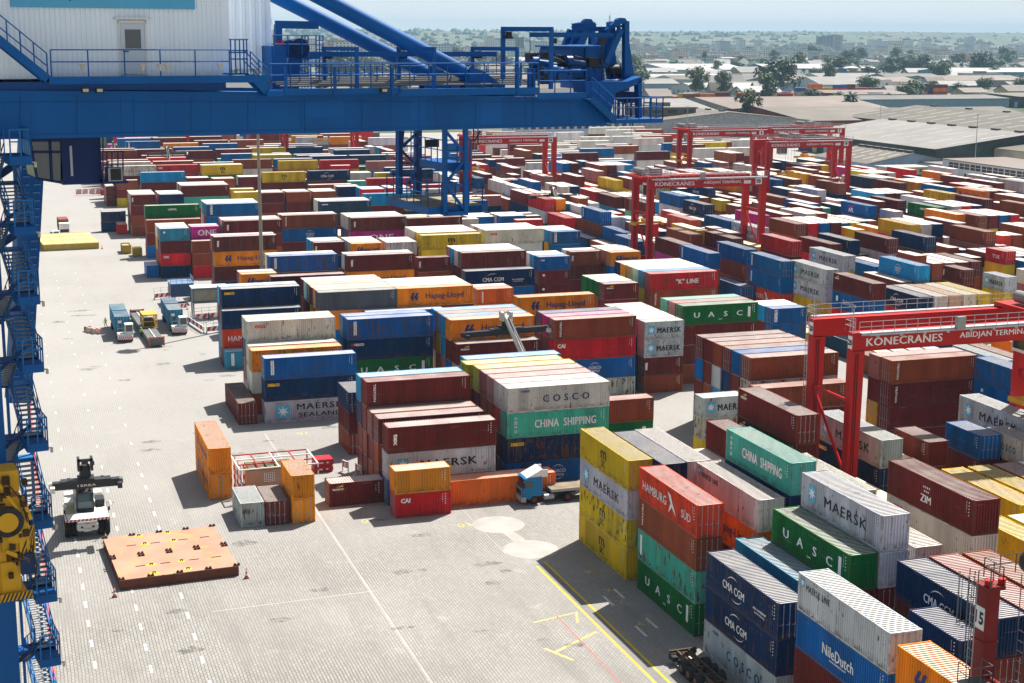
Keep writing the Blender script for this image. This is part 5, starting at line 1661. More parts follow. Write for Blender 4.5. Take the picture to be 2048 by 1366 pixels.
    mb = MB(); f = lambda u, v: C(u, v, 5.0)
    for u, w in ((799, .25), (836, .3)): mb.bar(f(u, 258), f(u, 388), w)
    for a, b in (((802, 300), (836, 336)), ((836, 340), (816, 368)), ((806, 262), (802, 300)), ((838, 262), (806, 292))): mb.bar(f(*a), f(*b), .12)
    for v in (292, 326, 350): mb.bar(f(799, v), f(836, v), .08)
    P('lattice_tower', mb, mat('crane_navy_paint', (.006, .035, .13), .45, var=.1))
    mb = MB(); z = f(810, 385).z; xa, xb = f(800, 390).x, C(926, 423, .3).x; z2 = C(926, 424, .3).z
    zp = z2+.35
    mb.box((xa-.6, .3, zp-.4), (xa+2.2, 5.2, zp-.05)); mb.box((xa+2.2, .3, zp-.4), (xb, 1.6, zp-.1)); P('work_platform', mb)
    mb = MB(); mb.box((xa-.55, .35, zp-.05), (xa+2.15, 5.15, zp)); P('deck_plate', mb, mat('worn_deck', (.22, .19, .13), .8, dirt=.3))
    mb = MB(); mb.rail([(xb, .3, zp), (xa+2.2, .3, zp), (xa-.6, .3, zp), (xa-.6, 5.2, zp), (xa+2.2, 5.2, zp)], 1.05, .8, .026); P('guard_rail', mb)
    mb = MB(); a = C(842, 318, 3); b = C(930, 331, 1); mb.box((a.x, .4, a.z-.36), (b.x, 3.2, a.z)); P('upper_platform', mb)
    mb = MB(); mb.rail([(b.x, .4, a.z), (a.x, .4, a.z), (a.x, 3.2, a.z)], 1.05, .7, .026); P('guard_rail', mb)
    mb = MB(); q = C(857, 290, 1.5); mb.box((q.x-.15, 1.4, q.z-.1), (q.x+.5, 1.6, q.z+.25)); P('floodlight', mb, DARK)
    mb = MB()
    for u in (792, 796, 822, 828): mb.tube(C(u, 262, 3.8), C(u, 392, 3.8), .03, 5)
    for v in range(266, 392, 10): mb.tube(C(792, v, 3.8), C(796, v, 3.8), .02, 5); mb.tube(C(822, v, 3.8), C(828, v, 3.8), .02, 5)
    P('ladder', mb)
    # far girder members and cable chain right of the tower
    mb = MB()
    for u in (934, 947, 956): mb.tube(C(u, 258, 3), C(u, 290, 3), .03, 5)
    mb.path([C(934, 276, 3), C(950, 282, 3), C(960, 262, 3)], .04, 5); P('cable_chain', mb, DARK)
    # driver cabin hanging below
    NV = mat('crane_navy_paint', (.006, .035, .13)); NVD = mat('cabin_navy_paint', (.006, .022, .10), .5, var=.1)
    mb = MB(); a, b = C(121, 273, 1.4), C(205, 367, 1.4); mb.box((a.x, 1.4, b.z), (b.x, 3.8, a.z+.4)); cabn = P('driver_cabin', mb, NVD)
    mb = MB(); mb.box((C(139, 300, 1.35).x, 1.34, C(139, 352, 1.35).z), (C(144, 300, 1.35).x, 1.41, C(139, 292, 1.35).z)); P('handrail', mb, STEEL, cabn)
    mb = MB(); mb.prism([tuple(C(u, v, 1.5)) for u, v in ((60, 280), (121, 280), (121, 364), (74, 356))], (0, 2.2, 0)); P('cabin_glass', mb, mat('cabin_window_glass', (.030, .026, .016), .05, spec=.8), cabn)
    mb = MB()
    for q in (((60, 280), (74, 357)), ((74, 357), (122, 365)), ((60, 281), (121, 281)), ((62, 304), (121, 304)), ((100, 281), (104, 362))): mb.bar(C(*q[0], 1.46), C(*q[1], 1.46), .10)
    P('window_frame', mb, NVD, cabn)
    mb = MB(); a = C(206, 364, 1.0)
    for u in (206, 214, 224, 236, 246): mb.tube(C(u, 364, 1.0), C(u, 302 if u > 210 else 270, 1.0), .03, 5)
    for v in (303, 330, 364): mb.tube(C(206, v, 1.0), C(248, v, 1.0), .03, 5)
    mb.box((C(204, 364, 1).x, .9, C(204, 368, 1).z), (C(256, 364, 1).x, 3, C(204, 363, 1).z)); P('cabin_balcony', mb, NVD, cabn)
    mb = MB(); a, b = C(216, 336, .9), C(246, 362, .9); mb.box((a.x, .9, b.z), (b.x, 1.6, a.z)); ac = P('air_conditioner', mb, mat('grey_cabinet', (.3, .31, .3), .5), cabn)
    mb = MB(); a, b = C(221, 338, .88), C(243, 360, .88); mb.box((a.x, .88, b.z), (b.x, .9, a.z)); P('grille', mb, DARK, ac)
    # landside leg at the left and sloping brace
    mb = MB(); a = C(10, 985, 0); mb.box((a.x-3, -1.0, 0), (a.x, 1.4, C(0, 240, 0).z)); P('leg', mb)
    mb = MB(); p, q = C(64, 262, 9), C(36, 800, 9); mb.bar(p, q, 1.0, 1.4); P('leg', mb)
    mb = MB()
    for i in range(34):
        t = p.lerp(q, (i+.5)/34)
        for dx in (-.28, .22): mb.box((t.x+dx-.16, t.y-.76, t.z-.02), (t.x+dx+.16, t.y-.70, t.z+.03))
    P('rung_plate', mb, mat('pale_blue_rungs', (.12, .22, .42), .5))
    for i, v in enumerate((330, 470, 620, 900)):
        mb = MB(); mb.bar(C(-60, v+60, 4), C(58, v-20, 4), .3); P('leg_brace', mb, NV)
    # stair tower: landings every 3.35 m with flights between
    SB = mat('stair_blue_paint', (.015, .15, .40), .45, var=.12)
    lev = [(78, 609), (87, 744), (98, 901), (108, 1055), (118, 1202), (127, 1329), (135, 1452), (68, 470), (58, 330)]
    zs = sorted([C(u, v, -1.6).z for u, v in lev], reverse=True); xr = C(98, 901, -1.6).x
    for i, z in enumerate(zs):
        mb = MB(); mb.box((xr-.85, -1.6, z), (xr, -.3, z+.34)); mb.box((xr-2.2, -.5, z+.26), (xr, .5, z+.34)); ld = P('landing', mb, CRBLUE)
        mb = MB(); mb.rail([(xr-.8, -1.55, z+.34), (xr-.02, -1.55, z+.34), (xr-.02, .4, z+.34)], 1.05, .45, .028); P('guard_rail', mb, SB)
        mb = MB(); q = Vector((xr+.12, -1.55, z+.1)); mb.tube((xr, -1.55, z+.1), q, .03, 5); mb.tube(q, q+Vector((0, 0, -.2)), .06, 6); P('lamp', mb, mat('lamp_glass', (.5, .45, .35)))
    for z1, z0 in zip(zs[:-1], zs[1:]):
        mb = MB(); n = 11; H_ = z1-z0
        for j in range(n):                                 # upper flight going away, lower flight coming back
            t = (j+.5)/n; mb.box((xr-.78, -.5+2.6*t, z0+.34+H_*.5*t), (xr-.05, -.5+2.6*t+.26, z0+.38+H_*.5*t))
            mb.box((xr-1.65, -.5+2.6*t, z1+.34-H_*.5*t), (xr-.9, -.5+2.6*t+.26, z1+.38-H_*.5*t))
        P('stair_treads', mb, mat('pale_treads', (.30, .32, .33), .6))
        mb = MB()
        for x, za, zb in ((xr-.82, z0+.34, z0+.34+H_*.5), (xr-.02, z0+.34, z0+.34+H_*.5), (xr-1.7, z1+.34, z1+.34-H_*.5), (xr-.86, z1+.34, z1+.34-H_*.5)):
            mb.bar((x, -.5, za), (x, 2.2, zb), .05, .26)
            for k in (.5, 1.0): mb.tube((x, -.5, za+k), (x, 2.2, zb+k), .024, 5)
            for j in range(4): t = j/3; mb.tube((x, -.5+2.7*t, za+(zb-za)*t), (x, -.5+2.7*t, za+(zb-za)*t+1), .026, 5)
        mb.box((xr-1.75, 2.1, z0+.3+H_*.5), (xr, 2.9, z0+.38+H_*.5)); P('flight', mb, SB)
        mb = MB(); mb.bar((xr-2.3, -.4, z0-.6), (xr-.5, -.6, z0+.9), .12); P('landing_brace', mb, NV)
    mb = MB()
    for x, y in ((xr-1.75, -.5), (xr-1.75, 2.8), (xr, 2.8), (xr-.86, 2.8)): mb.bar((x, y, 0), (x, y, zs[0]), .12)
    P('stair_post', mb, SB)
crane_blue()

# ------------------------------------------------------------------ vehicles, loads, people and yard furniture
RIM = mat('dull_red_rim', (.16, .03, .02), .6, dirt=.3)
def wheel(par, x, y, r, w, rimm, n=20, axis='y', name='wheel'):
    mb = MB(); d = Vector((0, w/2, 0)) if axis == 'y' else Vector((w/2, 0, 0)); c = Vector((x, y, r))
    mb.tube(c-d*.7, c+d*.7, r, n); mb.tube(c-d, c-d*.7, r*.86, n, r); mb.tube(c+d*.7, c+d, r, n, r*.86)
    o = mb.build(name, RUBBER, par)
    mb = MB(); mb.tube(c-d*1.03, c+d*1.03, r*.52, 14); mb.tube(c-d*1.10, c+d*1.10, r*.2, 10); mb.build('rim', rimm, o); return o
def striped_bar(par, name, p, q, h, m1=WHITE, m2=REDL, n=12, t=.05, slant=.5):
    """board between p and q, height h, with slanted stripes"""
    p, q = Vector(p), Vector(q); d = q-p; L = d.length; d.normalize(); nrm = Vector((d.y, -d.x, 0))*t
    mb = MB(); a = p+nrm; b = q+nrm; up = Vector((0, 0, h))
    mb.prism([p, q, q+up, p+up], -nrm)
    s = L/n
    mb.mi = 1
    for i in range(0, n, 2):
        x0, x1 = i*s, (i+1)*s; o = nrm*.15
        mb.quad(p+d*x0+o, p+d*x1+o, p+d*min(L, x1+slant*h)+up+o, p+d*min(L, x0+slant*h)+up+o)
    return mb.build(name, [m1, m2], par)
TZW = mat('machine_white_paint', (.62, .61, .55), .5, dirt=.2, dirtcol=(.2, .17, .12))
BOOMD = mat('boom_dark_grey', (.035, .037, .04), .45, dirt=.15)
def reach_stacker(x, y, rz, label, boom=45, ext=6.5, spread=6.2, boomcol=None, text=None, body=True):
    """local +y is forward, origin under the front axle"""
    root = empty('reach_stacker', (x, y, 0), rz, label, 'reach stacker', 'reach stackers'); P = lambda n, mb, m=TZW, par=root: mb.build(n, m, par)
    bc = boomcol or BOOMD
    mb = MB(); mb.prism([(-1.05, -7.6, .9), (-1.05, 1.0, .9), (-1.05, 1.2, 1.5), (-1.05, -1.0, 1.75), (-1.05, -5, 1.9), (-1.05, -7.9, 2.3)], (2.1, 0, 0)); mb.box((-1.9, -7.9, 1.0), (1.9, -6.6, 2.4)); ch = P('chassis', mb)
    mb = MB(); mb.box((-2.1, -6.6, 1.55), (-1.05, -1.3, 1.75)); mb.box((1.05, -6.6, 1.55), (2.1, -1.3, 1.75)); mb.box((-2.15, -1.0, 1.9), (2.15, .9, 2.0)); P('fender', mb)
    for s in (-1, 1):
        for dx in (1.28, 1.92): wheel(root, s*dx, 0, .92, .6, YPAINT, 22, 'x')
        wheel(root, s*1.75, -5.9, .88, .6, YPAINT, 22, 'x')
    mb = MB(); mb.prism([(-.95, .95, .8), (.95, .95, .8), (.95, .95, 1.75), (-.95, .95, 1.75)], (0, .15, 0)); mb.box((-.4, 1.1, .75), (.4, 1.25, 1.0)); P('axle_plate', mb, TZW)
    striped_bar(root, 'striped_bumper', (2.1, .92, 1.75), (-2.1, .92, 1.75), .26, n=22)
    for s in (-1, 1):
        mb = MB(); mb.tube((s*.55, 1.11, 1.2), (s*.55, 1.17, 1.2), .12, 10); P('headlight', mb, DARK)
    # cab
    mb = MB()
    for a in (-.78, .78):
        for b in (-3.4, -1.9): mb.bar((a, b, 1.9), (a, b+(.1 if b > -3 else 0), 3.75), .12)
    mb.box((-.85, -3.5, 3.75), (.85, -1.8, 3.9)); mb.box((-.85, -3.5, 1.85), (.85, -1.85, 2.1)); cab = P('cab', mb, BOOMD)
    mb = MB(); mb.box((-.76, -3.38, 2.1), (.76, -1.93, 3.75)); P('windscreen', mb, mat('blue_cab_glass', (.012, .05, .07), .08, spec=.7), cab)
    for s in (-1, 1):
        mb = MB(); mb.box((s*1.1, -5.4, 1.75), (s*2.0, -3.6, 2.5)); P('side_tank', mb, BOOMD if s < 0 else TZW)
        mb = MB(); mb.tube((s*1.9, 1.0, 2.0), (s*2.15, 1.1, 2.9), .03, 5); mb.box((s*2.15-.1, 1.05, 2.75), (s*2.15+.1, 1.12, 3.15)); P('mirror', mb, DARK)
    mb = MB()
    for i in range(5): mb.box((1.15, -3.3+.34*i, 1.75-.02*i), (1.95, -3.3+.34*i+.24, 1.8+.10*(4-i)))
    P('steps', mb, mat('yellow_steps', (.45, .42, .2), .6))
    # boom from the rear pivot
    a = R_(boom); piv = Vector((0, -6.2, 3.3)); d = Vector((0, math.cos(a), math.sin(a))); up = Vector((0, -math.sin(a), math.cos(a)))
    mb = MB(); mb.box((-1.0, -6.9, 2.2), (-.7, -5.6, 3.7)); mb.box((.7, -6.9, 2.2), (1.0, -5.6, 3.7)); P('boom_tower', mb, TZW)
    m1 = piv+d*7.4; mb = MB(); mb.bar(piv-d*.6, m1, .85, .95, up=up); bo = P('boom', mb, bc)
    tip = piv+d*(7.0+ext); mb = MB(); mb.bar(m1-d*1, tip, .62, .72, up=up); bi = P('inner_boom', mb, bc if boomcol is None else TZW)
    for s in (-.75, .75):
        mb = MB(); p, q = Vector((s, -2.6, 1.7)), piv+d*4.8+Vector((s*.5, 0, 0)); mb.tube(p, p.lerp(q, .6), .17, 12); mb.tube(p.lerp(q, .55), q, .10, 10); P('lift_cylinder', mb, DARK)
    mb = MB(); mb.path([piv+d*2+up*.6, piv+d*5+up*.75, piv+d*8+up*.55, tip-d*.4+up*.5], .09, 6); mb.path([piv+d*2+up*.6+Vector((.2, 0, 0)), piv+d*6+up*.9, tip-d*.4+up*.5+Vector((.2, 0, 0))], .07, 6); P('hydraulic_hose', mb, DARK)
    # boom head and spreader
    hd = tip; mb = MB(); mb.box((-.75, hd.y-.5, hd.z-.5), (-.5, hd.y+.8, hd.z+.7)); mb.box((.5, hd.y-.5, hd.z-.5), (.75, hd.y+.8, hd.z+.7)); mb.box((-.75, hd.y+.5, hd.z+.45), (.75, hd.y+.8, hd.z+.7)); mb.box((-.9, hd.y-.35, hd.z-.15), (-.5, hd.y+.1, hd.z+.2)); P('boom_head', mb, bc)
    sz = hd.z-2.0; mb = MB(); mb.tube((0, hd.y+.2, hd.z), (0, hd.y+.2, sz+.5), .45, 14, .6); mb.box((-.8, hd.y-.6, sz+.35), (.8, hd.y+1.0, sz+.75)); P('rotator', mb, DARK)
    w = spread/2
    mb = MB(); mb.box((-w, hd.y-.4, sz-.38), (w, hd.y+.4, sz+.36)); mb.box((-2.4, hd.y-.55, sz+.1), (2.4, hd.y+.6, sz+.5)); sp = P('spreader', mb, BOOMD)
    for s in (-1, 1):
        mb = MB(); mb.box((s*w-.22, hd.y-1.15, sz-.42), (s*w+.22, hd.y+1.2, sz+.1)); mb.tube((s*w, hd.y, sz+.05), (s*(w+.35), hd.y, sz+.05), .42, 14, .3); P('spreader_end', mb, TZW if s > 0 else BOOMD, sp)
        mb = MB(); mb.box((s*1.6-.14, hd.y-.6, sz-.55), (s*1.6+.14, hd.y-.35, sz+.55)); P('guide_arm', mb, BOOMD, sp)
    if text:
        mb = MB(); put_text(mb, text, 0, 0, .34, None, bold=.02, stretch=1.3, spacing=1.1)
        mb.v = [(-a_, hd.y+.42 if False else hd.y+.415, sz+c_) for a_, b_, c_ in mb.v]; P('lettering', mb, WHITE, sp)
        mb = MB(); put_text(mb, text, 0, 0, .12, None, bold=.05); mb.v = [(-a_, 1.115, 1.5+c_) for a_, b_, c_ in mb.v]; P('lettering', mb, REDL)
    return root, hd, sz
def solve_boom(root_xy, tgt):      # distance ahead of the axle and height of the boom tip
    dx, dz = tgt[0]+6.2, tgt[1]-3.3; return math.degrees(math.atan2(dz, dx)), math.hypot(dx, dz)-7.0
bm, ex = solve_boom(None, (2.4, 8.1))
reach_stacker(5.8, 152.0, math.pi, 'black and white reach stacker facing us near the blue stairs', bm, ex, 6.4, text='TEREX')
bm, ex = solve_boom(None, (5.0, 12.2)); reach_stacker(64.3, 187.0, .12, 'reach stacker lowering its black spreader onto a maroon container', bm, ex, 12.2, boomcol=TZW)
bm, ex = solve_boom(None, (6.0, 13.5)); reach_stacker(126.0, 338.0, .0, 'far reach stacker with raised wide spreader left of red crane', bm, ex, 12.2, boomcol=mat('boom_dull_red', (.25, .06, .06), .5))
bm, ex = solve_boom(None, (6.0, 14.5)); reach_stacker(49.0, 483.0, .0, 'distant reach stacker lifting a red container at far left', bm, ex, 12.2, boomcol=mat('boom_grey', (.25, .25, .24), .5))

# orange hatch cover
def hatch_cover(x, y, rz, w, l, h, top, side, label, rows, det):
    root = empty('hatch_cover', (x, y, 0), rz, label, 'hatch cover', 'steel hatch covers lying on the quay'); P = lambda n, mb, m, par=root: mb.build(n, m, par)
    mb = MB(); mb.box((0, 0, h-.06), (w, l, h)); tp = P('cover_plate', mb, top); mb = MB(); mb.box((.06, .06, .10), (w-.06, l-.06, h-.06)); P('cover_side', mb, side)
    mb = MB(); n = int(w/1.8) if det else int(w/.75)
    for i in range(n+1):
        for y0 in (.0, l-.14): mb.box((i*w/n-.04 if i else 0, y0, .12), (min(w, i*w/n+.04), y0+.14, h-.07))
    n = int(l/1.8) if det else int(l/.75)
    for i in range(1, n):
        for x0 in (.0, w-.14): mb.box((x0, i*l/n-.04, .12), (x0+.14, i*l/n+.04, h-.07))
    mb.box((0, 0, .04), (w, .2, .12)); mb.box((0, l-.2, .04), (w, l, .12)); mb.box((0, .2, .04), (.2, l-.2, .12)); mb.box((w-.2, .2, .04), (w, l-.2, .12)); P('side_stiffeners', mb, side)
    if det:
        for i in range(5):
            for j, yy in enumerate((.15, l*.5-.3, l*.5+.3, l-.15)):
                xx = .15+(w-.3)*i/4
                mb = MB(); 
                for s in (-.17, .17): mb.box((xx+s-.1, yy-.12, h), (xx+s+.1, yy+.12, h+.20))
                mb.box((xx-.3, yy-.15, h), (xx+.3, yy+.15, h+.06)); P('lashing_socket', mb, mat('rust_brown_socket', (.07, .03, .018), .8), tp)
        for i, xx in enumerate((2.3, 4.6, 7.3, 9.4)):
            for yy in (l*.25, l*.74):
                mb = MB(); mb.box((xx-.45, yy-.06, h), (xx+.45, yy+.06, h+.035)); P('slot', mb, DARK, tp)
        for xx, yy in ((3.4, l*.95), (6.2, l*.95), (3.6, l*.74), (6.4, l*.74), (3.3, l*.25), (6.1, l*.25), (3.2, l*.06), (6.3, l*.06)):
            mb = MB(); n = 12; mb.quad(*[(xx+(.42+.12*math.sin(5*k+xx))*math.cos(2*math.pi*k/n), yy+.35*math.sin(2*math.pi*k/n), h+.006) for k in range(n)]); P('yellow_patch', mb, LINEY, tp)
            mb = MB(); mb.tube((xx-.12, yy, h), (xx-.12, yy, h+.12), .05, 6); mb.tube((xx+.12, yy, h), (xx+.12, yy, h+.12), .05, 6); mb.bar((xx-.17, yy, h+.13), (xx+.17, yy, h+.13), .08); P('lifting_eye', mb, DARK, tp)
        mb = MB()
        for xx in (3.9, 4.9): mb.bar((xx, -.06, .15), (xx, -.06, h+.05), .12)
        mb.bar((3.9, -.06, .2), (4.9, -.06, .2), .1); P('step_frame', mb, side)
    else:
        mb = MB()
        for i in range(1, 5): mb.box((w*i/5-.05, 0, h), (w*i/5+.05, l, h+.05))
        for j in (.02, .33, .66, .96): mb.box((0, l*j, h), (w, l*j+.15, h+.07))
        P('ribs', mb, side, tp)
    return root
HTOP = mat('orange_primer_plate', (.43, .225, .155), .75, var=.16, scale=.3, dirt=.55, dirtcol=(.46, .29, .09)); HSIDE = mat('rust_brown_paint', (.15, .048, .025), .7, dirt=.2)
hatch_cover(7.75, 134.9, R_(3.2), 10.9, 12.6, 1.0, HTOP, HSIDE, 'flat rusty orange hatch cover lying on the paving', 4, True)
hatch_cover(7.4, 364.2, R_(4), 12.6, 20.5, 1.5, mat('yellow_hatch_plate', (.62, .48, .20), .7, dirt=.2), mat('yellow_hatch_side', (.45, .32, .06), .7), 'long pale yellow hatch cover behind parked white vehicles', 4, False)

# traffic cones
def cone(p):
    root = empty('traffic_cone', p, 0, None, 'cone', 'traffic cones round the hatch cover')
    mb = MB(); mb.box((-.22, -.22, 0), (.22, .22, .05)); mb.build('base', DARK, root)
    zz = [.05, .3, .48, .66, .84, 1.0]; mb = MB()
    for i in range(5):
        mb.mi = i % 2; r0 = .18*(1-zz[i]*.85); r1 = .18*(1-zz[i+1]*.85); mb.tube((0, 0, zz[i]), (0, 0, zz[i+1]), r0, 12, r1, caps=(i == 4))
    mb.build('cone_body', [mat('cone_orange', (.62, .08, .02), .5), WHITE], root); return root
for p, l in (((7.15, 133.4, 0), 'traffic cone at the near left corner of the hatch cover'), ((19.2, 134.6, 0), 'traffic cone at the near right corner of the hatch cover'), ((7.4, 149.2, 0), 'traffic cone between reach stacker and hatch cover'), ((20.6, 364.5, 0), 'distant traffic cone at the yellow hatch cover corner')):
    cone(p)['label'] = l

# terminal tractors, trailers and loads
BLUE20 = (.015, .19, .33)
def tractor(x, y, label):
    root = empty('terminal_tractor', (x, y, 0), math.pi, label, 'terminal tractor', 'white terminal tractors'); P = lambda n, mb, m=WPAINT, par=root: mb.build(n, m, par)
    mb = MB(); mb.box((-1.2, -4.6, .55), (1.2, .1, 1.0)); mb.prism([(-1.25, .1, .45), (1.25, .1, .45), (1.25, .35, .6), (1.25, .3, 1.1), (-1.25, .3, 1.1), (-1.25, .35, .6)], (0, -.5, 0)); mb.box((-1.25, -1.8, 1.0), (-.1, .1, 1.35)); mb.box((-.1, -1.6, 1.0), (1.25, .15, 1.45)); P('body', mb)
    striped_bar(root, 'striped_bumper', (1.25, .36, .5), (-1.25, .36, .5), .55, n=16)
    mb = MB()
    for a in (-1.22, -.05):
        for b in (-1.55, -.05): mb.bar((a, b, 1.4), (a, b, 2.85), .1)
    mb.box((-1.3, -1.65, 2.85), (.02, .05, 2.98)); mb.box((-1.25, -1.6, 1.4), (-.03, -.02, 1.75)); cb = P('cab', mb)
    mb = MB(); mb.box((-1.2, -1.52, 1.75), (-.07, -.08, 2.85)); P('cab_window', mb, mat('green_cab_glass', (.03, .06, .05), .1, spec=.7), cb)
    mb = MB(); mb.bar((.2, .1, 1.4), (.2, .1, 2.4), .06); mb.bar((1.2, .1, 1.4), (1.2, .1, 2.4), .06); mb.bar((.2, .1, 2.4), (1.2, .1, 2.4), .06); P('mirror_frame', mb, STEEL)
    mb = MB(); mb.tube((.6, -2.2, 1.0), (.6, -2.2, 2.7), .09, 8); mb.box((-.6, -4.4, 1.0), (.6, -3.2, 1.3)); P('fifth_wheel', mb, DARK)
    for s in (-1, 1):
        wheel(root, s*1.05, -.9, .5, .4, RIM, 16, 'x'); wheel(root, s*1.0, -3.6, .52, .6, RIM, 16, 'x')
    return root
def trailer(x, y, L, label, name='skeletal_trailer', col=DARK, zc=1.25, loaded=True):
    root = empty(name, (x, y, 0), 0, label, 'trailer', 'container trailers'); P = lambda n, mb, m=col, par=root: mb.build(n, m, par)
    mb = MB()
    for a in (-.45, .45): mb.box((a-.1, 0, zc-.4), (a+.1, L, zc))
    for i in range(7): mb.box((-1.2, L*i/6-.06 if i else 0, zc-.25), (1.2, L*i/6+.06, zc-.03))
    P('chassis_frame', mb)
    for yy in (L-3.4, L-2.1):
        for s in (-1, 1): wheel(root, s*.98, yy, .5, .55, RIM, 16, 'x')
    mb = MB()
    for s in (-1, 1): mb.bar((s*.7, 3, 0.15), (s*.7, 3, zc-.3), .14)
    P('landing_leg', mb); return root
def load20(x, y, z, col, label, sticker=True):
    root = empty('shipping_container', (x, y+6.058, z), -math.pi/2, label, 'container', 'containers on the trailers')
    for nm, me in (('corrugated_walls', cmesh('walls', 6.058, 2.591, 1)), ('frame', cmesh('frame', 6.058, 2.591)), ('roof', cmesh('roof', 6.058, 2.591))):
        o = link(nm, me, root); o.color = (*col, .1)
    for q in (0, 1):
        d = link('door', cmesh('door%d' % q, 6.058, 2.591, 1), root); d.color = (*col, .1)
        for jj in (0, 1): link('locking_bar', cmesh('bar%d%d' % (q, jj), 6.058, 2.591, 1), d)
    if sticker:
        mb = MB(); mb.quad((6.09, .5, 1.5), (6.09, 1.1, 1.5), (6.09, 1.1, 1.95), (6.09, .5, 1.95)); mb.build('sticker', WHITE, root)
    return root
tractor(17.2, 250.6, 'white terminal tractor under the left pair of blue containers'); trailer(17.0, 252.6, 13.6, 'dark trailer under the left pair of blue containers')
load20(15.75, 253.2, 1.26, BLUE20, 'front blue container on the left trailer behind white tractor'); load20(15.75, 259.9, 1.26, (.015, .26, .36), 'rear turquoise blue container on the left trailer')
tractor(26.4, 254.4, 'white terminal tractor under the right pair of blue containers'); trailer(26.1, 256.5, 13.6, 'dark trailer under the right pair of blue containers')
load20(24.85, 257.2, 1.26, BLUE20, 'front blue container on the right trailer near barriers'); load20(24.85, 263.9, 1.26, (.015, .17, .32), 'rear blue container on the right trailer near barriers')
def flat_rack(x, y, L, label):
    root = empty('flat_rack_trailer', (x, y, 0), R_(2), label, 'trailer', 'container trailers'); P = lambda n, mb, m, par=root: mb.build(n, m, par)
    GR = mat('grey_rack_deck', (.13, .13, .125), .8, dirt=.3); OR = mat('rack_orange_end', (.50, .10, .04), .6)
    mb = MB(); mb.box((-1.2, .15, .95), (1.2, L-.15, 1.2)); mb.box((-1.2, .15, .5), (-1.05, L-.15, .95)); mb.box((1.05, .15, .5), (1.2, L-.15, .95)); P('deck', mb, GR)
    mb = MB(); mb.box((-.12, .2, 1.2), (.12, L-.2, 1.32)); P('spine', mb, mat('pale_steel', (.45, .46, .46), .5))
    for yy in (0, L-.2):
        mb = MB(); mb.box((-1.25, yy, .2), (-1.0, yy+.2, 1.75)); mb.box((1.0, yy, .2), (1.25, yy+.2, 1.75)); mb.box((-1.0, yy+.02, 1.55), (1.0, yy+.18, 1.7)); P('end_post', mb, OR)
        mb = MB(); mb.box((-1.0, yy+.05, .3), (1.0, yy+.15, 1.5)); P('end_panel', mb, GR)
    for s in (-1, 1):
        for yy in (L-3, L-1.8): wheel(root, s*.95, yy, .45, .5, RIM, 14, 'x')
flat_rack(21.7, 245.0, 26.5, 'grey flat rack trailer with orange ends between blue trailers')
def genset():
    root = empty('yellow_rack_frame', (20.45, 255.5, 1.33), R_(2), 'yellow roofed open steel frame standing on the grey trailer', 'frame'); P = lambda n, mb, m=YPAINT: mb.build(n, m, root)
    mb = MB()
    for a in (.1, 2.35):
        for b in (.1, 2, 3.9): mb.bar((a, b, 0), (a, b, 2.0), .16)
    for z in (.1, 1.0): mb.bar((.1, .1, z), (2.35, .1, z), .12); mb.bar((.1, 3.9, z), (2.35, 3.9, z), .12); mb.bar((.1, .1, z), (.1, 3.9, z), .12); mb.bar((2.35, .1, z), (2.35, 3.9, z), .12)
    P('posts', mb); mb = MB(); mb.box((0, 0, 2.0), (2.45, 4.0, 2.2)); P('roof_plate', mb, mat('rusty_yellow_plate', (.60, .36, .06), .8, dirt=.5, dirtcol=(.3, .14, .03)))
    mb = MB(); mb.box((.4, .6, .0), (2.0, 3.4, 1.1)); mb.tube((.7, .5, .6), (.7, .3, .6), .4, 12); mb.tube((1.6, .5, .6), (1.6, .3, .6), .4, 12); P('machinery', mb, mat('brown_machinery', (.10, .06, .02), .7))
genset()
# truck and car at the far left, small
def lorry(x, y, rz, label, cabcol, loadm):
    root = empty('lorry', (x, y, 0), rz, label, 'lorry'); P = lambda n, mb, m, par=root: mb.build(n, m, par)
    mb = MB(); mb.prism([(-1.2, 0, .6), (-1.2, .05, 1.6), (-1.2, -.15, 2.9), (-1.2, -1.9, 3.0), (-1.2, -1.9, .6)], (2.4, 0, 0)); mb.box((-1.25, -.02, .3), (1.25, .12, .75)); cb = P('cab', mb, cabcol)
    mb = MB(); mb.quad((1.1, .035, 1.65), (-1.1, .035, 1.65), (-1.05, -.12, 2.6), (1.05, -.12, 2.6)); P('windscreen', mb, GLASS, cb)
    mb = MB(); mb.box((-1.0, .055, .8), (1.0, .08, 1.5)); P('grille', mb, DARK, cb)
    mb = MB(); mb.box((-.5, -9, .7), (.5, -1.9, 1.1)); mb.box((-1.2, -9, 1.1), (1.2, -2.2, 1.25)); P('chassis', mb, DARK)
    if loadm:
        mb = MB(); mb.box((-1.2, -8.6, 1.25), (1.2, -2.4, 3.7)); mb.box((-1.22, -2.42, 3.5), (1.22, -2.38, 3.72))
        for i in range(9): mb.box((-1.24, -8.4+.7*i, 1.3), (1.24, -8.3+.7*i, 3.65))
        P('load_box', mb, loadm)
    for s in (-1, 1):
        for yy in (-.9, -6.4, -7.6): wheel(root, s*1.0, yy, .5, .4, STEEL, 14, 'x')
lorry(13.3, 392.5, math.pi+.03, 'distant white lorry with brown load behind yellow hatch cover', WPAINT, mat('brown_load_paint', (.22, .07, .035), .6))
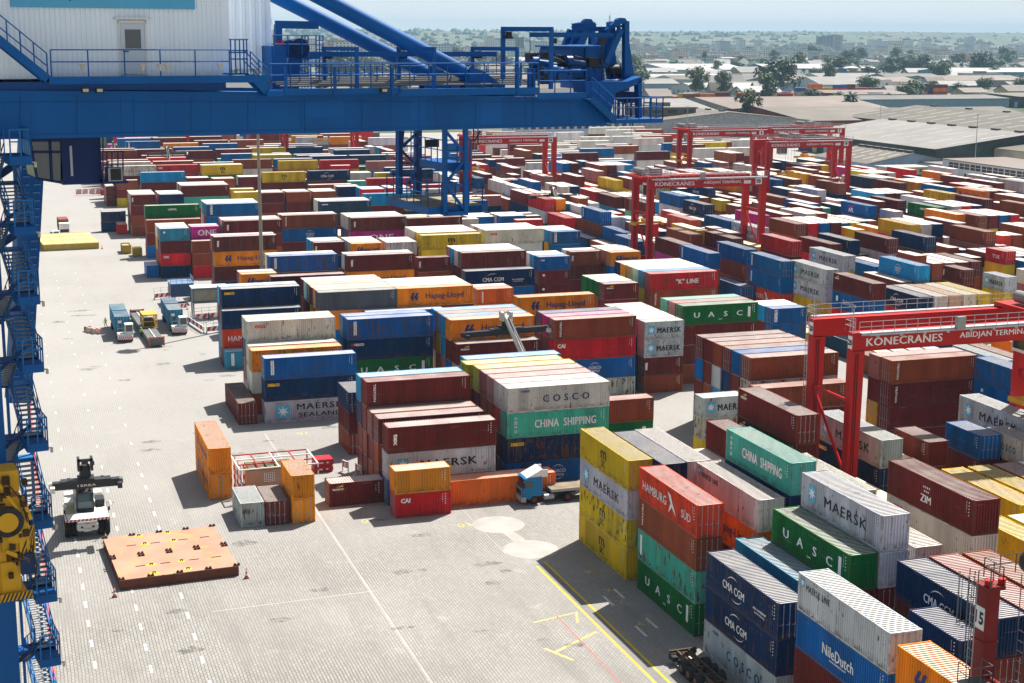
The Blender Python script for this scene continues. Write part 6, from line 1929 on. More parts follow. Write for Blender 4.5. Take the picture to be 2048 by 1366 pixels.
def car(x, y, rz, label):
    root = empty('parked_car', (x, y, 0), rz, label, 'car'); P = lambda n, mb, m, par=root: mb.build(n, m, par)
    mb = MB(); mb.prism([(-.85, 0, .35), (-.85, .02, .75), (-.85, -1.1, .95), (-.85, -4.3, .95), (-.85, -4.35, .35)], (1.7, 0, 0)); mb.prism([(-.75, -1.0, .9), (-.72, -1.7, 1.45), (-.72, -3.4, 1.48), (-.75, -4.2, .9)], (1.48, 0, 0)); b = P('body', mb, WPAINT)
    mb = MB(); mb.quad((.66, -1.08, 1.0), (-.66, -1.08, 1.0), (-.62, -1.66, 1.42), (.62, -1.66, 1.42)); P('windscreen', mb, GLASS, b)
    for s in (-1, 1):
        for yy in (-.8, -3.4): wheel(root, s*.8, yy, .32, .2, STEEL, 12, 'x')
car(11.2, 388.0, math.pi, 'small white car left of the distant lorry')
# blue road tractor pulling a flatbed, nose to the left
def blue_truck():
    root = empty('tractor_unit', (51.0, 150.2-1.2, 0), math.pi/2, 'blue truck cab with white roof deflector in front of stacks', 'truck'); P = lambda n, mb, m, par=root: mb.build(n, m, par)
    BL = mat('truck_blue_paint', (.01, .17, .38), .35, var=.06)
    mb = MB(); mb.prism([(-1.22, 0, .9), (-1.22, .0, 1.7), (-1.22, -.22, 2.95), (-1.22, -2.25, 3.05), (-1.22, -2.25, .95), (-1.22, -1.7, .95), (-1.22, -1.5, .6), (-1.22, -.9, .6)], (2.44, 0, 0)); cb = P('cab', mb, BL)
    mb = MB(); mb.quad((1.12, .02, 1.95), (-1.12, .02, 1.95), (-1.08, -.2, 2.85), (1.08, -.2, 2.85)); P('windscreen', mb, GLASS, cb)
    for s in (-1, 1):
        mb = MB(); x = s*1.235; mb.quad(*([(x, -.25, 1.95), (x, -1.1, 1.95), (x, -1.1, 2.65), (x, -.4, 2.65)] if s < 0 else [(x, -.4, 2.65), (x, -1.1, 2.65), (x, -1.1, 1.95), (x, -.25, 1.95)])); P('side_window', mb, GLASS, cb)
        mb = MB(); mb.box((s*1.23, -1.2, 1.0), (s*1.245, -.22, 1.9)); mb.box((s*1.245, -1.15, 1.62), (s*1.26, -1.0, 1.66)); P('door', mb, BL, cb)
        mb = MB(); mb.box((s*1.3, -.12, 2.0), (s*1.55, -.02, 2.7)); P('mirror', mb, DARK, cb)
        mb = MB(); mb.box((s*.75, .02, .72), (s*1.15, .06, .95)); P('headlight', mb, mat('lamp_glass', (.5, .45, .35)), cb)
    mb = MB(); mb.box((-1.23, -.4, .35), (1.23, .12, .9)); mb.box((-.9, .01, 1.0), (.9, .05, 1.75)); P('bumper', mb, mat('grey_bumper', (.42, .42, .40), .5), cb)
    mb = MB(); mb.box((-.85, .05, 1.05), (.85, .07, 1.65)); P('grille', mb, DARK, cb)
    mb = MB(); mb.prism([(-1.1, -.5, 3.02), (-1.1, -2.2, 3.85), (-1.1, -2.3, 3.85), (-1.1, -2.3, 3.05)], (2.2, 0, 0)); mb.box((-1.15, -2.9, 3.0), (-1.05, -2.2, 3.8)); mb.box((1.05, -2.9, 3.0), (1.15, -2.2, 3.8)); P('roof_deflector', mb, WPAINT, cb)
    mb = MB(); mb.box((-.45, -6.4, .7), (.45, -2.2, 1.0)); P('chassis', mb, DARK)
    mb = MB(); mb.tube((-1.0, -3.6, .7), (-1.0, -2.5, .7), .33, 12); mb.box((.7, -3.6, .4), (1.2, -2.4, 1.0)); P('fuel_tank', mb, STEEL)
    for s in (-1, 1):
        wheel(root, s*1.05, -1.35, .52, .36, RIM, 18, 'x'); wheel(root, s*1.0, -5.2, .52, .6, RIM, 18, 'x')
    t = empty('flatbed_trailer', (54.3, 149.0, 0), math.pi/2, 'bare flatbed trailer coupled behind the blue truck cab', 'trailer', 'container trailers')
    mb = MB(); mb.box((-1.22, -12.4, 1.32), (1.22, 0, 1.5)); mb.build('deck', WOODD, t); mb = MB(); mb.box((-1.23, -12.4, 1.2), (-1.15, 0, 1.52)); mb.box((1.15, -12.4, 1.2), (1.23, 0, 1.52)); mb.box((-.45, -12.3, .85), (.45, -.2, 1.3)); mb.build('frame', mat('pale_frame', (.35, .33, .29), .7), t)
    for s in (-1, 1):
        for yy in (-9, -10.2, -11.4): wheel(t, s*1.0, yy, .5, .5, RIM, 16, 'x')
blue_truck()
# rusty skeletal semi-trailer at the lower edge
def skeletal():
    root = empty('skeletal_trailer', (50.0, 104.8, 0), math.pi, 'empty rusty skeletal trailer beside the lowest grey container', 'trailer', 'container trailers'); RU = mat('rusty_chassis', (.10, .065, .04), .85, dirt=.6, dirtcol=(.16, .09, .045)); P = lambda n, mb, m=RU, par=root: mb.build(n, m, par)
    mb = MB()
    for a in (-.5, .5): mb.box((a-.07, 0, .95), (a+.07, 12.4, 1.03)); mb.box((a-.03, 0, .62), (a+.03, 12.4, .95)); mb.box((a-.07, 0, .58), (a+.07, 12.4, .63))
    for i in range(9): y = .2+i*1.5; mb.box((-1.15 if i % 3 == 0 else -.5, y, .72), (1.15 if i % 3 == 0 else .5, y+.12, .9))
    mb.box((-1.2, 0, .85), (1.2, .16, 1.08)); mb.bar((-.5, 3.2, .85), (.5, 4.4, .85), .08); mb.bar((.5, 4.6, .85), (-.5, 5.8, .85), .08); mb.bar((-.2, .5, .95), (-.2, 3, .95), .12); mb.bar((.2, .5, .95), (.2, 3, .95), .12); P('chassis_frame', mb)
    mb = MB(); mb.box((-1.2, -.02, .35), (1.2, .05, .7)); mb.box((.75, .1, .4), (1.2, .9, .8)); P('rear_bumper', mb, DARK)
    for y in (2.4, 3.7, 5.0):
        for s in (-1, 1):
            wheel(root, s*.98, y, .52, .5, mat('rusty_rim', (.16, .08, .04), .8), 18, 'x')
            mb = MB(); pts = [(s*.98, y+.62*math.cos(math.pi*k/8), .52+.62*math.sin(math.pi*k/8)) for k in range(9)]
            for a, b in zip(pts[:-1], pts[1:]): mb.bar(a, b, .54, .03, up=(0, 0, 1))
            P('mudguard', mb, DARK)
skeletal()
lorry(75.0, 151.0, math.pi*.5, 'white lorry cab half hidden between container stacks', WPAINT, None)
# yellow hoisting unit fixed against the blue crane leg
def yellow_machine():
    o = C(7, 1205, -3.2); top = C(7, 945, -3.2); H_ = top.z-o.z; W_ = 1.45
    w = QO+QE*o.x+QN*o.y
    root = empty('hoisting_unit', (w.x, w.y, o.z), QA, 'yellow hoisting machinery with hazard stripes against the blue leg', 'hoist'); P = lambda n, mb, m=YPAINT, par=root: mb.build(n, m, par)
    mb = MB(); mb.box((-1.2, .2, .3), (.25, 1.6, H_*.97)); mb.box((-.2, 0, .0), (1.0, 1.5, .22)); mb.box((0, .1, .2), (.75, 1.3, H_*.30)); mb.box((.1, .0, H_*.38), (1.15, 1.4, H_*.62)); mb.box((.0, .05, H_*.66), (.95, 1.2, H_*.80)); mb.box((-.3, .1, H_*.84), (.9, 1.3, H_)); P('housing', mb)
    mb = MB(); mb.tube((.35, -.12, H_*.62), (.35, .3, H_*.62), .62, 20); P('drum', mb, DARK); mb = MB(); mb.tube((.35, -.16, H_*.62), (.35, .3, H_*.62), .40, 18); mb.tube((.6, -.08, H_*.50), (.6, .3, H_*.50), .30, 16); P('drum_hub', mb)
    mb = MB(); mb.bar((-.1, .0, H_*.98), (.85, .0, H_*.68), .12); mb.bar((.95, -.05, H_*.80), (1.25, -.05, H_*.62), .14); mb.bar((1.1, -.02, H_*.30), (.2, -.02, H_*.40), .16); P('arm', mb)
    striped_bar(root, 'hazard_plate', (.75, -.1, H_*.36), (1.4, .15, H_*.36), H_*.20, YPAINT, DARK, 8)
    striped_bar(root, 'hazard_plate', (-.1, -.05, .02), (1.15, -.05, .02), .32, YPAINT, DARK, 16)
    r = random.Random(2); mb = MB()
    for i in range(22): x, z, q = r.uniform(.0, 1.1), H_*r.uniform(.08, .95), r.uniform(.04, .14); mb.box((x-q, -.12, z-q), (x+q, .2, z+q*1.3))
    mb.path([(.2, -.1, H_*.95), (.5, -.2, H_*.9), (.9, -.15, H_*.78), (1.1, -.1, H_*.6)], .03, 5); mb.path([(1.2, -.1, H_*.42), (1.35, -.1, H_*.25), (1.2, -.1, H_*.1)], .04, 5); P('fittings', mb, mat('dark_brown_fittings', (.05, .03, .012), .7))
    mb = MB(); mb.box((.75, -.1, H_*.20), (1.3, .6, H_*.36)); P('motor', mb, mat('dark_blue_sheave', (.008, .03, .10)))
yellow_machine()
# skips
def skip(x, y, rz, label, L=3.6):
    root = empty('waste_skip', (x, y, 0), rz, label, 'skip', 'yellow waste skips'); SK = mat('skip_yellow', (.45, .30, .03), .6, dirt=.4)
    mb = MB(); w = 1.9; h = 1.9
    for a, b in (((0, 0, .15), (w, .08, h)), ((0, L-.08, .15), (w, L, h)), ((0, .08, .15), (.08, L-.08, h)), ((w-.08, .08, .15), (w, L-.08, h)), ((.08, .08, .15), (w-.08, L-.08, .25))): mb.box(a, b)
    mb.build('skip_body', SK, root)
    mb = MB()
    for i in range(6): mb.box((-.06, i*(L-.1)/5, .1), (0, i*(L-.1)/5+.1, h+.05)); mb.box((w, i*(L-.1)/5, .1), (w+.06, i*(L-.1)/5+.1, h+.05))
    for i in range(4): mb.box((i*(w-.1)/3, -.06, .1), (i*(w-.1)/3+.1, 0, h+.05))
    mb.box((-.08, -.08, h), (w+.08, 0, h+.1)); mb.build('ribs', SK, root)
    mb = MB(); mb.box((.1, .1, .3), (w-.1, L-.1, h-.25)); mb.build('rubbish', mat('mixed_rubbish', (.35, .30, .18), .9, var=.4, scale=3), root)
skip(24.6, 354.5, 0, 'rear yellow waste skip beside the tall stack end', 5.5); skip(26.6, 349.6, 0, 'front yellow waste skip beside the tall stack end', 3.0)
# red and white overheight frame with tan crate inside, red boxes, number boards
def over_frame():
    root = empty('lifting_frame', (22.2, 158.2, 0), R_(1), 'red and white striped open frame around a tan crate', 'frame'); RW = (WHITE, RED2)
    L, W_, H_ = 8.6, 6.0, 3.6
    def stick(p, q, n, name):
        mb = MB(); p, q = Vector(p), Vector(q)
        for i in range(n): mb.mi = i % 2; mb.bar(p.lerp(q, i/n), p.lerp(q, (i+1)/n), .14)
        mb.build(name, RW, root)
    for x in (0, .7): 
        for y in (0, 2, 4, W_): stick((x*.6, y, 0), (x*.6, y, H_), 7, 'post')
    for x in (L*.55, L): stick((x, W_, 0), (x, W_, H_), 7, 'post'); stick((x, 0, 2.4), (x, 0, H_), 3, 'post')
    for y in (0, 2, 4, W_):
        mb = MB(); mb.bar((0, y, H_), (L, y, H_), .12); mb.build('beam', WHITE if y in (0, 4) else RED2, root)
    for x in (0, L*.25, L*.5, L*.75, L):
        mb = MB(); mb.bar((x, 0, H_), (x, W_, H_), .12); mb.build('beam', RED2 if x in (L*.25, L*.75) else WHITE, root)
    c = empty('crate', (23.6, 162.6, 0), R_(1), 'tan open-topped crate standing inside the striped frame', 'crate'); TAN = mat('tan_cladding', (.42, .27, .17), .8, dirt=.2)
    mb = MB(); w, l, h = 5.4, 3.0, 2.3
    for a, b in (((0, 0, 0), (w, .1, h)), ((0, l-.1, 0), (w, l, h)), ((0, .1, 0), (.1, l-.1, h)), ((w-.1, .1, 0), (w, l-.1, h)), ((.1, .1, 1.6), (w-.1, l-.1, 1.7))): mb.box(a, b)
    mb.build('crate_walls', TAN, c); mb = MB()
    for i in range(5): mb.box((.2+i*1.05, .15, h-.1), (1.05+i*1.05, l-.15, h+.06))
    mb.box((-.05, -.05, h-.15), (w+.05, .0, h+.1)); mb.build('top_grating', mat('olive_grating', (.13, .11, .06), .8), c)
    mb = MB(); mb.box((1.9, -.06, .75), (3.1, -.01, 1.75)); g = mb.build('vent_panel', WHITE, c); mb = MB()
    for i in range(5):
        for j in range(5): mb.box((1.98+.23*i, -.08, .82+.19*j), (2.12+.23*i, -.055, .94+.19*j))
    mb.build('vent_slots', DARK, g)
over_frame()
for z, l in ((0, 'lower red box of two stacked beside the maroon container'), (.78, 'upper red box of two stacked beside the maroon container')):
    root = empty('equipment_box', (32.0+.1*z, 166.8, z), 0, l, 'box', 'stacked red equipment boxes'); mb = MB(); mb.prism([(0, 0, 0), (2.1, 0, 0), (2.25, 0, .35), (2.1, 0, .75), (0, 0, .75)], (0, 1.9, 0)); mb.box((-.08, -.08, .55), (2.2, 0, .7)); mb.build('box_body', RED2, root)
    mb = MB(); mb.box((.5, -.10, .3), (.95, -.005, .45)); mb.box((1.35, -.10, .3), (1.6, -.005, .45)); mb.build('white_mark', WHITE, root)
for x, y, l in ((35.2, 166.6, 'farther white number board reading 05 by the stack ends'), (36.3, 164.6, 'nearer white number board reading 05 by the stack ends')):
    root = empty('number_board', (x, y, 0), R_(-70), l, 'sign', 'white number boards'); mb = MB(); mb.box((0, 0, 0), (.1, .1, 1.4)); mb.box((1.2, 0, 0), (1.3, .1, 1.4)); mb.box((0, 0, 1.3), (1.3, .1, 1.4)); mb.box((0, -.4, 0), (.1, .6, .08)); mb.box((1.2, -.4, 0), (1.3, .6, .08)); mb.build('stand', WHITE, root)
    mb = MB(); mb.box((.1, .03, .6), (1.2, .07, 1.3)); bd = mb.build('board', mat('dark_red_board', (.30, .03, .02), .5), root); mb = MB(); put_text(mb, '05', .65, .95, .5, .9, bold=.05, y=.02); mb.build('lettering', WHITE, bd)
# checkpoint booth on legs, striped barriers, people
def booth():
    root = empty('raised_booth', (30.3, 268.0, 0), 0, 'raised grey booth on legs with panoramic window behind barriers', 'booth'); G = mat('booth_grey', (.10, .13, .14), .5)
    mb = MB()
    for a in (.1, 5.9):
        for b in (.1, 2.9): mb.bar((a, b, 0), (a, b, 3.0), .22)
    mb.box((0, 0, 2.8), (6, 3, 3.2)); mb.box((0, 0, 3.2), (.15, 3, 5.4)); mb.box((5.85, 0, 3.2), (6, 3, 5.4)); mb.box((.15, 2.85, 3.2), (5.85, 3, 5.4)); mb.box((0, 0, 5.2), (6, .1, 5.5)); mb.build('booth_frame', G, root)
    mb = MB(); mb.box((-.2, -.2, 5.5), (6.2, 3.2, 5.65)); mb.build('roof', WPAINT, root)
    mb = MB(); mb.box((.15, .06, 3.25), (5.85, .1, 5.2)); mb.build('window', mat('reflecting_window', (.25, .20, .12), .15, spec=.8), root)
    mb = MB(); mb.bar((1.5, .03, 3.4), (3.6, .03, 4.9), .06); mb.bar((3.6, .03, 3.4), (5, .03, 4.6), .06); mb.build('window_frame', G, root)
    r2 = empty('steel_cabin', (28.0, 283.0, 0), 0, 'blue and grey steel cabin on stilts behind the booth', 'cabin'); mb = MB(); mb.box((0, 0, 1.6), (4.2, 5, 4.0)); 
    for a in (.1, 4.1):
        for b in (.1, 4.9): mb.bar((a, b, 0), (a, b, 1.6), .2)
    mb.build('cabin_body', mat('slate_cabin', (.03, .06, .13), .5), r2); mb = MB(); mb.box((-.1, -.1, 4.0), (4.3, 5.1, 4.12)); mb.rail([(0, 0, 4.1), (4.2, 0, 4.1), (4.2, 5, 4.1)], 1.0, 1.0, .04); mb.build('roof_rail', mat('pale_blue_rail', (.16, .24, .36), .5), r2)
booth()
for i, (a, b, l) in enumerate((((25.6, 290.5), (29.6, 291.6), 'farthest striped barrier by the steel cabin'), ((27.4, 277.5), (30.4, 278.3), 'striped barrier in front of the steel cabin'), ((30.3, 266.5), (35.6, 267.6), 'striped barrier under the raised booth'), ((30.8, 254.2), (34.4, 254.8), 'nearest striped barrier beside the navy stack'), ((26.8, 281), (27.6, 272), 'pale barrier running back behind the right trailer'), ((29.0, 264.5), (30.4, 254.6), 'worn barrier leading to the nearest striped one'))):
    root = empty('striped_barrier', (0, 0, 0), 0, l, 'barrier', 'red and white barriers')
    root.location = (a[0], a[1], 0); q = (b[0]-a[0], b[1]-a[1], .35)
    striped_bar(root, 'striped_board', (0, 0, .35), q, .8, WHITE, REDL, 8, .12)
    mb = MB(); mb.box((-.1, -.4, 0), (.1, .4, .35)); mb.box((q[0]-.1, q[1]-.4, 0), (q[0]+.1, q[1]+.4, .35)); mb.rail([(0, .1, .9), (q[0], q[1]+.1, .9)], 1.3, 1.4, .03); mb.build('stand', STEEL, root)
def plastic_barriers():
    root = empty('barrier_stack', (12.6, 259.0, 0), R_(20), 'small pile of faded pink and white barriers left of worker', 'barrier'); mb = MB()
    for i, (a, b) in enumerate(((0, 0), (.7, -.6), (-.3, 1.2))): mb.prism([(a, b, 0), (a+.6, b, 0), (a+.45, b, .5), (a+.4, b, .9), (a+.2, b, .9), (a+.15, b, .5)], (0, 1.9, 0))
    mb.build('barrier_body', mat('faded_pink_plastic', (.55, .38, .33), .7), root); mb = MB(); mb.box((-.2, 2.9, .0), (.9, 3.6, .8)); mb.build('dark_box', mat('olive_grating', (.13, .11, .06)), root)
    r2 = empty('gate_barrier', (20.5, 489, 0), 0, 'distant red and white gate frames at the far left stacks', 'barrier'); 
    for k in range(5): striped_bar(r2, 'striped_board', (k*2.0, 0, .4), (k*2.0+1.8, .6*(k % 2), .4), 1.6, WHITE, REDL, 6, .15)
    mb = MB(); mb.box((7.5, -1, 0), (9, 0, 1.8)); mb.build('red_cabinet', RED2, r2)
plastic_barriers()
def human(x, y, rz, label, top, legs, pose=0, z=0):
    root = empty('person', (x, y, z), rz, label, 'person')
    J = [((0, 0, .95), .15), ((0, 0, 1.2), .15), ((0, 0, 1.42), .17), ((0, 0, 1.53), .065), ((0, .02, 1.64), .10), ((0, .02, 1.74), .085),
         ((.10, 0, .92), .10), ((.12, .10*pose, .50), .075), ((.13, -.02*pose, .08), .05), ((.13, .14, .04), .04),
         ((-.10, 0, .92), .10), ((-.12, -.12*pose, .50), .075), ((-.13, -.3*pose, .10), .05), ((-.13, -.3*pose+.14, .04), .04),
         ((.22, 0, 1.40), .06), ((.29, -.04, 1.13), .05), ((.28, .12, .90), .04), ((.27, .17, .80), .04),
         ((-.22, 0, 1.40), .06), ((-.29, .05, 1.13), .05), ((-.24, .22, .95), .04), ((-.22, .28, .86), .04)]
    E = [(0, 1), (1, 2), (2, 3), (3, 4), (4, 5), (0, 6), (6, 7), (7, 8), (8, 9), (0, 10), (10, 11), (11, 12), (12, 13), (2, 14), (14, 15), (15, 16), (16, 17), (2, 18), (18, 19), (19, 20), (20, 21)]
    me = bpy.data.meshes.new('body'); me.from_pydata([j[0] for j in J], E, []); o = bpy.data.objects.new('body_tmp', me); COL.objects.link(o)
    sk = o.modifiers.new('s', 'SKIN'); sv = me.skin_vertices[0].data
    for i, j in enumerate(J): sv[i].radius = (j[1], j[1]*.8)
    sv[0].use_root = True; ss = o.modifiers.new('b', 'SUBSURF'); ss.levels = 1
    dg = bpy.context.evaluated_depsgraph_get(); m2 = bpy.data.meshes.new_from_object(o.evaluated_get(dg)); bpy.data.objects.remove(o); m2.name = 'body'
    for m in (top, legs, SKIN): m2.materials.append(m)
    for p in m2.polygons:
        c = p.center; p.material_index = 2 if (c.z > 1.5 or (abs(c.x) > .2 and c.z < .9 and c.z > .7)) else (0 if c.z > .97 or (abs(c.x) > .2 and c.z > .85) else 1); p.use_smooth = True
    link('body', m2, root)
    mb = MB(); mb.tube((0, .02, 1.70), (0, .02, 1.78), .12, 12, .10); mb.tube((0, .02, 1.78), (0, .02, 1.83), .10, 12, .04); mb.box((-.09, .08, 1.70), (.09, .20, 1.715)); mb.build('helmet', WPAINT, root)
    return root
human(14.9, 264.5, 2.6, 'worker in hi-vis jacket walking left of the blue trailer', HIVIS, DKCLOTH, 1); human(20.0, 253.8, .2, 'worker in hi-vis jacket between tractor and grey trailer', HIVIS, DKCLOTH, .6)
human(32.6, 264.8, 2, 'person in dark clothes standing under the raised booth', DKCLOTH, DKCLOTH, .8); human(34.3, 264.4, 1, 'person in dark clothes at the navy stack edge', DKCLOTH, DKCLOTH, .3)
# light mast
def mast(x, y, h, label, r=.42):
    root = empty('light_mast', (x, y, 0), 0, label, 'light mast'); mb = MB(); mb.tube((0, 0, 0), (0, 0, h), r, 12, r*.55); mb.tube((0, 0, 0), (0, 0, .5), r*1.6, 12); mb.build('pole', mat('weathered_mast', (.28, .24, .19), .7, streak=True), root)
    mb = MB(); mb.tube((0, 0, h-.2), (0, 0, h), 1.6, 16)
    for i in range(8): a = i*math.pi/4; mb.box((1.5*math.cos(a)-.3, 1.5*math.sin(a)-.3, h-.6), (1.5*math.cos(a)+.3, 1.5*math.sin(a)+.3, h-.2))
    mb.build('lamp_ring', DARK, root)
mast(41.6, 261.5, 46, 'tall thin concrete light mast among the left stacks', .36)

# ------------------------------------------------------------------ sheds, offices, trees and the town behind the yard
def roofmat(name, c1, c2, axis=0, streak=3.0):
    m, N, L, b = nodes_mat(name); b.inputs['Roughness'].default_value = .75
    tc = N.new('ShaderNodeTexCoord'); v = tc.outputs['Object']; mp = N.new('ShaderNodeMapping')
    mp.inputs['Scale'].default_value = (.05, 1, .05) if axis == 0 else (1, .05, .05); L.new(v, mp.inputs[0])
    c = n_mix(N, L, n_rng(N, L, n_noise(N, L, v, .045, 5, .6), .35, .65, 0, 1), c1, c2)
    c = n_mix(N, L, n_rng(N, L, n_noise(N, L, mp.outputs[0], streak*.3, 4), .4, .7, 0, .6), c, tuple(x*.5 for x in c1))
    L.new(c, b.inputs['Base Color']); return m
RF = {'tan': roofmat('tan_sheet_roof', (.085, .068, .048), (.135, .11, .083)), 'olive': roofmat('olive_sheet_roof', (.052, .044, .025), (.085, .07, .045)), 'pale': roofmat('pale_sheet_roof', (.155, .143, .13), (.22, .205, .19)),
      'white': roofmat('white_sheet_roof', (.30, .29, .28), (.42, .41, .39)), 'pink': roofmat('pinkish_sheet_roof', (.13, .09, .07), (.18, .14, .115)), 'grey': roofmat('grey_sheet_roof', (.07, .068, .065), (.11, .105, .10))}
WM = {'dark': mat('dark_green_wall', (.06, .075, .07), .8, var=.3, scale=.15, dirt=.3), 'blue': mat('shed_blue_wall', (.03, .18, .36), .6), 'white': mat('white_wall', (.60, .63, .66), .7, var=.06, scale=.2, dirt=.08, dirtcol=(.4, .38, .33)),
      'cream': mat('cream_wall', (.50, .44, .33), .8, var=.15, scale=.2, dirt=.2), 'pblue': mat('pale_blue_wall', (.32, .44, .56), .7), 'brick': mat('brick_red_wall', (.22, .07, .05), .8, var=.2), 'grey': mat('grey_wall', (.30, .31, .31), .8, var=.2)}
SKYL = mat('translucent_roof_light', (.36, .36, .34), .5, var=.05)
def shed(x0, y0, x1, y1, eave, ridge, axis, wall, roof, label, lights=0, name='warehouse', over=.8, doors=True, cat='warehouse'):
    root = empty(name, ((x0+x1)/2, (y0+y1)/2, 0), 0, label, cat); a, b = (x1-x0)/2, (y1-y0)/2
    mb = MB(); mb.box((-a, -b, 0), (a, b, eave-.05))
    if axis == 'y':
        for s in (-1, 1): mb.prism([(-a, s*b, eave-.05), (a, s*b, eave-.05), (0, s*b, ridge-.1)], (0, -s*.3, 0))
    else:
        for s in (-1, 1): mb.prism([(s*a, -b, eave-.05), (s*a, b, eave-.05), (s*a, 0, ridge-.1)], (-s*.3, 0, 0))
    w = mb.build('walls', wall, root)
    mb = MB(); o = over; t = .12
    if axis == 'y':
        k = (ridge-eave)/a
        for s in (-1, 1): mb.prism([(s*(a+o), -b-o, eave-k*o), (0, -b-o, ridge), (0, -b-o, ridge+t), (s*(a+o), -b-o, eave-k*o+t)], (0, 2*b+2*o, 0))
    else:
        k = (ridge-eave)/b
        for s in (-1, 1): mb.prism([(-a-o, s*(b+o), eave-k*o), (-a-o, 0, ridge), (-a-o, 0, ridge+t), (-a-o, s*(b+o), eave-k*o+t)], (2*a+2*o, 0, 0))
    rf = mb.build('roof', roof, root)
    if lights:
        n = lights; r = random.Random(int(x0+y0))
        for row in range(2):
            mb = MB()
            for i in range(n):
                f = (i+.5)/n*2-1
                if axis == 'y':
                    yy = f*b; s = -1; u0, u1 = (.18, .45) if row == 0 else (.55, .80)
                    z = lambda u: ridge-(ridge-eave)*u+t+.03
                    mb.quad((s*a*u1, yy-.5, z(u1)), (s*a*u0, yy-.5, z(u0)), (s*a*u0, yy+.5, z(u0)), (s*a*u1, yy+.5, z(u1)))
                else:
                    xx = f*a; u0, u1 = (.18, .45) if row == 0 else (.55, .80); z = lambda u: ridge-(ridge-eave)*u+t+.03
                    mb.quad((xx-.5, -b*u1, z(u1)), (xx+.5, -b*u1, z(u1)), (xx+.5, -b*u0, z(u0)), (xx-.5, -b*u0, z(u0)))
            ro = mb.build('roof_light_row', SKYL, rf)
    if lights:                                             # ridge vents and stained sheets
        mb = MB(); r = random.Random(int(x1))
        for i in range(7):
            f = (i+.5)/7*2-1
            if axis == 'y': mb.box((-.8, f*b-2.2, ridge+.05), (.8, f*b+2.2, ridge+.75))
            else: mb.box((f*a-2.2, -.8, ridge+.05), (f*a+2.2, .8, ridge+.75))
        mb.build('ridge_vent', RF['grey'], rf)
    if doors:
        r = random.Random(int(x0*3+y1)); n = max(2, int(2*b/9))
        for i in range(n):
            y = -b+2*b*(i+.5)/n
            mb = MB(); mb.box((-a-.06, y-1.8, .1), (-a-.01, y+1.8, min(eave-1.2, 4.2))); mb.build('door', r.choice([WM['grey'], WM['cream'], WM['dark'], WM['pblue']]), root)
    return root
def block(x, y, w, d, h, wall, label, floors=3, bays=8, name='building', winm=None, cat='building', group=None, detail=True):
    root = empty(name, (x, y, 0), 0, label, cat, group); mb = MB(); mb.box((-w/2, -d/2, 0), (w/2, d/2, h)); mb.build('walls', wall, root)
    mb = MB(); mb.box((-w/2-.3, -d/2-.3, h), (w/2+.3, d/2+.3, h+.5)); mb.box((-w/6, -d/6, h+.5), (w/8, d/6, h+2.5)); mb.build('roof', RF['pale'], root)
    if detail:
        wm = winm or GLASS; ww, wh = w*.6/bays, h*.4/floors; m1 = MB(); m1.box((0, -.08, 0), (ww, .02, wh)); m1 = m1.mesh('window', wm); n = max(2, int(bays*d/w)); m2 = MB(); m2.box((-.08, 0, 0), (.02, d*.6/n, wh)); m2 = m2.mesh('window', wm)
        for f in range(floors):
            z = h*(f+.35)/floors
            for i in range(bays): link('window', m1, root, (-w/2+w*(i+.2)/bays, -d/2, z))
            for i in range(n): link('window', m2, root, (-w/2, -d/2+d*(i+.2)/n, z))
    return root
shed(338, 498, 424, 604, 8, 13.2, 'y', WM['dark'], RF['pale'], 'big warehouse with pale weathered roof behind crane 19', 9)
shed(364, 395, 486, 497.5, 8, 13.4, 'y', WM['cream'], RF['olive'], 'large warehouse with olive roof at the right edge', 16)
shed(430, 500, 520, 720, 8, 13.4, 'y', WM['dark'], RF['olive'], 'large olive roof with rows of pale roof lights', 18)
shed(296, 478, 334, 516, 5, 8.4, 'y', WM['pblue'], RF['tan'], 'low shed with pale blue gable below the warehouse', 6, doors=False)
shed(300, 690, 392, 800, 8, 12.5, 'y', WM['grey'], RF['tan'], 'tan warehouse roof behind the lone bushy tree', 14)
shed(396, 700, 462, 810, 7, 11.5, 'x', WM['brick'], RF['tan'], 'tan roof with red-brown gable beside the palm', 0)
shed(300, 815, 400, 905, 7, 12, 'x', WM['grey'], RF['pale'], 'pale gabled roof behind the tan warehouse', 0)
shed(415, 820, 520, 930, 7, 12, 'x', WM['grey'], RF['pink'], 'pinkish long roof left of the palm', 0)
shed(470, 735, 560, 790, 6, 10, 'x', WM['dark'], RF['olive'], 'low olive roof with dark front left of big roofs', 0)
shed(205, 870, 300, 910, 7, 9, 'x', mat('panelled_green_white_wall', (.40, .45, .38), .7), RF['white'], 'white roofed shed just right of the blue crane end', 4)
shed(560, 930, 690, 990, 7, 8.6, 'x', WM['pblue'], RF['grey'], 'pale blue walled hall behind the palms', 0)
shed(700, 930, 860, 1000, 8, 9, 'x', WM['dark'], RF['tan'], 'wide dark-fronted canopy building right of centre', 0)
shed(860, 1010, 960, 1080, 9, 10, 'x', WM['white'], RF['white'], 'white block behind two red containers at right', 0)
b_ = shed(900, 1690, 1010, 1760, 11, 16, 'x', WM['blue'], RF['white'], 'bright blue shed with white roof in the distance', 0)
shed(780, 1720, 890, 1850, 9, 15, 'x', WM['white'], RF['white'], 'white curved-looking roof left of the blue shed', 0)
shed(1060, 1530, 1190, 1610, 10, 14, 'x', mat('striped_blue_wall', (.12, .32, .45), .6), RF['white'], 'white roofed shed with blue striped walls at right', 0)
shed(640, 1490, 760, 1560, 7, 9, 'x', WM['white'], RF['white'], 'long low white building with blue trim', 0)
shed(700, 1300, 860, 1360, 7, 11, 'x', WM['grey'], RF['pink'], 'pinkish saw roof in the middle distance', 0)
shed(900, 1330, 1010, 1400, 7, 11, 'x', WM['grey'], RF['pink'], 'pinkish roof right of the small white block', 0)
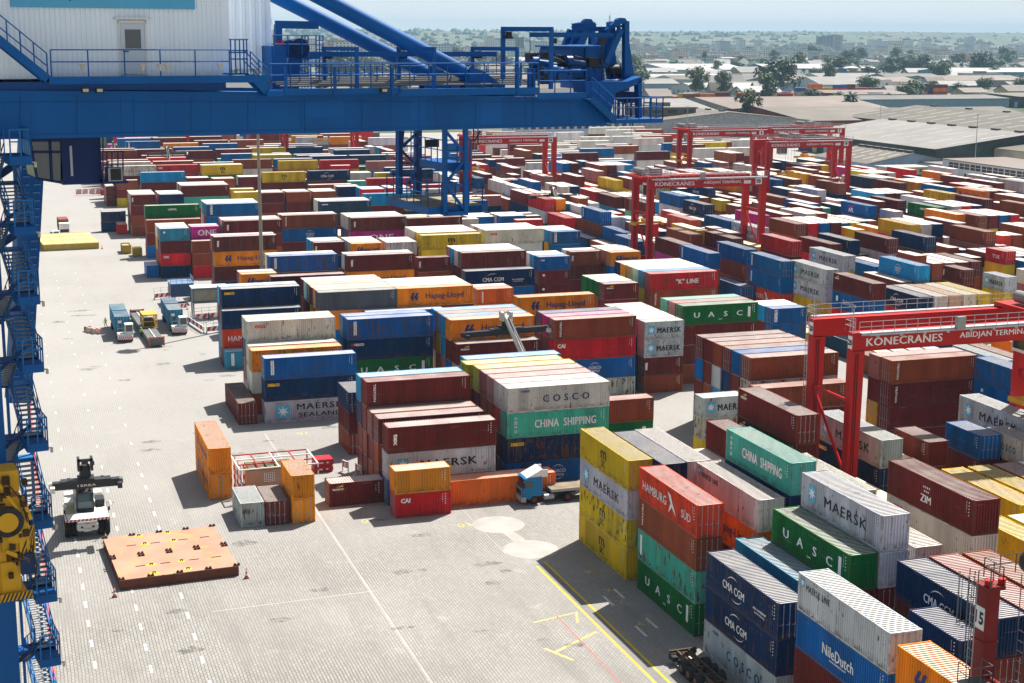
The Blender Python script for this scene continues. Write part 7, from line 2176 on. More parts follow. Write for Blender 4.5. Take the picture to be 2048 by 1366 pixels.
shed(560, 1180, 640, 1230, 7, 10, 'x', WM['white'], RF['white'], 'white twin roof near the far container yard', 0)
shed(30, 690, 150, 735, 8, 11, 'x', mat('olive_panel_wall', (.16, .18, .11), .7, var=.2), RF['olive'], 'olive walled shed beyond the stacks under the blue girder', 0)
block(150, 640, 30, 14, 6, WM['white'], 'small white block between the girder and far stacks', 1, 5)
r = random.Random(21)
adj = ['tan', 'pale', 'white', 'pink', 'grey']; k = 0
placed = []
for i in range(190):
    j = i % 60; big_ = i < 60
    y = 950+1900*(j/60)**1.2+r.uniform(-40, 40) if big_ else r.uniform(880, 2600); x = y*r.uniform(.02, .86) if big_ else y*r.uniform(.30, .86); w, d = (r.uniform(40, 95), r.uniform(30, 60)) if big_ else (r.uniform(14, 42), r.uniform(9, 22))
    if any(abs(x-a) < (w+c)/2+8 and abs(y-b) < (d+e)/2+8 for a, b, c, e in placed): continue
    if 300 < x < 1200 and y < 1000: continue
    placed.append((x, y, w, d)); rc = r.choice(adj)
    s = shed(x-w/2, y-d/2, x+w/2, y+d/2, r.uniform(5, 9), r.uniform(9.5, 13), 'x', r.choice([WM['white'], WM['grey'], WM['cream'], WM['pblue']]), RF[rc], None, 0, doors=False)
    s['group'] = 'low sheds of the industrial district'; k += 1
    u, v = px((x, y, 8)); s['_u'] = u; s['_c'] = rc; s['_b'] = big_
cand = [o for o in COL.objects if '_u' in o.keys()]
wordc = {'tan': 'tan', 'pale': 'pale grey', 'white': 'white', 'pink': 'pinkish', 'grey': 'dark grey'}
for c in adj:
    for bb in (True, False):
        q = sorted([o for o in cand if o['_c'] == c and bool(o['_b']) == bb], key=lambda o: o['_u'])
        for i, o in enumerate(q): o['label'] = f"{'wide' if bb else 'small'} {wordc[c]} roofed shed in the industrial district, {ORDW[i % 20]} from left{' again' if i > 19 else ''}"
for o in cand: del o['_u']; del o['_c']; del o['_b']
# white office with strip windows and air conditioners
def office():
    root = empty('office_building', (318, 408, 0), 0, 'white office building with strip windows and air conditioners', 'office'); W = WM['white']
    mb = MB(); mb.box((0, -20, 0), (26, 56, 7.2)); mb.box((0, 56, 0), (20, 74, 5)); mb.build('walls', W, root)
    mb = MB(); mb.box((-.2, -20.2, 7.2), (26.2, 56.2, 7.5)); mb.box((-.2, 56.2, 5), (20.2, 74.2, 5.3)); mb.build('roof', RF['pink'], root)
    for i in range(11):
        y = 52-i*6.4; mb = MB(); mb.box((-.06, y-5.6, 4.7), (.05, y, 6.6)); f = mb.build('window', mat('brown_glass', (.06, .045, .03), .2), root)
        mb = MB(); mb.box((-.14, y-5.6, 5.6), (-.07, y, 5.75)); mb.box((-.14, y-2.9, 4.7), (-.07, y-2.7, 6.6)); mb.build('frame', WPAINT, f)
    for i in range(17):
        y = 72-i*4.9; mb = MB(); mb.box((-.05, y-1.4, 1.6), (.04, y, 3.2)); mb.build('window', GLASS, root)
        if i % 3 != 2:
            mb = MB(); mb.box((-.5, y-2.9, 2.3), (-.02, y-1.9, 3.1)); a = mb.build('air_conditioner', WPAINT, root); mb = MB(); mb.tube((-.52, y-2.4, 2.7), (-.5, y-2.4, 2.7), .3, 10); mb.build('fan_grille', DARK, a)
    h = empty('low_hut', (296, 462, 0), 0, 'cream hut with dark blue base before the white office', 'hut'); mb = MB(); mb.box((0, 0, 0), (15, 9, 2.2)); mb.build('base_wall', mat('navy_wall', (.01, .04, .10), .7), h); mb = MB(); mb.box((.05, .05, 2.2), (14.95, 8.95, 4.6)); mb.build('upper_wall', WM['cream'], h)
    mb = MB(); mb.box((-1, -1, 4.6), (16, 10, 4.9)); mb.build('roof', RF['white'], h)
    for i in range(3): mb = MB(); mb.box((2.5+i*4.4, -.04, 2.9), (4.0+i*4.4, .03, 4.1)); mb.build('window', mat('olive_grating', (.13, .11, .06)), h)
office()
block(252, 668, 60, 18, 11, WM['pblue'], 'long pale building with dark piers under the blue girder end', 2, 16)
block(322, 720, 26, 30, 14, mat('brown_louvre_wall', (.16, .11, .08), .8), 'brown louvred block right of the pale building', 4, 3)
block(1000, 1400, 46, 16, 12, WM['white'], 'small white block with two dark openings', 2, 6)
block(1052, 1800, 50, 16, 13, WM['white'], 'white flat building beside the two tanks', 2, 10)
block(620, 1560, 70, 20, 10, WM['white'], 'white low building left of the far blue shed', 2, 14)
block(2362, 4090, 34, 40, 50, mat('tower_grey_wall', (.20, .24, .28), .6), 'tall grey slab tower block standing on the skyline', 12, 3)
block(2404, 4100, 34, 34, 54, mat('tower_pale_wall', (.36, .38, .40), .6), 'pale banded half of the tall tower block', 14, 1)
block(1090, 3250, 44, 30, 44, mat('dark_facade', (.16, .17, .18), .6), 'dark topped office block above the trees near the crane', 9, 5)
block(1450, 3600, 50, 30, 46, WM['cream'], 'cream apartment block in the distant town', 10, 6)
block(1240, 3700, 26, 22, 50, WM['grey'], 'slim grey tower left of the cream block', 12, 3)
for i, (x, y) in enumerate(((1034, 1722), (1056, 1715))):
    root = empty('storage_tank', (x, y, 0), 0, ['left tan storage tank with domed top', 'right tan storage tank with domed top'][i], 'tank', 'tan storage tanks'); mb = MB(); mb.tube((0, 0, 0), (0, 0, 11), 10, 28); mb.build('shell', mat('tan_tank', (.46, .33, .19), .6), root)
    mb = MB(); mb.tube((0, 0, 11), (0, 0, 12), 10.2, 28, 7); mb.tube((0, 0, 12), (0, 0, 12.6), 7, 28, 1); mb.build('dome', WPAINT, root)
def pylon(x, y, h, label, red=False):
    root = empty('lattice_pylon', (x, y, 0), 0, label, 'pylon'); mb = MB(); w = h*.10; n = 9
    for i in range(n):
        z0, z1 = h*i/n, h*(i+1)/n; a, b = w*(1-i/n)+.5, w*(1-(i+1)/n)+.5; mb.mi = i % 2 if red else 0
        for sx, sy in ((1, 1), (1, -1), (-1, -1), (-1, 1)): mb.tube((sx*a, sy*a, z0), (sx*b, sy*b, z1), .22, 4)
        for q in ((1, 1, 1, -1), (1, -1, -1, -1), (-1, -1, -1, 1), (-1, 1, 1, 1)): mb.tube((q[0]*a, q[1]*a, z0), (q[2]*b, q[3]*b, z1), .14, 4); mb.tube((q[2]*a, q[3]*a, z0), (q[0]*b, q[1]*b, z1), .14, 4)
    mb.tube((0, 0, h), (0, 0, h*1.08), .15, 4)
    mb.build('lattice', [STEEL, RED2], root)
pylon(815, 930, 30, 'steel lattice pylon among the low roofs at right'); pylon(1240, 1480, 46, 'tall lattice pylon behind the striped shed'); pylon(770, 1900, 60, 'red and white lattice mast left of the sheds', True)
pylon(1180, 2900, 90, 'far red and white radio mast on the skyline', True); pylon(640, 3800, 130, 'thin radio mast above the blue pipes', True)
# lamp posts over the right-hand roofs
for i, (x, y, h) in enumerate(((343, 480, 22), (372, 470, 24), (238, 560, 26), (300, 640, 18), (402, 640, 20), (455, 600, 18), (240, 690, 24))):
    root = empty('lamp_post', (x, y, 0), 0, f"thin lamp post among the warehouse roofs, {ORDW[i]} of seven counted from nearest", 'lamp post', 'lamp posts among the warehouses'); mb = MB(); mb.tube((0, 0, 0), (0, 0, h), .16, 6, .10); mb.build('post', STEEL, root); mb = MB(); mb.box((-.6, -.15, h), (.6, .15, h+.12)); mb.build('lamp', DARK, root)
# red containers lying beyond the roofs
for i, (x, y) in enumerate(((688, 905), (820, 895))):
    o = link('shipping_container', cmesh('whole', 12.192, 2.896, None), None, (x, y, 8.6 if i == 0 else 8.6), (0, 0, 0)); o.scale = (2.2, 2, 2.2); o.color = (.30, .03, .04, .2)
    o['label'] = ['left red container raised above the distant low roofs', 'right red container raised above the distant low roofs'][i]; o['category'] = 'container'; o['group'] = 'red containers beyond the roofs'
items = []; r = random.Random(33)
for (cx, cy, nx, n, ly) in ((470, 1010, 15, 3, 4), (620, 1090, 10, 4, 4), (1330, 1620, 12, 4, 3)):
    for i in range(nx):
        for j in range(ly):
            for k in range(r.randint(1, n)): items.append((Vector((cx+i*12.8, cy+j*9, k*2.9)), 0.0, 12.192, 2.896, jitter(CC[r.choice(['m', 'b', 'r', 'y', 'g', 'u', 'o2', 'm', 'b'])][0], r)))
build_stuff(items, 'far_container_yard', 'far container yards among sheds beyond the port')
# trees: trunk with limbs and a crown of many small leaf faces
LEAF = []
for nm, c in (('leaf_green', (.045, .085, .020)), ('leaf_dark_green', (.022, .050, .016)), ('leaf_olive', (.07, .09, .022))):
    m, N, L, b = nodes_mat(nm); b.inputs['Roughness'].default_value = .7; tc = N.new('ShaderNodeTexCoord'); oi = N.new('ShaderNodeObjectInfo')
    ad = N.new('ShaderNodeVectorMath'); ad.operation = 'MULTIPLY_ADD'; L.new(oi.outputs['Random'], ad.inputs[0]); ad.inputs[1].default_value = (20, 20, 20); L.new(tc.outputs['Object'], ad.inputs[2])
    cc = n_mix(N, L, n_rng(N, L, n_noise(N, L, ad.outputs[0], .5, 4), .35, .65, 0, 1), tuple(x*.55 for x in c), tuple(min(1, x*1.5) for x in c)); L.new(cc, b.inputs['Base Color']); LEAF.append(m)
BARK = mat('bark', (.10, .075, .05), .9, var=.3)
def crown_mesh(seed, R, H, n, leaf, blobs, base):
    r = random.Random(seed); mb = MB(); B = []
    for _ in range(blobs):
        a = r.uniform(0, 6.28); q = R*math.sqrt(r.random())*.75; z = base+H*(.15+.75*r.random()); k = math.sin(math.pi*min(1, max(.1, (z-base)/H)))
        B.append((Vector((q*math.cos(a)*k, q*math.sin(a)*k, z)), R*r.uniform(.26, .48)))
    for i in range(n):
        c, rad = r.choice(B); d = Vector((r.gauss(0, 1), r.gauss(0, 1), r.gauss(0, .8))).normalized(); p = c+d*rad*(r.random()**.35)
        nrm = (d+Vector((r.uniform(-.7, .7), r.uniform(-.7, .7), r.uniform(-.2, .9)))).normalized(); t = nrm.orthogonal().normalized(); b = nrm.cross(t); s = leaf*r.uniform(.6, 1.4); a = r.uniform(0, 6.28)
        t, b = t*math.cos(a)+b*math.sin(a), b*math.cos(a)-t*math.sin(a); mb.quad(p-t*s, p-b*s*.55, p+t*s, p+b*s*.55)
    return mb
def trunk_mb(seed, R, H, base):
    r = random.Random(seed); mb = MB(); mb.tube((0, 0, -.3), (0, 0, base+H*.35), R*.085, 8, R*.045)
    for i in range(6): a = r.uniform(0, 6.28); z = base*.7+H*.1*i; mb.tube((0, 0, z), (math.cos(a)*R*.6, math.sin(a)*R*.6, z+H*.3), R*.035, 6, R*.012)
    return mb
TM = []
for k, (R, H, base, leaf, n, bl) in enumerate(((7, 8, 3, .55, 1500, 16), (9, 8, 3, .65, 1700, 20), (5, 10, 2.5, .5, 1300, 14), (8, 6, 3, .6, 1400, 14), (4.2, 6, 1.5, .42, 1100, 10))):
    TM.append((crown_mesh(50+k, R, H, n, leaf, bl, base).mesh('crown', LEAF[k % 3]), trunk_mb(k, R, H, base).mesh('trunk', BARK)))
def palm_meshes():
    r = random.Random(8); mb = MB()
    for i in range(34):
        a = r.uniform(0, 6.28); el = r.uniform(-.5, 1.3); L = r.uniform(2.6, 3.8); P_ = [Vector((0, 0, 7.5))]; d = Vector((math.cos(a)*math.cos(el), math.sin(a)*math.cos(el), math.sin(el)))
        for k in range(7): P_.append(P_[-1]+d*(L/7)); d = (d+Vector((0, 0, -.20))).normalized()
        sd = Vector((-math.sin(a), math.cos(a), 0))
        for k in range(1, 8):
            for q in (-1, 1): mb.quad(P_[k-1], P_[k], P_[k]+sd*q*.55-Vector((0, 0, .3)), P_[k-1]+sd*q*.5-Vector((0, 0, .3)))
    t = MB(); t.tube((0, 0, -.2), (0, 0, 7.5), .34, 8, .22); return mb.mesh('crown', LEAF[1]), t.mesh('trunk', BARK)
PALM = palm_meshes()
TREES = []
def tree(x, y, k, s, label=None, palm=False, rz=0):
    root = empty('palm_tree' if palm else 'tree', (x, y, 0 if y < 4200 else 0), rz, label, 'palm' if palm else 'tree', 'trees of the town and industrial district'); root.scale = (s, s, s)
    a, b = PALM if palm else TM[k]; link('crown', a, root); link('trunk', b, root); TREES.append(root); return root
tree(396, 768, 2, 1.75, 'lone bushy feathery tree before the tan warehouse roof'); tree(404, 760, 4, 1.5, 'smaller bush at the foot of the lone feathery tree')
tree(512, 850, 0, 1.7, 'big dark palm left of the brick gable', True); tree(520, 842, 4, .9, 'low bush below the big dark palm')
SP = [(560, 985, 1, 1.0), (585, 990, 0, .9), (610, 960, 3, 1.0), (640, 975, 1, 1.0), (690, 1055, 0, 1.0), (740, 1100, 2, 1.2), (770, 1105, 0, 1.1), (850, 1075, 1, 1.1), (875, 1090, 3, 1.1), (900, 1080, 0, 1.1), (925, 1090, 1, 1.0), (700, 905, 4, 1.3), (870, 850, 1, .9), (905, 850, 0, .9), (930, 840, 3, 1.0),
      (1120, 1760, 1, 2.0), (1150, 1780, 0, 2.3), (1185, 1790, 1, 2.2), (1210, 1770, 3, 2.0), (1100, 1730, 0, 1.6), (1160, 1730, 3, 1.8), (480, 1560, 1, 1.3), (520, 1540, 3, 1.2), (560, 1530, 0, 1.2)]
for x, y, k, s in SP: tree(x, y, k, s, None, False, x)
for x, y in ((790, 1050), (1290, 1560), (1310, 1570), (1330, 1550), (1360, 1590), (1390, 1560)): tree(x, y, 0, 1.2, None, True, y)
r = random.Random(12)
for i in range(235):
    y = 1650+1500*r.random()**1.3 if i < 185 else r.uniform(950, 1650); x = y*r.uniform(.0, .86)
    if any(abs(x-a) < c/2+6 and abs(y-b) < e/2+6 for a, b, c, e in placed): continue
    if y < 1000 and x < 900: continue
    tree(x, y, r.randrange(5), r.uniform(1.2, 2.6), None, r.random() < .08, r.uniform(0, 6))
un = {}
for t in TREES:
    if 'label' in t.keys(): continue
    u, v = px(t.location); d = t.location.length
    kind = 'palm' if t.name.startswith('palm') else ('large tree' if t.scale.x > 1.7 else 'tree')
    un.setdefault((kind, 'hazy' if d > 2200 else ('distant' if d > 1400 else 'nearer')), []).append((u, t))
for (kind, dd), q in un.items():
    q.sort(key=lambda e: e[0])
    for i, (u, t) in enumerate(q):
        place_ = 'behind the blue crane' if u < 1290 else ('above the red cranes' if u < 1700 else 'toward the right edge')
        t['label'] = f"{dd} {kind} {place_}, {ORDW[i % 20]}{' again' if i >= 20 else ''}{' more' if i >= 40 else ''}{' yet' if i >= 60 else ''}{' still' if i >= 80 else ''} from left"
# far woodland and town
def woods():
    r = random.Random(5); mb = MB()
    for i in range(4600):
        y = 1500+7400*r.random()**.9; x = y*r.uniform(-.15, .95)
        if (2500 < y < 4600 and r.random() < .72) or (y > 5200 and r.random() < .55): continue
        t = min(1, max(0, (y-4200)/4200)); t = t*t*(3-2*t); s = r.uniform(4, 11)*(1+y/7000); z = 62*t+s*.3
        c = Vector((x, y, z)); n = 6
        top = [c+Vector((s*math.cos(6.283*k/n+i)*r.uniform(.8, 1.2), s*math.sin(6.283*k/n+i)*r.uniform(.8, 1.2), r.uniform(-.1, .3)*s)) for k in range(n)]
        up = c+Vector((r.uniform(-.3, .3)*s, r.uniform(-.3, .3)*s, s*.8)); lo = [p+Vector((0, 0, -s)) for p in top]
        V = top+[up]+lo; mb._add(V, [(k, (k+1) % n, n) for k in range(n)]+[(n+1+k, n+1+(k+1) % n, (k+1) % n, k) for k in range(n)])
    o = mb.build('far_woodland', LEAF[1]); tag(o, 'far belt of trees fading into haze below the hills', 'woodland', kind='stuff')
woods()
def town():
    r = random.Random(17); cols = [(.80, .79, .77), (.70, .64, .56), (.74, .62, .54), (.62, .69, .75), (.82, .80, .78), (.70, .48, .40), (.52, .58, .64)]
    V = []; F = []; M = []; mats = [mat('town_wall_%s' % w, c, .8, var=.1) for w, c in zip(('white', 'tan', 'peach', 'bluish', 'pale', 'rose', 'slate'), cols)]+[RF['pale'], GLASS]
    mb = MB()
    for i in range(1150):
        y = 2300+2700*r.random()**1.1; x = y*r.uniform(-.12, .92); t = min(1, max(0, (y-4200)/4200)); t = t*t*(3-2*t); z = 62*t
        w, d, h = r.uniform(14, 44), r.uniform(10, 30), r.choice([6, 8, 9, 12, 12, 15, 18, 22]) if r.random() > .06 else r.uniform(26, 44)
        mb.mi = r.randrange(7); mb.box((x-w/2, y-d/2, z-2), (x+w/2, y+d/2, z+h)); mb.mi = 7; mb.box((x-w/2-.4, y-d/2-.4, z+h), (x+w/2+.4, y+d/2+.4, z+h+.8)); mb.mi = 8
        nf = max(1, int(h/4))
        for f in range(nf):
            nb = max(2, int(w/5))
            for q in range(nb): a = x-w/2+w*(q+.25)/nb; mb.quad((a, y-d/2-.1, z+h*(f+.35)/nf), (a+w*.5/nb, y-d/2-.1, z+h*(f+.35)/nf), (a+w*.5/nb, y-d/2-.1, z+h*(f+.75)/nf), (a, y-d/2-.1, z+h*(f+.75)/nf))
    o = mb.build('distant_town', mats); tag(o, 'hazy distant town of low pale buildings under the hills', 'town', kind='stuff')
town()

# ------------------------------------------------------------------ red rubber-tyred gantry cranes
def rtg(x, y, num, span=26.0, wb=7.4, top=22.3, trol=.5, label='', detail=True, yellow=True, numx='side', CRRED=CRRED, stub=False):
    root = empty('rubber_tyred_gantry_crane', (x, y, 0), 0, label, 'gantry crane', 'red yard gantry cranes')
    P = lambda nm, mb, m=CRRED, par=root: mb.build(nm, m, par)
    lw, ld = 1.35, 1.0; gh = 1.75
    if stub:                                                 # far portal carries only its columns
        for xx in (0, span-lw):
            mb = MB(); mb.box((xx, wb, 1.9), (xx+.85, wb+ld, top-.1)); mb.box((xx-.12, wb-.12, top-.1), (xx+1.1, wb+ld+.12, top+.12)); P('leg', mb)
            for z in (top-3.2, top-7): mb = MB(); mb.box((xx-.05, wb-.05, z), (xx+.9, wb+ld+.05, z+.12)); P('leg_flange', mb)
    for j, yy in enumerate((0,) if stub else (0, wb)):
        mb = MB()                                            # girder as a box with flange lips
        mb.box((0, yy+.05, top-gh), (span, yy+ld-.05, top-.06)); mb.box((0, yy, top-.06), (span, yy+ld, top)); mb.box((0, yy, top-gh-.05), (span, yy+ld, top-gh)); gi = P('girder', mb)
        if j == 0:
            k = span/26
            for s, u, h, b in (('KONECRANES', .22, .78, .03), ('ABIDJAN TERMINAL', .62, .72, .02)):
                mb = MB(); put_text(mb, s, span*u, top-gh*.55, h, None, bold=0, y=.035, stretch=1.15, spacing=1.05, heavy=.04 if s[0] == 'K' else .025); P('lettering', mb, WHITE, gi)
            mb = MB(); mb.quad((span*.80, .03, top-gh*.75), (span*.86, .03, top-gh*.75), (span*.86, .03, top-gh*.38), (span*.80, .03, top-gh*.38)); P('white_plate', mb, WHITE, gi)
        for i, xx in enumerate((0, span-lw)):
            mb = MB(); mb.prism([(xx, yy+.0, top-gh), (xx+lw, yy+.0, top-gh), (xx+lw-.22, yy+.0, 1.9), (xx+.05, yy+.0, 1.9)], (0, ld, 0)); lg = P('leg', mb)
            # number plate
            mb = MB()
            if numx == 'side' and i == 0:
                mb.quad((-.012, yy+ld-.12, top-1.6), (-.012, yy+.12, top-1.6), (-.012, yy+.12, top-.35), (-.012, yy+ld-.12, top-.35)); pl = P('number_plate', mb, WHITE, lg)
                t = MB(); put_text(t, str(num), 0, 0, .6, .7, bold=.05); t.v = [(-.02, yy+ld/2-a, top-.98+c) for a, b, c in t.v]; P('number', t, BLACK, pl)
            elif numx == 'front' and i == 1 and j == 0:
                mb.quad((span-2.6, .03, top-1.5), (span-1.2, .03, top-1.5), (span-1.2, .03, top-.3), (span-2.6, .03, top-.3)); pl = P('number_plate', mb, WHITE, lg)
                t = MB(); put_text(t, str(num), span-1.9, top-.9, .85, 1.2, bold=.06, y=.022); P('number', t, BLACK, pl)
            mb = MB()
            for dx in (.35, .6): mb.box((xx+dx, yy-.06, 2.2), (xx+dx+.09, yy+.0, top-gh-.3))
            if i == 0: P('cable_conduit', mb, mat('dark_red_conduit', (.12, .01, .01), .6), lg)
        # walkway with rails on each girder
        yo = yy-.75 if j == 0 else yy+ld
        mb = MB(); mb.box((.5, yo, top+.02), (span-.3, yo+.75, top+.10)); mb.box((.5, yo+.02, top-.16), (span-.3, yo+.10, top+.02)); wk = P('walkway', mb, STEEL)
        if detail:
            mb = MB(); mb.rail([(.2, yo+(.03 if j == 0 else .7), top+.1), (span-.3, yo+(.03 if j == 0 else .7), top+.1)], 1.1, 1.3, .028); P('guard_rail', mb, STEEL)
            mb = MB(); mb.rail([(-.3, yy-.7, top+.1), (-.3, yy+ld, top+.1), (.8, yy+ld, top+.1)], 1.1, .8, .028); P('guard_rail', mb, STEEL)
            mb = MB(); mb.tube((-.2, yy-.2, top), (-.2, yy-.2, top+2.4), .05, 6); P('aerial_post', mb, STEEL)
            if j == 0:
                mb = MB()
                for k in range(9): q = 2+k*2.6; mb.box((q, yo-.12, top-.35), (q+.3, yo, top-.1))
                mb.tube((1.2, yo-.05, top-.12), (span-1, yo-.05, top-.12), .07, 6); P('cable_tray', mb, STEEL)
                mb = MB(); mb.box((span*.42, yo-.2, top-.1), (span*.42+.9, yo+.3, top+1.15)); P('electrical_box', mb, mat('grey_cabinet', (.3, .31, .3)))
        else:
            mb = MB(); mb.rail([(.2, yo, top+.1), (span-.3, yo, top+.1)], 1.1, 2.2, .05); P('guard_rail', mb, STEEL)
    for i, xx in enumerate((0, span-lw)):
        mb = MB(); mb.box((xx+.1, -1.2, 1.0), (xx+lw-.1, wb+ld+1.2, 1.95)); P('sill_beam', mb)
        for yy in (-1.0, .9, wb-.6, wb+1.4):
            mb = MB(); mb.tube((xx+.25, yy+.3, .75), (xx+1.1, yy+.3, .75), .75, 18); wl = P('wheel', mb, RUBBER)
            mb = MB(); mb.tube((xx+.2, yy+.3, .75), (xx+1.15, yy+.3, .75), .35, 10); P('rim', mb, RED2, wl)
        mb = MB(); a, b = (xx+.3, .9, 15.5), (xx+.3, wb+.1, 15.5)
        mb.tube(a, b, .17, 8); P('tie_bar', mb)
        mb = MB(); mb.tube((xx+.3, wb, 15.3), (xx+.3, .8, 8.0), .16, 8); P('diagonal_brace', mb)
    # ladder up a leg
    mb = MB(); lx, ly = -.45, wb+.3
    for dx in (0, .45): mb.tube((lx, ly+dx, 2), (lx, ly+dx, top+.3), .03, 5)
    for k in range(int((top-2)/.5)): mb.tube((lx, ly, 2+.5*k), (lx, ly+.45, 2+.5*k), .02, 4, caps=False)
    P('ladder', mb, STEEL)
    # trolley with hoist, cab and spreader
    tx = span*trol
    mb = MB(); mb.box((tx-3, -.2, top+.1), (tx+3, wb+ld+.2, top+.55)); P('trolley_frame', mb)
    mb = MB(); mb.tube((tx-1.5, 1.5, top+1.3), (tx-1.5, wb-.6, top+1.3), .65, 16); mb.box((tx+.3, 2, top+.55), (tx+2.2, 4.6, top+1.9)); P('hoist_drum', mb, mat('hoist_grey', (.22, .22, .22), .6, dirt=.3))
    mb = MB(); mb.rail([(tx-3, -.2, top+.55), (tx+3, -.2, top+.55), (tx+3, wb+ld+.2, top+.55)], 1.1, 1.2, .04); P('guard_rail', mb, STEEL)
    cx = tx-4.2 if trol > .3 else tx-1.2
    mb = MB(); mb.box((cx, 1.2, top-3.6), (cx+1.9, 3.6, top-3.3)); mb.box((cx, 1.2, top-1.3), (cx+1.9, 3.6, top-.9))
    for a in (cx+.03, cx+.95, cx+1.87):
        for b in (1.23, 3.57): mb.bar((a, b, top-3.3), (a, b, top-1.3), .08)
    cb = P('operator_cab', mb, WPAINT); mb = MB(); mb.box((cx+.06, 1.26, top-3.3), (cx+1.84, 3.54, top-1.3)); P('cab_window', mb, GLASS, cb)
    mb = MB(); sz = top-9.2 if yellow else top-7
    mb.box((tx-3.0, wb*.5-.1, sz), (tx+3.0, wb*.5+.5, sz+.45)); mb.box((tx-.9, wb*.5-.9, sz+.45), (tx+.9, wb*.5+1.3, sz+.95))
    for e in (-3.1, 2.8): mb.box((tx+e, wb*.5-1.0, sz-.15), (tx+e+.35, wb*.5+1.4, sz+.35))
    P('spreader', mb, YPAINT)
    mb = MB()
    for a in (-.7, .7):
        for b in (-.6, .9): mb.tube((tx+a, wb*.5+b, sz+.9), (tx+a*1.6, wb*.5+b, top+.3), .03, 5)
    P('hoist_rope', mb, DARK)
    mb = MB()
    for a in (-.6, .1, .7): mb.tube((tx+a, wb*.5-.2, sz+1.5), (tx+a, wb*.5+.3, sz+1.5), .42, 12)
    P('rope_sheave', mb, RED2)
    return root
rtg(75.6, 123.0, 20, trol=.96, label='red gantry crane numbered 20 with white railings at right')
rtg(119.4, 271.8, 10, trol=.06, label='red gantry crane numbered 10, in front of another red crane', numx='front')
rtg(120.0, 396.0, 16, trol=.10, label='red gantry crane numbered 16 right behind the blue hanging tower', numx='front', detail=False)
rtg(193.4, 362.5, 19, trol=.35, label='red gantry crane numbered 19 before the big warehouse roofs', numx='front', detail=False)
rtg(193.2, 411.0, 6, trol=.05, label='farthest left of the red cranes behind crane number ten', numx='front', detail=False)
rtg(221.8, 414.0, 7, trol=.55, label='red gantry crane peeping out behind crane numbered 19', numx='front', detail=False)
rtg(92.0, 520.0, 3, trol=.5, label='small distant red gantry crane under the blue girder', numx='none', detail=False)
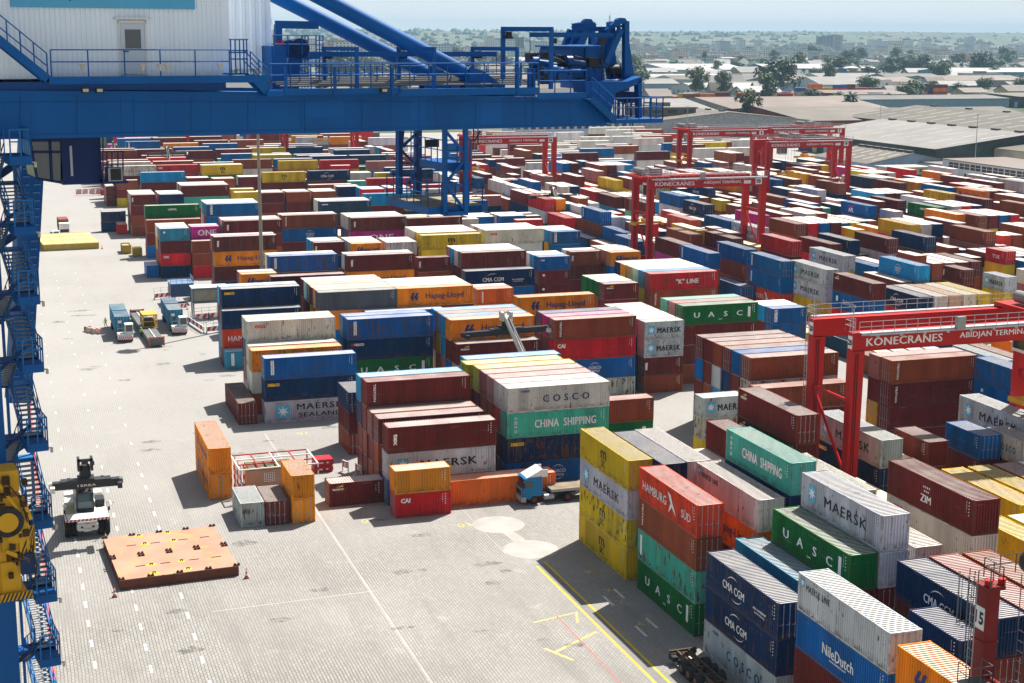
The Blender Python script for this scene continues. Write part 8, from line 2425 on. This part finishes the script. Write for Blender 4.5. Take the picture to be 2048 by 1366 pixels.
def rtg15():
    root = rtg(49.2, 57.8, 15, top=20.6, trol=.55, label='shaded red gantry crane numbered 15 at lower right corner', numx='none', stub=True, CRRED=mat('shade_dark_red_paint', (.20, .010, .007), .55, var=.2, dirt=.2))  # crane red darkened, so its shade is painted into the colour
    def P(nm, mb, m=STEEL, par=None):
        if par is None: mb.v = [(a, b+7.4, c) for a, b, c in mb.v]      # fittings hang on the far portal
        else: mb.v = [(a, b+7.4, c) for a, b, c in mb.v]
        return mb.build(nm, m, par or root)
    top = 20.6
    mb = MB(); mb.quad((-.015, .95, top-2.45), (-.015, .05, top-2.45), (-.015, .05, top-1.15), (-.015, .95, top-1.15)); pl = P('number_plate', mb, WHITE)
    mb = MB(); put_text(mb, '15', 0, top-1.8, .74, .74, bold=.03, spacing=1.1); mb.v = [(-.03, .5-a, c) for a, b, c in mb.v]; P('number', mb, BLACK, pl)
    G = mat('dark_galvanised', (.12, .12, .12), .5, .4)
    # caged ladder, two landings and stair
    mb = MB(); x0 = -.75
    for y in (.15, .6): mb.tube((x0, y, top-4.2), (x0, y, top+1.1), .03, 5)
    for k in range(14): mb.tube((x0, .15, top-4+.36*k), (x0, .6, top-4+.36*k), .02, 4)
    for z in (top-2.0, top-.3, top+.9):
        pts = [Vector((x0-.35-.4*math.sin(math.pi*i/8), .375-.42*math.cos(math.pi*i/8), z)) for i in range(9)]
        mb.path([(x0, -.05, z)]+pts+[(x0, .8, z)], .025, 5)
    for i in (1, 3, 5, 7): a = math.pi*i/8; mb.tube((x0-.35-.4*math.sin(a), .375-.42*math.cos(a), top-2), (x0-.35-.4*math.sin(a), .375-.42*math.cos(a), top+.9), .02, 4)
    P('ladder_cage', mb, G)
    for z, xa, xb in ((top-5.0, -1.6, -.1), (top-6.6, -.9, 2.2)):
        mb = MB(); mb.box((xa, -1.1, z-.12), (xb, -.05, z)); P('landing', mb, G)
        mb = MB(); mb.rail([(xa, -.1, z), (xa, -1.1, z), (xb, -1.1, z), (xb, -.1, z)], 1.05, .9, .028); P('guard_rail', mb, G)
    mb = MB(); p, q = Vector((-.9, -1.0, top-6.6)), Vector((-3.3, -1.0, top-8.8)); mb.bar(p, q, .05, .25); mb.bar(p+Vector((0, .8, 0)), q+Vector((0, .8, 0)), .05, .25)
    for i in range(8): t = p.lerp(q, (i+.5)/8); mb.box((t.x-.14, -1, t.z), (t.x+.14, -.2, t.z+.03))
    for k in (.5, 1): mb.tube(p+Vector((0, 0, k)), q+Vector((0, 0, k)), .025, 5)
    for i in range(5): t = p.lerp(q, i/4); mb.tube(t, t+Vector((0, 0, 1)), .028, 5)
    P('stairs', mb, G)
    mb = MB(); mb.box((3.0, -1.6, top-5.4), (5.4, .0, top-2.9)); cb = P('electrical_house', mb, mat('dark_cabinet', (.03, .03, .035), .5))
    mb = MB(); mb.box((2.9, -1.75, top-2.9), (5.5, .1, top-2.8)); mb.box((2.95, -1.7, top-5.6), (5.45, .05, top-5.4)); mb.box((2.95, -1.7, top-5.4), (3.05, -1.6, top-2.9)); P('white_trim', mb, WPAINT, cb)
    mb = MB(); mb.box((2.6, -1.5, top-1.6), (3.9, -.8, top-.75)); P('air_conditioner', mb, mat('pale_cabinet', (.55, .56, .55), .5))
    mb = MB()
    for i in range(10): mb.tube((2.25, -.5, top-8+.6*i), (2.25, .1, top-8+.6*i), .025, 4)
    for y in (-.5, .1): mb.tube((2.25, y, top-9), (2.25, y, top+.6), .03, 5)
    P('ladder', mb, G)
    mb = MB(); mb.tube((3.3, .3, top+1.0), (3.3, .9, top+1.0), .7, 18); P('cable_reel', mb, DARK)
    mb = MB(); mb.rail([(-.7, -.1, top+.1), (.9, -.1, top+.1), (.9, 1.6, top+.1), (4, 1.6, top+.1)], 1.1, .9, .03); P('guard_rail', mb, G)
    for dx in (.2, 1.05): 
        mb = MB(); mb.tube((dx, .2, top), (dx, .2, top+.45), .22, 10); P('lifting_lug', mb, CRRED)
rtg15()

# ------------------------------------------------------------------ haze: closed box round everything, sky outside
hz = MB(); hz.box((-6000, -200, -3), (16500, 11900, 158))
hm = bpy.data.materials.new('haze'); hm.use_nodes = True; hn = hm.node_tree; hn.nodes.clear()
pv = hn.nodes.new('ShaderNodeVolumePrincipled'); pv.inputs['Color'].default_value = (.50, .80, 1.0, 1); pv.inputs['Density'].default_value = 8.5e-5
pv.inputs['Anisotropy'].default_value = -.2
ho = hn.nodes.new('ShaderNodeOutputMaterial'); hn.links.new(pv.outputs[0], ho.inputs['Volume'])
tag(hz.build('haze', hm), kind='stuff')
